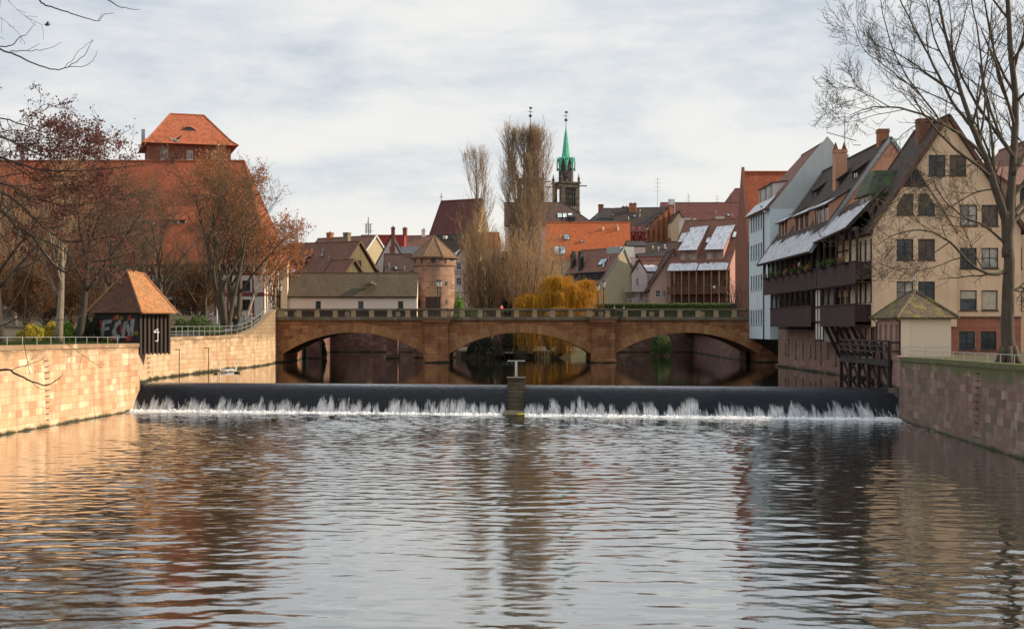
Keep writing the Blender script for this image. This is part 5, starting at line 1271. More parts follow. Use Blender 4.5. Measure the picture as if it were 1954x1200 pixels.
h=House('orange_corner_house','house with narrow orange roof right of the church gable','house',X(925,310),310,6,6,7,23.5,26.6,'x',R(10),'plaster_pink','tile_orange',ove=.2)
# half timbered white house right of round tower
Yh=236
h=House('half_timbered_house','white half timbered gabled house just right of the round tower','house',X(887,Yh+5),Yh+5,X(922,Yh)-X(852,Yh),10,7,Z(515,Yh),Z(481,Yh)+1.0,'y',0,'plaster_palepink','tile_darkbrown',ovg=.3,ove=.3,
  wpx=[(871,501,880,515,'white'),(871,530,880,544,'white'),(893,530,902,544,'white'),(872,567,883,579,'white'),(895,567,904,579,'white')])
w_=h.w
h.timber('f',[(0,a,w_,a) for a in (Z(522,Yh)-7,Z(558,Yh)-7,Z(490,Yh)-7-2.4)]+[(u,1,u,Z(520,Yh)-7) for u in (.1,1.0,3.1,4.3,5.2,w_-.1)]+[(0,5.5,1,8.2),(w_,5.5,w_-1,8.2)],.13,'timber_mauve')
h.snow(-1,1,.2,1.5) if False else None
# brown roofed block & orange roof house
Yb=300
h=House('brown_hipped_building','large brown hipped roof with skylights in front of the green church spire','building',X(1048,Yb+7),Yb+7,X(1134,Yb)-X(962,Yb),14,7,Z(430,Yb),Z(388,Yb+7),'x',0,'plaster_palepink','tile_umber',hr=6.5,ove=.3,wins={'l':[(5.5,15.5,7.5,18,'white1')]})
h.skylight(X(1078,Yb+3)-X(1048,Yb+7),Z(417,Yb+2),1.0,1.7,n=3)
h.chimney(-8.0,0,Z(395,Yb),Z(386,Yb),1.0,1,'metal_dark',0)
for dx in (4.6,): h.shed(dx,Z(424,Yb),1.3,1.1,.3,'slate_dark','slate_dark','dark',1)
Yo=262
h=House('orange_roofed_house','long house with wide bright orange roof behind the willow','house',X(1121,Yo+5.5),Yo+5.5,X(1205,Yo)-X(1044,Yo),11,7,Z(494,Yo),Z(426,Yo+5.5),'x',R(-3),'plaster_yellow','tile_orange',ove=.3,wins={'f':[(.6,9.5,1.4,11.0,'white'),(2.4,9.5,3.2,11.0,'white'),(.6,6.0,1.4,7.5,'white'),(2.4,6.0,3.2,7.5,'white')]})
h.skylight(X(1083,Yo)-X(1121,Yo)-.2,Z(457,Yo),1.1,1.3,'glass_sky'); h.skylight(X(1068,Yo)-X(1121,Yo),Z(487,Yo),1.0,2.0,'glass_sky',n=2)
for dx in (2.9,5.7): 
    m=MB(); z=Z(440,Yo)-7; m.lathe((dx,h.slope_y(z+7)+.2,z),[(.16,0),(.16,.75),(.25,.8),(.02,1.0)],8); m.build('vent_pipe',['plaster_offwhite'],h.roof)
# houses with dormers, right of the willow
h=House('dormered_roof_house','tiled house with dark box dormer whose end wall is plain beige','house',X(1140,250),250,12,9.4,7,12.6,19.7,'x',R(-55),'plaster_beige','tile_rust',ovg=.12,ove=.5,verge='metal_zinc',rp=.62)
h.shed(1.9,14.0,6.2,1.45,.12,'slate_dark','slate_dark','dark',5); h.shed(-3.6,14.0,2.8,1.4,.12,'slate_dark','slate_dark','dark',2); h.skylight(2.8,16.7,1.8,1.4,'glass_sky')
h.chimney(-2.4,-1.8,16,19.4,.7,.7,'metal_dark',0); h.chimney(-5.2,-1.4,15.5,19.0,.7,.7,'metal_dark',0); h.snow(-3.5,3.6,.05,.5)
m=MB(); m.box((2.2,.3,11.2),(5.9,3.4,13.0)); m.build('roof_box',['metal_zinc'],h.root)
h=House('left_tiled_house','tiled roof with grey dormers between the orange roof and the beige gable','house',X(1092,264),264,9,9,7,12.3,18.5,'x',R(-48),'plaster_beige','tile_rust',ovg=.15,ove=.4,verge='plaster_beige')
h.shed(1,13.5,3.2,1.2,.1,'slate_dark','slate_dark','dark',3); h.chimney(1.5,-1,17,20,.6,.6,'metal_dark',0)
Yp=246
h=House('narrow_pink_house','narrow pale pink gabled house with metal balconies','house',X(1217,Yp+3.5),Yp+3.5,X(1233,Yp)-X(1203,Yp),7,7,Z(520,Yp),Z(497,Yp),'y',0,'plaster_palepink','tile_darkbrown',ovg=.1,ove=.15,wpx=[(1214,510,1219,516,'white1'),(1213,531,1219,545,'white1'),(1206,556,1212,570,'white1'),(1221,556,1228,574,'white1')])
for zz in (Z(556,Yp),Z(582,Yp)):
    m=MB(); m.box((-2.6,-4.8,zz-7-.1),(2.2,-3.52,zz-7)); m.box((-2.6,-4.8,zz-7+1.0),(2.2,-4.75,zz-7+1.06))
    for k in range(24): m.box((-2.6+k*.2,-4.79,zz-7),(-2.57+k*.2,-4.76,zz-7+1.0))
    for k in (-2.6,-.2,2.15): m.box((k,-4.82,zz-7-2.4),(k+.07,-4.75,zz-7+1.1))
    m.build('balcony',['metal_rail'],h.root)
h=House('yellow_plaster_house','small pale yellow house above the snow dusted roof','house',X(1243,262),262,4.2,6,7,Z(486,259),Z(470,262),'x',R(-10),'plaster_yellow','tile_umber',ove=.2,wpx=[(1234,490,1239,499,'dark'),(1246,490,1251,499,'dark')])
h=House('snow_dusted_roof_house','little house with snow dusted roof right of the narrow pink gable','house',X(1244,252),252,4.2,6,7,Z(519,249),Z(498,249),'x',0,'plaster_palepink','tile_brown',ove=.2)
h.snow(-1.9,1.9,.1,2.4)
Yg=240
h=House('pink_gabled_house','pink gabled house with long dark roof slope falling to the left','house',X(1266,Yg+5),Yg+5,X(1300,Yg)-X(1236,Yg),10,7,Z(548,Yg),Z(477,Yg),'y',0,'plaster_pink','tile_umber',ovg=.25,ove=.5,rp=.72,verge='wood_brown',
  wpx=[(1278,494,1287,508,'white'),(1251,554,1260,567,'white'),(1266,554,1270,567,'white')])
# the big house with two snowy dormers and galleries
Ym=236
h=House('galleried_pink_house','large pink house with two snowy dormers above long timber galleries','house',34.6,Ym+7,10.4,14,7,Z(499,Ym),Z(421,Ym+7),'x',R(-28),'plaster_rose','tile_rust',wm={'f':'wood_brown'},ovg=.25,ove=1.6,ovb=.3)
for dx in (-2.15,2.55): h.shed(dx,Z(498,Ym+1.2),3.0,2.1,.72,'plaster_rose','tile_rust','lightbox',3,snow=.85,ov=.6)
h.snow(-5.2,-.1,.0,1.9); h.snow(.1,5.2,0,1.9)
for dx,py in ((-4.3,468),(-2.0,466)): h.shed(dx,Z(py,Ym+4),1.2,.7,.8,'plaster_rose','tile_rust','lightbox',1,snow=.7)
h.skylight(-1.6,Z(447,Ym+4.5),.9,1.9,'glass_skylight'); h.skylight(.2,Z(466,Ym+3.5),.7,1.4); h.skylight(4.6,Z(457,Ym+4),.7,1.5)
h.chimney(-3.6,-2.6,Z(470,Ym),Z(438,Ym),.6,.6,'plaster_white',1)
ga=h.root
x0_,x1_=-5.3,5.2
def gal(zf,nm):
    m=MB(); m.box((x0_,-8.5,zf-.2),(x1_,-7.02,zf)); m.box((x0_,-8.52,zf+.95),(x1_,-8.44,zf+1.03)); 
    n=int((x1_-x0_)/.16)
    for k in range(n): m.box((x0_+k*.16,-8.5,zf),(x0_+k*.16+.1,-8.46,zf+.95))
    m.build('gallery',['wood_brown'],ga)
gal(Z(559,Ym)-7,'a'); gal(Z(587,Ym)-7-.2,'b')
for k in range(9):
    m=MB(); x=x0_+(x1_-x0_)*k/8; m.box((x-.09,-8.62,0),(x+.09,-8.53,Z(499,Ym)-7-1.7)); m.build('gallery_post',['wood_light'],ga)
    if k<8:
        m=MB(); 
        for zf in (Z(559,Ym)-7,Z(587,Ym)-7-.2): m.box((x+.3,-7.06,zf+.1),(x+.9,-7.01,zf+2.2)); 
        m.build('gallery_door',['glass_brown'],ga)
# brick gable terrace
Yt=290
tb=thing('brick_terrace','tall orange brick building with row of pilasters stepping up to the right','building',(X(1250,Yt),Yt,7),R(20))
m=MB(); Wt=7.4
for k in range(7):
    x=-Wt/2+k*Wt/6.6; z1=Z(450-9.4*k,Yt)-7; 
    m.box((x,-.5-.03*k,0),(x+.62,.2,z1)); m.box((x+.62,-.2,0),(x+1.13,.3,z1-.35))
    m.box((x-.06,-.6-.03*k,z1),(x+.68,.25,z1+.15))
m.build('wall',['brick_orange'],tb)
m=MB()
for k in range(6):
    for j in range(4): x=-Wt/2+k*Wt/6.6+.68; m.box((x,-.23,9.5+j*2.6),(x+.4,-.2,11.1+j*2.6))
m.build('window_niche',['brick_red'],tb)
m=MB(); m.tube([(Wt/2+.4,-.6,6),(Wt/2+.4,-.6,Z(388,Yt)-7)],.14,6); m.box((Wt/2-.5,-.5,Z(390,Yt)-7),(Wt/2+.5,.5,Z(384,Yt)-7+.5)); m.build('downpipe',['metal_rail'],tb)
m=MB(); m.slab([(-Wt/2,.3,Z(448,Yt)-7),(Wt/2,.3,Z(390,Yt)-7),(Wt/2,7,Z(392,Yt)-7),(-Wt/2,7,Z(440,Yt)-7)],.2); m.build('roof',['tile_darkbrown'],tb)
m=MB(); m.box((-Wt/2,.31,0),(Wt/2,6.9,Z(452,Yt)-7)); m.build('rear_wall',['brick_red'],tb)
h=House('beige_brick_house','beige gabled house right of the orange brick pilasters','house',X(1291,288),288,3.2,8,7,Z(425,284),Z(404,284),'y',0,'plaster_beige','tile_umber',ovg=.1,ove=.1)
# ornate dark red timber house
Yr=276
h=House('dark_red_house','dark red house with little pointed dormers at the end of the orange roof','house',X(1211,Yr+4),Yr+4,X(1230,Yr)-X(1194,Yr),8,7,Z(455,Yr),Z(430,Yr),'x',0,'panel_red','tile_maroon',ove=.3,wpx=[(1198+k*8,458,1201+k*8,475,'white1') for k in range(4)])
for k in range(3):
    m=MB(); c=-1.2+k*1.25; z=Z(455,Yr)-7; m.box((c-.45,-4.5,z-.2),(c+.45,-3.2,z+1.2)); sp_=m.build('dormer',['timber_red'],h.root)
    m=MB(); 
    for j in range(4):
        q=[(c-.6,-4.7,z+1.2),(c+.6,-4.7,z+1.2),(c+.6,-3.0,z+1.2),(c-.6,-3.0,z+1.2)]; m.face([q[j],q[(j+1)%4],(c,-3.85,z+3.0)])
    m.tube([(c,-3.85,z+2.9),(c,-3.85,z+3.9)],.05,4); m.build('dormer_roof',['tile_maroon'],sp_)
h=House('grey_plaster_house','small pale house with two windows under the dark red house','house',X(1212,262),262,X(1229,262)-X(1196,262),6,7,Z(470,259),Z(460,259),'x',0,'plaster_palepink','slate_dark',ove=.2,wpx=[(1204,478,1207,490,'dark'),(1213,484,1218,492,'dark')])
# far dark roofs on the skyline
h=House('skyline_slate_house','dark slate roofed block on the skyline right of the church spire','building',X(1172,335),335,13,11,7,Z(428,330),Z(399,335),'x',R(8),'plaster_grey','slate_dark',hl=4,ove=.3)
h.chimney(-3.2,0,Z(405,335),Z(391,335),1.1,.9,'brick_red',0); h.chimney(2.4,-1,Z(410,330),Z(392,330),1.5,.9,'brick_red',2); h.chimney(-.2,-4,Z(415,330),Z(403,330),1.5,.9,'brick_orange',0)
h=House('skyline_mossy_house','dark mossy roof with tall orange chimney left of the brick pilasters','building',X(1222,318),318,11,11,7,Z(430,312),Z(398,318),'x',R(-10),'plaster_grey','tile_darkbrown',ove=.3,wins={})
h.chimney(-1.6,-1,Z(405,315),Z(387,315),1.6,1.0,'brick_orange',2); antenna(h.root,3.9,-1,Z(395,315)-7,6.5,4,1.7)
h=House('skyline_maroon_block','long maroon roof on the skyline above the white chimneys','building',X(1338,330),330,X(1425,330)-X(1272,330),12,7,Z(432,325),Z(388,330),'x',R(0),'plaster_beige','tile_maroon',ove=.3)
antenna(h.root,-3.2,-2,Z(400,328)-7,3.6,4,1.4); antenna(h.root,3.4,-2,Z(400,328)-7,3.2,3,1.2); antenna(h.root,6.5,-2,Z(398,328)-7,3.5,4,1.2); h.chimney(-6.9,-2,Z(402,325),Z(392,325),.9,.8,'brick_red',1)
h=House('skyline_tall_maroon_block','taller maroon roof at the right end of the skyline beside the red firewall','building',X(1412,350),350,9.5,10,7,Z(400,345),Z(361,350),'x',0,'plaster_beige','tile_maroon',hl=3.6,ove=.2)
h=House('white_chimney_house','roof with broad white chimney blocks above the galleried pink house','house',X(1362,268),268,11.5,9,7,Z(447,264),Z(425,268),'x',R(3),'plaster_offwhite','tile_umber',ove=.3)
h.chimney(X(1303,268)-X(1362,268)-.3,-3.4,Z(450,264),Z(417,264),1.9,.9,'plaster_white',3); h.chimney(X(1319,268)-X(1362,268),-3.3,Z(436,264),Z(417,264),.45,.5,'plaster_white',1); h.chimney(X(1372,268)-X(1362,268),-1,Z(430,264),Z(412,264),1.4,.9,'plaster_white',0); h.chimney(X(1358,268)-X(1362,268),-1,Z(430,264),Z(416,264),.8,.7,'brick_orange',1)
h=House('brown_infill_house','dim brown roofs between the pink gable and the orange brick building','house',X(1262,262),262,7.5,8,7,Z(486,258),Z(463,262),'x',R(-12),'plaster_rose','tile_darkbrown',ove=.3)
h.chimney(1.5,0,Z(470,260),Z(455,260),.7,.6,'brick_red',1)
# roof fittings and extra windows
rr=random.Random(12)
for nm in ('brown_roofed_house','cream_gabled_house','orange_roofed_house','left_tiled_house','skyline_slate_house','skyline_mossy_house','white_chimney_house','brown_infill_house','dormered_roof_house','low_brown_house','distant_brown_house','skyline_maroon_block'):
    hh=HOUSES.get(nm)
    if hh is None: continue
    for q in range(3):
        t_=rr.uniform(.25,.8); hh.skylight(rr.uniform(-.35,.35)*hh.w,hh.zb+hh.he+(hh.hr-hh.he)*t_,.5,.7,'glass_sky','frame_dark') if q<1 else None
    m=MB()
    for q in range(3):
        t_=rr.uniform(.2,.85); x=rr.uniform(-.4,.4)*hh.w; z=hh.he+(hh.hr-hh.he)*t_; y=hh.slope_y(z+hh.zb); m.tube([(x,y,z),(x,y,z+.75)],.09,6); m.lathe((x,y,z+.7),[(.16,0),(.12,.12),(.02,.16)],6)
    m.build('vent_pipe',['metal_zinc'],hh.roof)
    m=MB(); y0=-hh.d/2-hh.ov-.1; z0=hh.he-hh.k*hh.ov+.02; m.tube([(-hh.w/2-.2,y0,z0),(hh.w/2+.2,y0,z0)],.08,6); m.build('gutter',['metal_zinc'],hh.roof)
# red firewall house
Yf=178
h=House('red_firewall_house','tall steep red roof with stone edged gable left of the pale blue house','house',X(1462,Yf+5),Yf+5,X(1507,Yf)-X(1421,Yf),10,5.2,Z(470,Yf),Z(330,Yf+5),'x',0,'brick_red','tile_red',ove=.2,ovg=0,rth=.2)
m=MB(); a=-h.w/2
m.extrude([(a-.35,-5.2,0),(a-.35,5.2,0),(a-.35,5.2,h.he+.4),(a-.35,0,h.hr+.75),(a-.35,-5.2,h.he+.4)],(.37,0,0)); m.build('gable_wall',['brick_red'],h.root)
m=MB(); m.box((a-.33,-5.35,0),(a+.35,-5.22,h.he+.3)); m.box((a+.36,-5.34,0),(a+1.5,-5.22,h.he-5)); m.build('corner_stone',['far_quay_stone'],h.root)
vb=thing('bare_climber','leafless dark climber spreading over the corner of the red firewall','climbing plant',(X(1404,Yf-1),Yf-1.2,6)); rr=random.Random(4); m=MB()
for k in range(60):
    x,z=rr.uniform(-.3,.5),rr.uniform(0,1); pts=[(x,0,z)]; dx=rr.gauss(-.1,.3)
    for i in range(6): x+=dx*.6+rr.gauss(0,.15); z+=rr.uniform(.3,1.2); pts.append((x,rr.uniform(-.15,.15),z))
    m.tube(pts,.02,3)
m.build('stems',['bark_dark'],vb)
# ================================================================== church towers
def spire(px,Y,dy,label,green):
    k=Y/F; zo=lambda py: CZ+(HY-(py+dy))*k
    b=Vector((X(px,Y),Y,0)); root=thing('church_tower',label,'church tower',b,R(24)); hw=19.5*k
    m=MB(); zt=zo(352); zb=7
    for (o,u) in (((-hw,-hw,0),(1,0,0)),((hw,-hw,0),(0,1,0)),((hw,hw,0),(-1,0,0)),((-hw,hw,0),(0,-1,0))):
        m.wall(o,u,0,[(0,zb),(2*hw,zb),(2*hw,zt),(0,zt)],[(hw*.45,zt-6.6,hw*1.55,zt-1.2)],.45)
    m.box((-hw-.3,-hw-.3,zt),(hw+.3,hw+.3,zt+.5)); m.box((-hw-.2,-hw-.2,zt-8.6),(hw+.2,hw+.2,zt-8.2)); m.build('wall',['spire_stone'],root)
    for (o,u) in (((-hw,-hw,0),(1,0,0)),((hw,-hw,0),(0,1,0))):
        uu=Vector(u); nn=uu.cross(Vector((0,0,1))); m=MB(); o=Vector(o)
        m.face([o+uu*hw*.45+Vector((0,0,zt-6.6))-nn*.4,o+uu*hw*1.55+Vector((0,0,zt-6.6))-nn*.4,o+uu*hw*1.55+Vector((0,0,zt-1.2))-nn*.4,o+uu*hw*.45+Vector((0,0,zt-1.2))-nn*.4],0)
        for q in range(1,5): c=o+uu*(hw*.45+hw*1.1*q/5)-nn*.25; m.beam(c+Vector((0,0,zt-6.6)),c+Vector((0,0,zt-1.2)),.14,mi=1)
        for q in range(1,4): c=o+uu*hw*.45-nn*.22+Vector((0,0,zt-6.6+5.4*q/4)); m.beam(c,c+uu*hw*1.1,.14,mi=1)
        m.build('belfry_opening',['frame_dark','spire_stone'],root)
    ro=14*k; zc=zo(322)
    m=MB(); m.lathe((0,0,0),[(ro*1.03,zt+.5),(ro*1.03,zt+1.0),(ro,zt+1.1),(ro,zc-.6),(ro*1.14,zc-.4),(ro*1.14,zc+.0)],8,a0=R(22.5)); m.build('octagon',['spire_stone'],root)
    for j in range(8):
        a=j*math.pi/4; c=Vector((math.cos(a),math.sin(a),0)); e=Vector((-math.sin(a),math.cos(a),0)); m=MB(); r2=ro*.93+.05
        m.extrude([c*r2-e*.42+Vector((0,0,zt+1.6)),c*r2+e*.42+Vector((0,0,zt+1.6)),c*r2+e*.42+Vector((0,0,zc-1.6)),c*r2+Vector((0,0,zc-.9)),c*r2-e*.42+Vector((0,0,zc-1.6))],c*.03); m.build('lancet',['frame_dark'],root)
    zg=zo(303); mt='copper_green' if green else 'plaster_beige'
    m=MB()
    for j in range(8):
        a=j*math.pi/4; c=Vector((math.cos(a),math.sin(a),0)); e=Vector((-math.sin(a),math.cos(a),0)); r2=ro*1.12
        A_0=c*r2-e*r2*.414+Vector((0,0,zc-.2)); B_0=c*r2+e*r2*.414+Vector((0,0,zc-.2)); T_0=c*r2*1.0+Vector((0,0,zg+.2)); I_0=Vector((0,0,zg+.5))
        m.face([A_0+c*.05,T_0+c*.05,A_0+Vector((0,0,1.9))-e*.25+c*.12]); m.face([B_0+c*.05,B_0+Vector((0,0,1.9))+e*.25+c*.12,T_0+c*.05])
        m.face([A_0+Vector((0,0,1.9)),T_0,I_0]); m.face([T_0,B_0+Vector((0,0,1.9)),I_0])
        va=a+math.pi/8; vv=Vector((math.cos(va),math.sin(va),0))*r2*1.07; m.tube([vv+Vector((0,0,zc-.8)),vv+Vector((0,0,zc+2.2)),vv+Vector((0,0,zc+3.6))],[.22,.18,.03],5)
    m.build('gablets',[mt],root)
    ws=MB(); ws.lathe((0,0,0),[(ro*.9,zc-.2),(ro*.9,zg)],8,a0=R(22.5)); ws.build('gable_wall',['spire_stone'],root)
    zs=zo(236); m=MB(); m.lathe((0,0,0),[(9.0*k,zg-.5),(6.9*k,zo(290)),(3.6*k,zo(262)),(.9*k,zo(244)),(.4*k,zs)],8,a0=R(22.5)); m.build('spire',[mt if green else 'tile_mossy'],root)
    m=MB(); m.tube([(0,0,zs-.5),(0,0,zo(213))],.09,5); m.lathe((0,0,zo(230)-.35),[(.05,0),(.45,.2),(.5,.45),(.35,.75),(.04,.9)],10); m.box((-.9,-.05,zo(222)),(.9,.05,zo(222)+.12)); m.box((-.35,-.05,zo(216)),(.6,.05,zo(214)+.2)); m.build('finial',['metal_dark'],root)
    for sx in (-1,1):
        for sy in (-1,1):
            m=MB(); c=(sx*hw*.93,sy*hw*.93,0); m.lathe(c,[(.42,zt+.4),(.36,zo(343)),(.5,zo(342)),(.26,zo(340)),(.04,zo(332))],6); m.tube([(sx*hw,sy*hw,zt-.6),(sx*(hw+1.6),sy*(hw+1.6)*1,zt-.7)],.16,4); m.build('pinnacle',['spire_stone'],root)
    if not green: m=MB(); m.lathe((ro*.8,-ro*.9,zo(292)),[(.05,-.6),(.7,-.2),(.7,.4),(.05,.9)],10); m.build('gilded_ball',['gold'],root)
spire(1080,420,0,'dark stone church tower with slender bright green copper spire','g')
spire(1012,424,-8,'stone church tower half hidden behind the tall poplar',None)
# ================================================================== right bank houses (river fronts face -x, so they are turned by -90 degrees)
# pale blue house: front x=27.5, Y 151..165
FX=27.5
def LY(Y,Yc): return Yc-Y           # local x of a river-front house from world Y
Yc=158.2; wB=13.4
rows=[]
for z in (17.75,14.55,11.05,7.15):
    for k in range(5):
        u=1.0+k*1.62; rows.append((u,z-.8-4.75,u+.95,z+.85-4.75,'blue'))
bl=House('pale_blue_house','pale blue river house with plain grey gable and snowy roof edge','house',FX+6.1,Yc,wB,12.2,4.75,19.1,25.8,'x',R(-90),'plaster_blue','tile_rust',wm={'r':'plaster_grey'},wins={'f':rows},ove=.5,ovg=.02,verge=None,depth=.12)
m=MB(); x=wB/2+.02
m.extrude([(x,-6.1,0),(x,-1.9,0),(x,-1.9,14.0),(x,-6.1,14.0)],(.03,0,0)); m.build('blue_wall_strip',['plaster_blue'],bl.root)
for dx in (-3.8,-.4,3.0):
    bl.shed(dx,20.0,1.7,1.7,.12,'plaster_white','tile_rust','brown',1,ov=.25)
bl.snow(-6.5,6.5,.02,2.1)
m=MB(); x=wB/2; P5=[(x-.02,-6.15,14.0),(x-.02,6.15,14.0),(x-.02,.15,21.45),(x-.02,-.15,21.45)]
m.extrude([(x+.06,-6.3,13.9),(x+.06,6.3,13.9),(x+.06,0,21.6)],(-.4,0,0)); m.build('gable_firewall',['plaster_grey'],bl.root)
m=MB(); m.tube([(3.35,-6.22,-.0),(3.35,-6.22,14.1),(3.2,-6.5,14.5)],.07,6); m.build('downpipe',['metal_dark'],bl.root)
m=MB(); x=wB/2; m.box((x+.0,.9,16.3),(x+.65,2.1,19.6)); m.box((x+.1,1.0,13.5),(x+.3,1.2,16.3)); m.build('wall_vent',['metal_zinc'],bl.root)
m=MB()
for k in range(10): m.beam((-5.9+k*1.3,-5.6,0),(-5.9+k*1.3,-2.0,-2.3),.16,.2)
m.build('underside_strut',['wood_deck'],bl.root)
m=MB(); m.extrude([(-6.6,-5.9,-.02),(-6.6,-2.0,-2.5),(-6.6,-1.8,-2.5),(-6.6,-1.8,-.02)],(13.2,0,0)); m.build('underside_boards',['wood_deck'],bl.root)
m=MB(); m.box((-6.6,-1.78,-3.8),(6.6,-1.2,-.01)); m.build('stone_base',['house_base_stone'],bl.root)
m=MB(); m.lathe((5.6,-6.35,13.5),[(.1,0),(.35,.2),(.3,.25)],10); m.tube([(5.6,-6.2,13.4),(5.6,-6.5,13.5)],.04,4); m.build('lamp',['plaster_white'],bl.root)
# ---- gallery house: wall x=28.2, Y 124..150.8, ridge x=33
Yc=137.3; wG=26.6; FXg=28.2
def G_(Y): return Yc-Y
gh=House('gallery_house','river house with dark timber galleries under a long snowy roof','house',FXg+4.8,Yc,wG,9.6,5.8,15.6,22.4,'x',R(-90),'wood_dark','tile_darkbrown',wm={'r':'plaster_salmon','b':'plaster_cream'},ove=2.25,ovb=.3,ovg=.1,verge='metal_zinc',
   wins={'f':[(1.5+k*2.3,4.3,2.7+k*2.3,6.3,'dark') for k in range(11)]+[(1.5+k*2.3,.9,2.7+k*2.3,2.8,'dark') for k in range(11)]})
gh.snow(-12.9,12.7,.1,3.0,mat='snow_cover')
for k,(Y,w_,z0) in enumerate(((147,5.0,15.3),(137.5,7.0,15.3),(128.8,6.0,15.3))):
    gh.shed(G_(Y),z0,w_,1.7,.62,'plaster_salmon','tile_darkbrown','dark',3,snow=.25,ov=.35)
for (Y,z0) in ((144,19.0),(134,19.1),(127.5,19.2)): gh.shed(G_(Y),z0,2.2,.9,.7,'wood_dark','tile_darkbrown','dark',1)
gh.chimney(G_(134.5),-2.0,17,22.7,1.2,1.1,'plaster_salmon',0)
m=MB()
for q in (-.4,.4): m.extrude([(G_(134.5)-.15,-2.0+q-.25,16.95),(G_(134.5)-.15,-2.0+q+.25,16.95),(G_(134.5)-.15,-2.0+q,17.7)],(.3,0,0))
m.build('chimney_pot',['brick_red'],gh.roof)
m=MB(); m.tube([(G_(134)-.2,-1.6,15.5),(G_(134)-.2,-1.6,20.4)],.035,5); m.tube([(G_(134)-.2,-3.3,18.6),(G_(134)-.2,-.5,17.8)],.035,4); m.tube([(G_(134)-.2,-.8,17.4),(G_(134)-.2,-.1,17.4)],.03,4); m.build('aerial',['metal_dark'],gh.roof)
gh.chimney(G_(127),.1,20,23.6,1.0,.9,'brick_orange',0)
# stone base
wL=G_(109.2); m=MB(); xs0=-wG/2; base_h=5.8
o=(xs0,-4.8,0); 
hol=[]
for Y in (146.8,145.2,141.5,138,134.5,132.4,130,127.2,124,121.5): u=G_(Y)-xs0; hol.append((u,3.0+.3*math.sin(Y),u+.6,4.6+.25*math.sin(Y*2)))
m.wall((xs0,-4.82,-5.8),(1,0,0),0,[(0,.8),(wL-xs0,.8),(wL-xs0,5.75),(0,5.75)],[(a,b,c,d) for a,b,c,d in hol],.3)
m.box((xs0,-4.5,-5),(wL,4.6,-.06)); bs=m.build('stone_base',['house_base_stone'],gh.root)
for hh in hol: window(bs,(xs0,-4.82,-5.8),(1,0,0),*hh,'slot',.28)
# quay ledge at water line
m=MB(); m.box((xs0,-5.15,-5.2),(wL-4,-4.83,-3.62)); m.build('water_ledge',['house_base_stone'],gh.root)
# upper gallery Y 110..150 ; lower galleries
def gallery(Y0,Y1,zf,zt_,top,label,rail=1.25,xo=-1.62,wmat='wood_gallery'):
    a,b=G_(Y1),G_(Y0); z=zf-5.8; m=MB(); yo=-4.8+xo
    m.box((a,yo,z-.22),(b,-4.83,z)); fl=m.build('gallery_floor',['wood_dark'],gh.root)
    m=MB(); m.wall((a,yo-.05,0),(1,0,0),0,[(0,z-.28),(b-a,z-.28),(b-a,z+rail),(0,z+rail)]); m.wall((b,yo-.05,0),(0,1,0),0,[(0,z-.28),(-xo,z-.28),(-xo,z+rail),(0,z+rail)]); m.wall((a,-4.83,0),(0,-1,0),0,[(0,z-.28),(-xo,z-.28),(-xo,z+rail),(0,z+rail)])
    m.wall((b,yo+.02,0),(-1,0,0),0,[(0,z-.28),(b-a,z-.28),(b-a,z+rail),(0,z+rail)]); m.box((a-.05,yo-.12,z+rail),(b+.05,yo+.1,z+rail+.08)); m.box((a-.03,yo-.1,z-.36),(b+.03,yo+.02,z-.28))
    m.build('gallery_rail',[wmat],gh.root)
    n=max(2,int((b-a)/2.3)); 
    for k in range(n+1):
        x=a+.1+(b-a-.2)*k/n; m=MB(); m.box((x-.09,yo+.025,z),(x+.09,yo+.2,zt_-5.8)); 
        m.beam((x,yo+.11,zt_-5.8-.9),(x+.75,yo+.11,zt_-5.8-.02),.1) if k<n else None
        m.beam((x,yo+.11,zt_-5.8-.9),(x-.75,yo+.11,zt_-5.8-.02),.1) if k>0 else None
        m.build('gallery_post',['wood_dark'],gh.root)
    m=MB(); m.box((a,yo+.0,zt_-5.8),(b,yo+.22,zt_-5.8+.22)); m.build('gallery_beam',['wood_dark'],gh.root)
gallery(124.0,150.3,9.75,12.75,1,'',1.3)
gallery(109.9,123.8,9.75,13.6,1,'',1.35)
gallery(126.3,146.2,6.45,9.3,1,'',1.45)
gallery(110.1,122.6,6.45,9.3,1,'',1.35)
# timbered white panel between the lower galleries
m=MB(); a,b=G_(126.1),G_(122.8); m.box((a,-6.1,-1.0),(b,-5.0,3.7)); pn=m.build('timbered_panel',['timber_infill'],gh.root)
m=MB()
for k in range(4): x=a+(b-a)*k/3; m.box((x-.07,-6.16,-1.0),(x+.07,-6.103,3.7))
for z in (-1,.6,1.9,3.5): m.box((a,-6.18,z),(b,-6.162,z+.18))
m.build('timber_frame',['timber_black'],pn)
# wall behind the near galleries + mauve panels
m=MB(); m.box((G_(123.9),-4.8,0),(G_(117.2),-2.5,9.2)); m.build('rear_gallery_wall',['plaster_cream'],gh.root)
m=MB()
for k in range(4):
    x=G_(123.2)+k*1.65
    for z in (4.3,.9): m.box((x,-4.86,z),(x+.95,-4.81,z+1.9),0)
    for z in (0,3.4,6.6): m.box((x-.4,-4.85,z),(x+1.3,-4.805,z+.16),1)
m.build('gallery_window',['glass_dark','timber_red'],gh.root)
# diagonal braces below
for Y in (121.5,119.2,117,114.6,112.2,110.3):
    m=MB(); x=G_(Y); m.beam((x,-6.3,.45),(x,-4.85,-2.6),.24,.24); m.box((x-.1,-6.4,.33),(x+.1,-4.83,.52)); m.build('brace',['wood_dark'],gh.root)
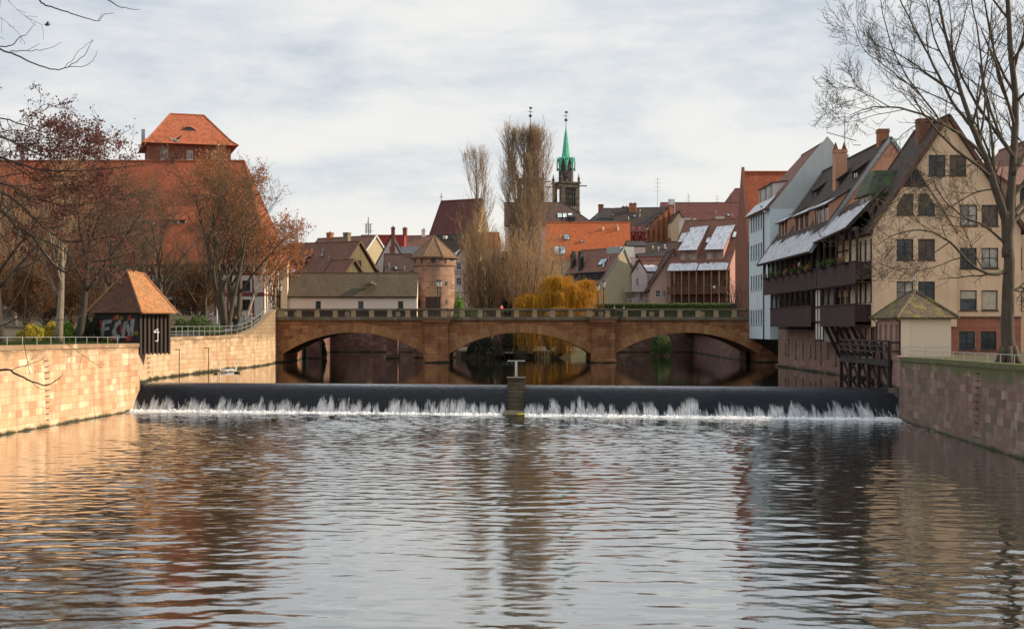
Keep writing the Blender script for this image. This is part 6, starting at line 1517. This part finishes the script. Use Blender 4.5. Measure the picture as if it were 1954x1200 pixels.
# shed roof over the near galleries
m=MB(); x0_,x1_=G_(124.2),G_(111.6); q=[(x0_,-6.75,7.55),(x1_,-6.75,8.05),(x1_,-3.6,11.35),(x0_,-3.6,10.9)]; m.slab(q,.18); lr=m.build('lean_to_roof',['tile_darkbrown'],gh.root)
m=MB(); up=Vector((0,3.15,3.33)).normalized(); nn=Vector((0,-up.z,up.y)); n=24; p0=Vector(q[0]); p1=Vector(q[1])
for i in range(n):
    t0,t1=i/n,(i+1)/n; a=p0.lerp(p1,t0); b=p0.lerp(p1,t1); e0=2.9+.5*mnoise.noise(Vector((t0*9,0,0))); e1=2.9+.5*mnoise.noise(Vector((t1*9,0,0)))
    m.face([a+nn*.08,b+nn*.08,b+up*e1+nn*.08,a+up*e0+nn*.08],0,[(t0*12.6,0),(t1*12.6,0),(t1*12.6,3),(t0*12.6,3)]); m.face([a,b,b+nn*.08,a+nn*.08])
m.build('snow',['snow_cover'],lr)
# flower boxes and hanging lanterns on the gallery
for k,Y in enumerate((147,143,139.5,136,132.5,129,126,121,117,113)):
    t=thing('flower_box','narrow trough of withered plants on the gallery rail' ,'flower box',(FXg-1.9,Y,10.92 if k<7 else 11.0),0,'planters along the upper gallery'); m=MB(); m.box((-.28,-.6,0),(-.02,.6,.2)); m.build('trough',['wood_dark'],t)
    m=MB(); rr=random.Random(k)
    for i in range(170):
        p=Vector((-.15+rr.gauss(0,.10),rr.uniform(-.6,.6),.2+abs(rr.gauss(0,.18)))); s_=.07; d=Vector((rr.gauss(0,1),rr.gauss(0,1),rr.gauss(0,1))).normalized(); e=d.orthogonal().normalized()*s_; m.face([p-d*s_,p+e,p+d*s_,p-e])
    m.build('plants',['leaf_green' if k%3 else 'leaf_tan'],t)
for Y,mt,lab in ((136.2,'cloth_pink','pinkish paper lantern hanging under the gallery eave'),(133.0,'blind_white','white paper lantern hanging under the gallery eave'),(129.4,'paint_yellow','small yellow paper lantern hanging under the gallery eave')):
    t=thing('hanging_lantern',lab,'lantern',(FXg-1.2,Y,11.9)); m=MB(); m.lathe((0,0,-.35),[(.05,0),(.22,.12),(.30,.32),(.22,.52),(.05,.62)],12); m.build('shade',[mt],t); m=MB(); m.tube([(0,0,.2),(0,0,.85)],.02,4); m.build('cord',['metal_dark'],t)
# ---- cream gabled house
Y0=109.0; xL,xR=27.8,39.0; zb=4.0
def fw(a,b,c,e,st): return (a,b,c,e,st)
wf=[(1772,296,1804,335,'dark'),(1812,296,1844,335,'brown3'),(1832,391,1865,431,'curtain'),(1873,391,1905,431,'brown3'),(1832,473,1864,512,'dark'),(1873,473,1905,512,'curtain'),(1832,554,1864,592,'halfblind'),(1873,554,1904,592,'shut'),(1830,632,1861,667,'dark'),(1871,632,1902,667,'dark')]
side=[]
for (pa,pb) in ((1639,1644),(1648.5,1653.5),(1659.5,1665.5)):
    YA,YB=[xL*F/(p-CX) for p in (pb,pa)]
    for z0,z1 in ((11.2,12.9),(8.0,9.6),(4.3,6.0)): side.append((117.5-YB,z0-zb,117.5-YA,z1-zb,'brown'))
ch_=House('cream_gabled_house','big cream gabled house facing the river beside the bare tree','house',(xL+xR)/2,Y0+4.25,xR-xL,8.5,zb,Z(432,Y0),Z(224,Y0),'y',0,'plaster_cream','tile_darkbrown',wm={'l':'plaster_ivory'},wpx=wf,wins={'l':side},ovg=.25,ove=.45,verge='wood_brown')
cxh=(xL+xR)/2
H_=lambda px,py,Y=Y0:(X(px,Y)-xL,Z(py,Y)-zb)
# red sandstone ground floor facing and string courses
m=MB(); z6=Z(608,Y0)-zb
m.wall((-(xR-xL)/2,-4.28,0),(1,0,0),0,[(0,0),(xR-xL,0),(xR-xL,z6),(0,z6)],[(X(a,Y0)-xL,Z(e,Y0)-zb,X(c,Y0)-xL,Z(b,Y0)-zb) for a,b,c,e in ((1829.5,631.5,1861.5,667.5),(1870.5,631.5,1902.5,667.5))],.03); m.build('sandstone_facing',['red_sandstone'],ch_.root)
m=MB(); m.wall((-(xR-xL)/2-.03,4.25,0),(0,-1,0),0,[(0,0),(8.5,0),(8.5,2.15),(0,2.15)],[(a-.02,b-.02,c+.02,d+.02) for a,b,c,d,_ in side if b<2],.03); m.build('rose_ground_floor',['plaster_rose'],ch_.root)
m=MB(); 
for py in (605,):
    m.box((-(xR-xL)/2,-4.37,Z(py,Y0)-zb-.1),((xR-xL)/2+.02,-4.25,Z(py,Y0)-zb+.05))
m.build('string_course',['wood_brown'],ch_.root)
m=MB(); 
for py in (440,526): m.box((X(1826,Y0)-cxh,-4.28,Z(py,Y0)-zb-.05),((xR-xL)/2,-4.25,Z(py,Y0)-zb+.04))
m.build('plaster_band',['plaster_cream'],ch_.root)
# projecting bay
Yb=108.35; bo=X(1668,Yb); Q=lambda px,py:(X(px,Yb)-bo,Z(py,Yb)-zb)
poly=[Q(1668,623),Q(1826,623),Q(1826,447),Q(1746,322),Q(1671,432),]
poly[4]=(0,poly[4][1])
hl_=[]
for a,c in ((1711,1743),(1752,1784)):
    for b,e in ((370,410),(456,496),(537,577)): p=Q(a,e); q=Q(c,b); hl_.append((p[0],p[1],q[0],q[1]))
m=MB(); o=Vector((bo-cxh,Yb-(Y0+4.25),0)); 
m.wall(o,(1,0,0),0,poly,hl_,.16)
for i in range(5):
    a,b=poly[i],poly[(i+1)%5]; A_1=o+Vector((a[0],0,a[1])); B_1=o+Vector((b[0],0,b[1])); dd=Vector((0,.66,0)); m.face([A_1+dd,B_1+dd,B_1,A_1])
bay_=m.build('projecting_bay',['plaster_cream'],ch_.root)
for i,h4 in enumerate(hl_): window(bay_,o,(1,0,0),*h4,('brown3','dark','curtain','dark','brown3','dark')[i],.15)
m=MB(); t0=Q(1746,321); 
tri=[Q(1723,357),Q(1771,357),Q(1746,321)]
m.extrude([o+Vector((p[0],-.015,p[1])) for p in tri],(0,-.04,0)); m.build('slate_gable_tip',['slate_dark'],bay_)
m=MB(); p=Q(1711,369); q=Q(1724,369); r_=Q(1711,392); m.extrude([o+Vector((a[0],-.012,a[1])) for a in (Q(1708,397),Q(1727,366),Q(1708,366))],(0,-.02,0)); m.build('gable_spandrel',['plaster_cream'],bay_); m=MB(); m.extrude([o+Vector((a[0],-.012,a[1])) for a in (Q(1767,366),Q(1787,366),Q(1787,397))],(0,-.02,0)); m.build('gable_spandrel',['plaster_cream'],bay_)
m=MB(); e1=o+Vector((t0[0],-.05,t0[1]+.12)); e2=o+Vector((poly[2][0]+.05,-.05,poly[2][1]+.02)); e3=o+Vector((-.25,-.05,poly[4][1]-.25)); m.beam(e1,e3,.2,.2); m.beam(e1,e2,.06,.1); m.build('bay_verge',['wood_brown'],bay_)
ch_.chimney(X(1765,Y0+4)-cxh-.2,-.4,19.5,Z(230,Y0+4),.95,.9,'brick_red',0)
m=MB(); m.tube([(-(xR-xL)/2-.1,-4.15,9.9),(-(xR-xL)/2-.12,-4.2,9.4),(-(xR-xL)/2-.12,-4.2,-.5)],.07,6); m.build('downpipe',['metal_dark'],ch_.root)
# mossy dormer on the river slope
m=MB(); m.box((28.6-cxh,.2,9.9),(31.6-cxh,3.7,12.7)); dm=m.build('dormer',['plaster_ivory'],ch_.root)
m=MB(); m.box((28.55-cxh,.5,10.7),(28.6-cxh,1.8,12.4)); m.box((28.55-cxh,2.1,10.7),(28.6-cxh,3.4,12.4)); m.build('dormer_window',['glass_dark'],dm)
m=MB(); a=28.2-cxh; y0_,y1_=-.2,4.1
m.face([(a,y0_,12.6),(a+3.6,y0_,12.6),(a+3.0,y0_+1.0,14.6),(a+.9,y0_+1.0,14.6)]); m.face([(a,y1_,12.6),(a,y0_,12.6),(a+.9,y0_+1,14.6),(a+.9,y1_-1,14.6)]); m.face([(a+.9,y0_+1,14.6),(a+3.0,y0_+1,14.6),(a+3.0,y1_-1,14.6),(a+.9,y1_-1,14.6)]); m.face([(a,y1_,12.6),(a+.9,y1_-1,14.6),(a+3,y1_-1,14.6),(a+3.6,y1_,12.6)]); m.face([(a,y0_,12.58),(a,y1_,12.58),(a+3.6,y1_,12.58),(a+3.6,y0_,12.58)]); m.build('dormer_roof',['tile_greenslate'],dm)
# neighbours at the right edge
h=House('cream_annex','plain cream house continuing behind the tree trunk with red sandstone base','house',44.5,Y0+8.2,10.9,14,4.0,Z(352,Y0),Z(318,Y0+7),'x',0,'plaster_cream','tile_rust',wpx=[(1946,358,1962,390,'dark'),(1925,472,1950,512,'dark'),(1925,554,1950,592,'shut')],ove=.3)
h=House('salmon_gabled_house','salmon gabled house cut by the right edge behind the bare tree','house',45.3,127.5,5.9,9,4.0,Z(345,123),Z(266,123),'y',0,'plaster_cream','tile_rust',ovg=.15,ove=.15,wpx=[])
# ---- hut with mossy roof
hx0,hx1=26.55,29.95
h=House('mossy_roofed_hut','small white hut with mossy hipped roof at the end of the quay wall','hut',(hx0+hx1)/2,100.2,hx1-hx0,6.4,2.2,6.95,8.45,'y',0,'plaster_offwhite','tile_hutmoss',wm={'l':'hut_side_stone'},hl=2.6,hr=2.6,ove=.42,ovb=.42,rth=.14,
   wins={'l':[(.55+k*1.45,2.35,1.25+k*1.45,4.0,'niche') for k in range(4)]},depth=.25)
m=MB()
for k in range(4):
    cy=3.2-(.9+k*1.45); 
    m.extrude([(-(hx1-hx0)/2-.008,cy-.35*math.cos(a*math.pi/8),1.8+2.2+.35*math.sin(a*math.pi/8)) for a in range(9)],(-.006,0,0))
m.build('arch_head',['plaster_rose'],h.root)
m=MB(); m.box((-(hx1-hx0)/2-.02,-3.26,0),(-(hx1-hx0)/2+.62,-3.2,4.7)); m.build('corner_pilaster',['plaster_offwhite'],h.root)
for yy in (-3.0,3.1): m=MB(); xx=-(hx1-hx0)/2; m.tube([(xx-.38,yy,4.6),(xx-.3,yy,4.35),(xx-.08,yy,4.2),(xx-.08,yy,0)],.05,6); m.build('downpipe',['metal_dark'],h.root)
m=MB(); m.tube([(0,-.3,6.3),(0,-.3,7.1)],.03,5); m.lathe((0,-.3,7.05),[(.05,0),(.16,.1),(.05,.24)],10); m.build('roof_lamp',['metal_rail'],h.root)
# ---- dark timber platform over the weir end
dk=thing('timber_platform','dark timber platform on braced posts above the right end of the weir','platform',(25.9,97.4,0)); ly=14.4
m=MB(); m.box((-.1,0,3.62),(2.3,ly,3.8)); m.box((-.18,-.1,3.35),(.02,ly,3.62)); m.build('deck',['wood_deck'],dk)
for k in range(6):
    y=.05+ly*k/5.05; m=MB(); m.box((-.12,y,.9),(.12,y+.24,3.35)); m.beam((.0,y+.12,1.6),(1.2 if k else 1.0,y+.12,3.4),.16); m.beam((0,y+.12,2.0),(0,min(ly,y+2.2),3.4),.14); m.build('support_post',['wood_dark'],dk)
for k in range(8):
    y=.02+ly*k/7.1; m=MB(); m.box((-.14,y,3.4),(.04,y+.17,5.02)); m.beam((-.05,y+.1,3.85),(-.05,y+1.0,4.85),.1) if k<7 else None; m.build('rail_post',['wood_dark'],dk)
m=MB(); 
for z in (4.25,4.65,5.0): m.box((-.16,0,z),(-.02,ly,z+.13))
m.box((-.1,-.12,4.9),(.9,.0,5.05)); m.box((-.1,-.12,4.3),(.9,0,4.42)); m.build('handrail',['wood_deck'],dk)
# ================================================================== sluice hut on the left bank
ht=thing('sluice_hut','dark plank sluice hut with graffiti and steep orange tiled roof','hut',(-27.3,104.0,0),R(58)); Wf,Wr=4.7,3.05
# local frame: front (-y) faces right-front ; planks there; graffiti wall on local -x side
zt=7.12; z0=5.0
m=MB(); m.wall((0,0,0),(1,0,0),0,[(0,4.1),(Wr,4.1),(Wr,zt),(0,zt)])
m.wall((0,Wf,0),(0,-1,0),0,[(0,4.6),(Wf,4.6),(Wf,zt),(0,zt)]); m.wall((Wr,0,0),(0,1,0),0,[(0,4.1),(Wf,4.1),(Wf,zt),(0,zt)]); m.wall((Wr,Wf,0),(-1,0,0),0,[(0,4.6),(Wr,4.6),(Wr,zt),(0,zt)]); m.face([(0,0,4.1),(0,Wf,4.1),(Wr,Wf,4.1),(Wr,0,4.1)])
m.build('wall',['wood_dark'],ht)
for k in range(8):
    m=MB(); x=.02+k*(Wr-.2)/7; m.box((x,-.14,4.02),(x+.17,-.01,zt-.05)); m.build('plank',['wood_hut'],ht)
zr=10.15; e=.42; za=zt-.02
A0=(-e,-.8,za);B0=(Wr+.05,-.8,za);C0=(Wr+.05,Wf+e,za);D0=(-e,Wf+e,za); r0=(.95,2.2,zr+.1); r1=(2.63,2.2,zr-.12)
def rsl(m,pts,t=.12,mi=0):
    p=[Vector(q) for q in pts]; n=(p[1]-p[0]).cross(p[2]-p[0]).normalized(); e_=(p[1]-p[0]).normalized(); up=n.cross(e_)
    m.face(p,mi,[((q-p[0]).dot(e_),(q-p[0]).dot(up)) for q in p]); lo=[q-n*t for q in p]; m.face(list(reversed(lo)),mi)
    for i in range(len(p)): j=(i+1)%len(p); m.face([lo[i],lo[j],p[j],p[i]],mi)
m=MB(); rsl(m,[A0,B0,r1,r0],mi=0); rsl(m,[B0,C0,r1]); rsl(m,[C0,D0,r0,r1]); rsl(m,[D0,A0,r0],mi=1)  # left hip's shade is put into its colour: browner tiles than the sunlit slope
for a,b in ((A0,r0),(B0,r1),(C0,r1),(D0,r0),(r0,r1)): m.tube([a,b],.085,6)
m.build('roof',['tile_hut','tile_brown'],ht)
# graffiti on the left wall (local -x face, u runs from back (y=Wf) to front (y=0))
def GP(u,z,d=.02): return Vector((-d,Wf-u*Wf/4.0,z))
m=MB(); m.extrude([GP(.1,5.0),GP(3.93,5.0),GP(3.95,6.98),GP(.12,6.95)],(-.01,0,0)); m.build('graffiti_ground',['paint_black'],ht)
m=MB()
rr=random.Random(3)
for (a,b,c,d) in ((.2,5.0,.75,6.6),(1.5,5.0,2.1,5.5),(2.9,5.0,3.4,5.55),(2.35,5.6,2.6,6.3),(1.7,6.55,2.3,6.95),(3.0,6.5,3.4,6.95)):
    m.extrude([GP(a,b,.032),GP(c,b+.05,.032),GP(c-.06,d,.032),GP(a+.1,d-.08,.032)],(-.004,0,0))
m.build('graffiti_red',['paint_red'],ht)
def letter(polys,nm='graffiti_letter'):
    m=MB()
    for pl in polys: m.extrude([GP(a,b,.045) for a,b in pl],(-.008,0,0))
    m.build(nm,['paint_graffiti'],ht)
b0,b1=5.35,6.62
letter([[(.55,b0-.1),(.92,b0-.05),(1.12,b1-.05),(.80,b1-.1)],[(1.12,b1-.34),(1.62,b1-.30),(1.70,b1-.02),(1.16,b1-.05)],[(.98,b0+.42),(1.42,b0+.48),(1.46,b0+.74),(1.03,b0+.68)]])
letter([[(1.98,b1-.25),(2.40,b1+.0),(2.52,b1-.3),(2.2,b1-.5)],[(1.98,b1-.25),(2.2,b1-.5),(2.02,b0+.45),(1.66,b0+.35)],[(1.66,b0+.35),(2.02,b0+.45),(2.15,b0+.15),(1.84,b0-.22)],[(1.84,b0-.22),(2.15,b0+.15),(2.42,b0+.12),(2.3,b0-.32)]])
letter([[(2.52,b0),(2.80,b0+.03),(2.98,b1-.12),(2.72,b1-.2)],[(2.74,b1-.2),(3.06,b1-.12),(3.5,b0+.02),(3.2,b0)],[(3.22,b0),(3.55,b0+.02),(3.72,b1+.02),(3.36,b1)]])
m=MB()
for (a,b) in ((.42,6.0),(2.55,6.72),(3.85,5.6),(1.6,5.15),(2.2,6.8)):
    n=9
    for j in range(n): 
        a0,a1=2*math.pi*j/n,2*math.pi*(j+1)/n; m.beam(GP(a+.11*math.cos(a0),b+.13*math.sin(a0),.06),GP(a+.11*math.cos(a1),b+.13*math.sin(a1),.06),.035)
for k in range(5): a=.6+k*.16; m.beam(GP(a,5.08,.06),GP(a+.1,5.22,.06),.03); 
m.build('graffiti_scribble',['paint_yellow'],ht)
m=MB(); m.box((1.35,-.19,5.62),(1.85,-.145,5.69)); m.box((1.68,-.2,5.0),(1.74,-.15,5.95)); m.box((1.45,-.2,4.98),(1.75,-.15,5.04)); m.beam((1.3,-.17,5.68),(1.72,-.17,5.92),.06); m.build('wall_mark',['paint_white'],ht)
# ================================================================== railings
def railing(line,h,label,step=2.0,rails=(1.0,),mat='metal_rail',r=.03,hug=.25,sg=-1,cat='railing'):
    root=thing('railing',label,cat,(0,0,0)); pts=[Vector(p) for p in line]; 
    for f_ in rails:
        m=MB(); m.tube([p+Vector((sg*hug,0,h*f_)) for p in pts],r,6); m.build('handrail',[mat],root)
    L=0
    for a,b in zip(pts,pts[1:]):
        n=max(1,int((b-a).length/step+.5))
        for k in range(n):
            p=a.lerp(b,k/n)+Vector((sg*hug,0,0)); m=MB(); m.tube([p-Vector((0,0,.1)),p+Vector((0,0,h))],r*.9,5); m.build('rail_post',[mat],root)
    return root
railing([(a[0],a[1],a[2]) for a in LW[1:]][:-1]+[(-27.45,102.3,4.86)],.45,'low plain metal railing on top of the sunlit left quay wall',2.2,(1,),r=.022)
railing([(a[0],a[1],a[2]) for a in LU[1:]],.85,'double metal railing climbing the curved ramp to the bridge',1.9,(1,.5),r=.028)
railing([(23.4,65,4.3),(24.6,82,4.2),(25.15,91.3,4.12)],.42,'thin metal railing along the mossy right quay wall',2.4,(1,),sg=1,r=.022)
railing([(25.4,92.0,4.1),(26.2,95.8,4.1),(29.5,96.2,4.1)],.6,'short thin railing in front of the white hut',1.6,(1,),sg=.3,r=.025)
# ================================================================== street furniture, people, birds, cable
def lamp(x,Y,zb,zt,label,mat='metal_dark'):
    t=thing('street_lamp',label,'street lamp',(x,Y,zb)); H=zt-zb; m=MB(); m.tube([(0,0,0),(0,0,.8),(0,0,H-.85)],[.11,.07,.05],8); m.lathe((0,0,0),[(.16,0),(.16,.3),(.1,.4)],8); m.box((-.22,-.03,H-1.05),(.22,.03,H-1.0)); m.build('post',[mat],t)
    m=MB(); m.lathe((0,0,H-.85),[(.1,0),(.24,.55),(.22,.56)],6); m.build('lantern',['lamp_glass'],t); m=MB(); m.lathe((0,0,H-.28),[(.28,0),(.12,.2),(.05,.22),(.04,.3)],6); m.build('lantern_cap',[mat],t)
for px,Y,py,lab in ((515,166.5,534,'left of two lantern posts at the left end of the bridge'),(535,171,541,'right of two lantern posts at the left end of the bridge'),(835,176.5,533,'left of two lantern posts in front of the round tower'),(840,168,533,'right of two lantern posts in front of the round tower'),(1141,176.5,541,'shorter of two lantern posts right of the golden willow'),(1152,168,534,'taller of two lantern posts right of the golden willow')):
    lamp(X(px,Y),Y,7.05,Z(py,Y),lab)
def bollard(px,Y,zb,h,lab):
    t=thing('bollard',lab,'bollard',(X(px,Y),Y,zb),0,'red and white bollards beside the path'); 
    m=MB(); m.lathe((0,0,0),[(.07,0),(.07,h),(.04,h+.06)],8); m.build('post',['paint_white'],t)
    for k in (0.3,.62,.9): m=MB(); m.lathe((0,0,h*k),[(.074,0),(.074,h*.16)],8); m.build('red_band',['paint_red'],t)
for px,lab in ((402,'red and white bollard left of the forked tree trunk'),(442,'red and white bollard right of the forked tree trunk'),(480,'red and white bollard further right, near the slanting birch')): bollard(px,152,6.3,1.35,lab)
t=thing('white_post','tall thin white post beside the forked tree trunk','post',(X(414,150),150,6.1)); m=MB(); m.tube([(0,0,0),(0,0,3.6)],.06,6); m.build('shaft',['paint_white'],t)
for px in (430,468,489): t=thing('grey_bollard','short grey bollard in the row beside the path','bollard',(X(px,153),153,6.4),0,'grey bollards beside the path'); m=MB(); m.lathe((0,0,0),[(.06,0),(.06,1.0),(.03,1.05)],8); m.build('shaft',['metal_rail'],t)
def person(x,Y,z,rz,label,coat,trousers='cloth_black',stride=.25,hair='hair',arm=.1):
    t=thing('person',label,'person',(x,Y,z),rz); 
    V=[(0,0,.95),(0,0,1.12),(0,-.01,1.3),(0,0,1.43),(0,-.01,1.52),(0,-.03,1.62),(0,-.03,1.72),
       (-.19,0,1.40),(-.25,.05,1.12),(-.23,-.05-arm,.90),(-.23,-.10-arm,.80),(.19,0,1.40),(.25,-.02,1.12),(.23,-.12-arm,.90),(.23,-.17-arm,.80),
       (-.10,0,.90),(-.11,-stride*.5,.50),(-.11,-stride*.6,.09),(-.11,-stride*.6-.15,.04),(.10,0,.90),(.11,stride*.3,.50),(.11,stride*.8,.10),(.11,stride*.8-.15,.05)]
    E=[(0,1),(1,2),(2,3),(3,4),(4,5),(5,6),(3,7),(7,8),(8,9),(9,10),(3,11),(11,12),(12,13),(13,14),(0,15),(15,16),(16,17),(17,18),(0,19),(19,20),(20,21),(21,22)]
    Rd=[.15,.13,.16,.11,.055,.095,.07,.07,.05,.038,.03,.07,.05,.038,.03,.10,.07,.05,.045,.10,.07,.05,.045]
    me=bpy.data.meshes.new('body'); me.from_pydata(V,E,[]); me.materials.append(MATS['skin']); o=bpy.data.objects.new('body',me); C.objects.link(o); o.parent=t
    bpy.context.view_layer.objects.active=o; o.modifiers.new('skin','SKIN'); 
    if not me.skin_vertices: pass
    for i,sv in enumerate(me.skin_vertices[0].data): sv.radius=(Rd[i],Rd[i]*.85); sv.use_root=(i==0)
    sb=o.modifiers.new('sub','SUBSURF'); sb.levels=1; sb.render_levels=2
    m=MB(); m.lathe((0,0,0),[(.20,.80),(.19,.95),(.165,1.12),(.205,1.32),(.17,1.43),(.07,1.50)],14); m.tube([(-.17,0,1.41),(-.25,.05,1.12),(-.235,-.03-arm,.92)],[.085,.075,.055],8); m.tube([(.17,0,1.41),(.25,-.02,1.12),(.235,-.10-arm,.92)],[.085,.075,.055],8); m.build('coat',[coat],t,True)
    m=MB(); m.tube([(-.10,0,.95),(-.11,-stride*.5,.50),(-.11,-stride*.6,.06)],[.13,.095,.08],8); m.tube([(.10,0,.95),(.11,stride*.3,.50),(.11,stride*.8,.07)],[.13,.095,.08],8); m.build('trousers',[trousers],t,True)
    m=MB(); m.lathe((0,-.015,1.60),[(.10,0),(.115,.08),(.09,.16),(.02,.19)],12); m.build('hair',[hair],t,True)
    return t
person(X(957,170.5),170.5,7.09,R(80),'person in a bright pink top walking across the bridge','cloth_pink')
person(X(1172,171),171,6.95,R(90),'left of two dark haired people crossing the bridge near the lanterns','cloth_brown',hair='cloth_brown')
person(X(1190,171),171,6.93,R(90),'right of two dark haired people crossing the bridge near the lanterns','cloth_brown','cloth_black',hair='hair')
person(X(449,141),141,5.5,R(160),'person in black clothes and hat standing on the path by the railing','cloth_black')
def bird(name,label,x,Y,z,s,body,rz=0,neck=False,wings=False):
    t=thing(name,label,'bird' if wings else name,(x,Y,z),rz); m=MB()
    m.tube([(-.5*s,0,.16*s),(-.38*s,0,.12*s),(-.15*s,0,.1*s),(.15*s,0,.1*s),(.35*s,0,.14*s),(.42*s,0,.2*s)]+([(.5*s,0,.45*s),(.46*s,0,.75*s),(.55*s,0,.86*s),(.66*s,0,.82*s)] if neck else [(.46*s,0,.3*s),(.54*s,0,.34*s)]),
       [.02*s,.12*s,.2*s,.2*s,.12*s,.09*s]+([.055*s,.05*s,.07*s,.04*s] if neck else [.09*s,.05*s]),10); m.build('body',[body],t,True)
    if wings:
        for q in (-1,1):
            m=MB(); m.slab([(-.2*s,q*.1*s,.15*s),(.22*s,q*.1*s,.15*s),(.18*s,q*.55*s,.42*s),(-.05*s,q*1.0*s,.62*s),(-.22*s,q*.5*s,.38*s)],.02*s); m.build('wing',['feather_grey'],t)
    m=MB(); hx,hz=(.66,.82) if neck else (.54,.34); m.tube([(hx*s,0,hz*s),((hx+.12)*s,0,(hz-.03)*s)],[.035*s,.008],6); m.build('beak',['beak'],t)
bird('swan','white swan swimming nearest the left wall above the weir',X(428,129),129,UP-.02,1.0,'feather_white',R(160),True)
bird('swan','white swan just right of the other, above the weir',X(441,130.5),130.5,UP-.02,1.0,'feather_white',R(10),True)
bird('duck','dark duck swimming right of the two swans',X(452,127),127,UP-.02,.55,'feather_dark',0)
bird('duck','small dark duck close to the left wall above the weir',X(412,124),124,UP-.02,.4,'feather_dark',R(180))
bird('duck','dark duck below the weir, left of the divider pier',X(524,92),92,.02,.5,'feather_dark',R(20))
bird('duck','dark duck in the foam below the weir, nearer the divider pier',X(634,94.5),94.5,.03,.5,'feather_dark',R(10))
bird('pigeon','grey pigeon flying in front of the brick tower',X(335,120),120,Z(270,120),.75,'feather_grey',R(60),False,True)
bird('pigeon','pale pigeon flying in front of the galleried pink house',X(1363,150),150,Z(550,150),.75,'feather_white',R(80),False,True)
bird('pigeon','distant bird high in the sky at upper left',X(90,150),150,Z(49,150),.6,'feather_dark',R(30),False,True)
# safety cable across the river with its short posts
cb=thing('safety_cable','thin cable strung across the river just above the weir','cable',(0,0,0)); m=MB(); n=40; P0=Vector((-27.6,118,3.45)); P1=Vector((28.0,108,3.05))
m.tube([P0.lerp(P1,i/n)-Vector((0,0,.25*math.sin(math.pi*i/n))) for i in range(n+1)],.008,4); m.build('wire',['metal_dark'],cb)
for px,Y in ((398,122),(342,113)): t=thing('mooring_post','thin dark mooring post standing in the water by the left wall' if px==398 else 'thin mooring post nearer the sluice hut by the left wall','post',(X(px,Y),Y,UP-1)); m=MB(); m.tube([(0,0,0),(0,0,3.3)],.035,5); m.tube([(-.35,0,3.28),(.05,0,3.3)],.03,5); m.build('shaft',['metal_dark'],t)
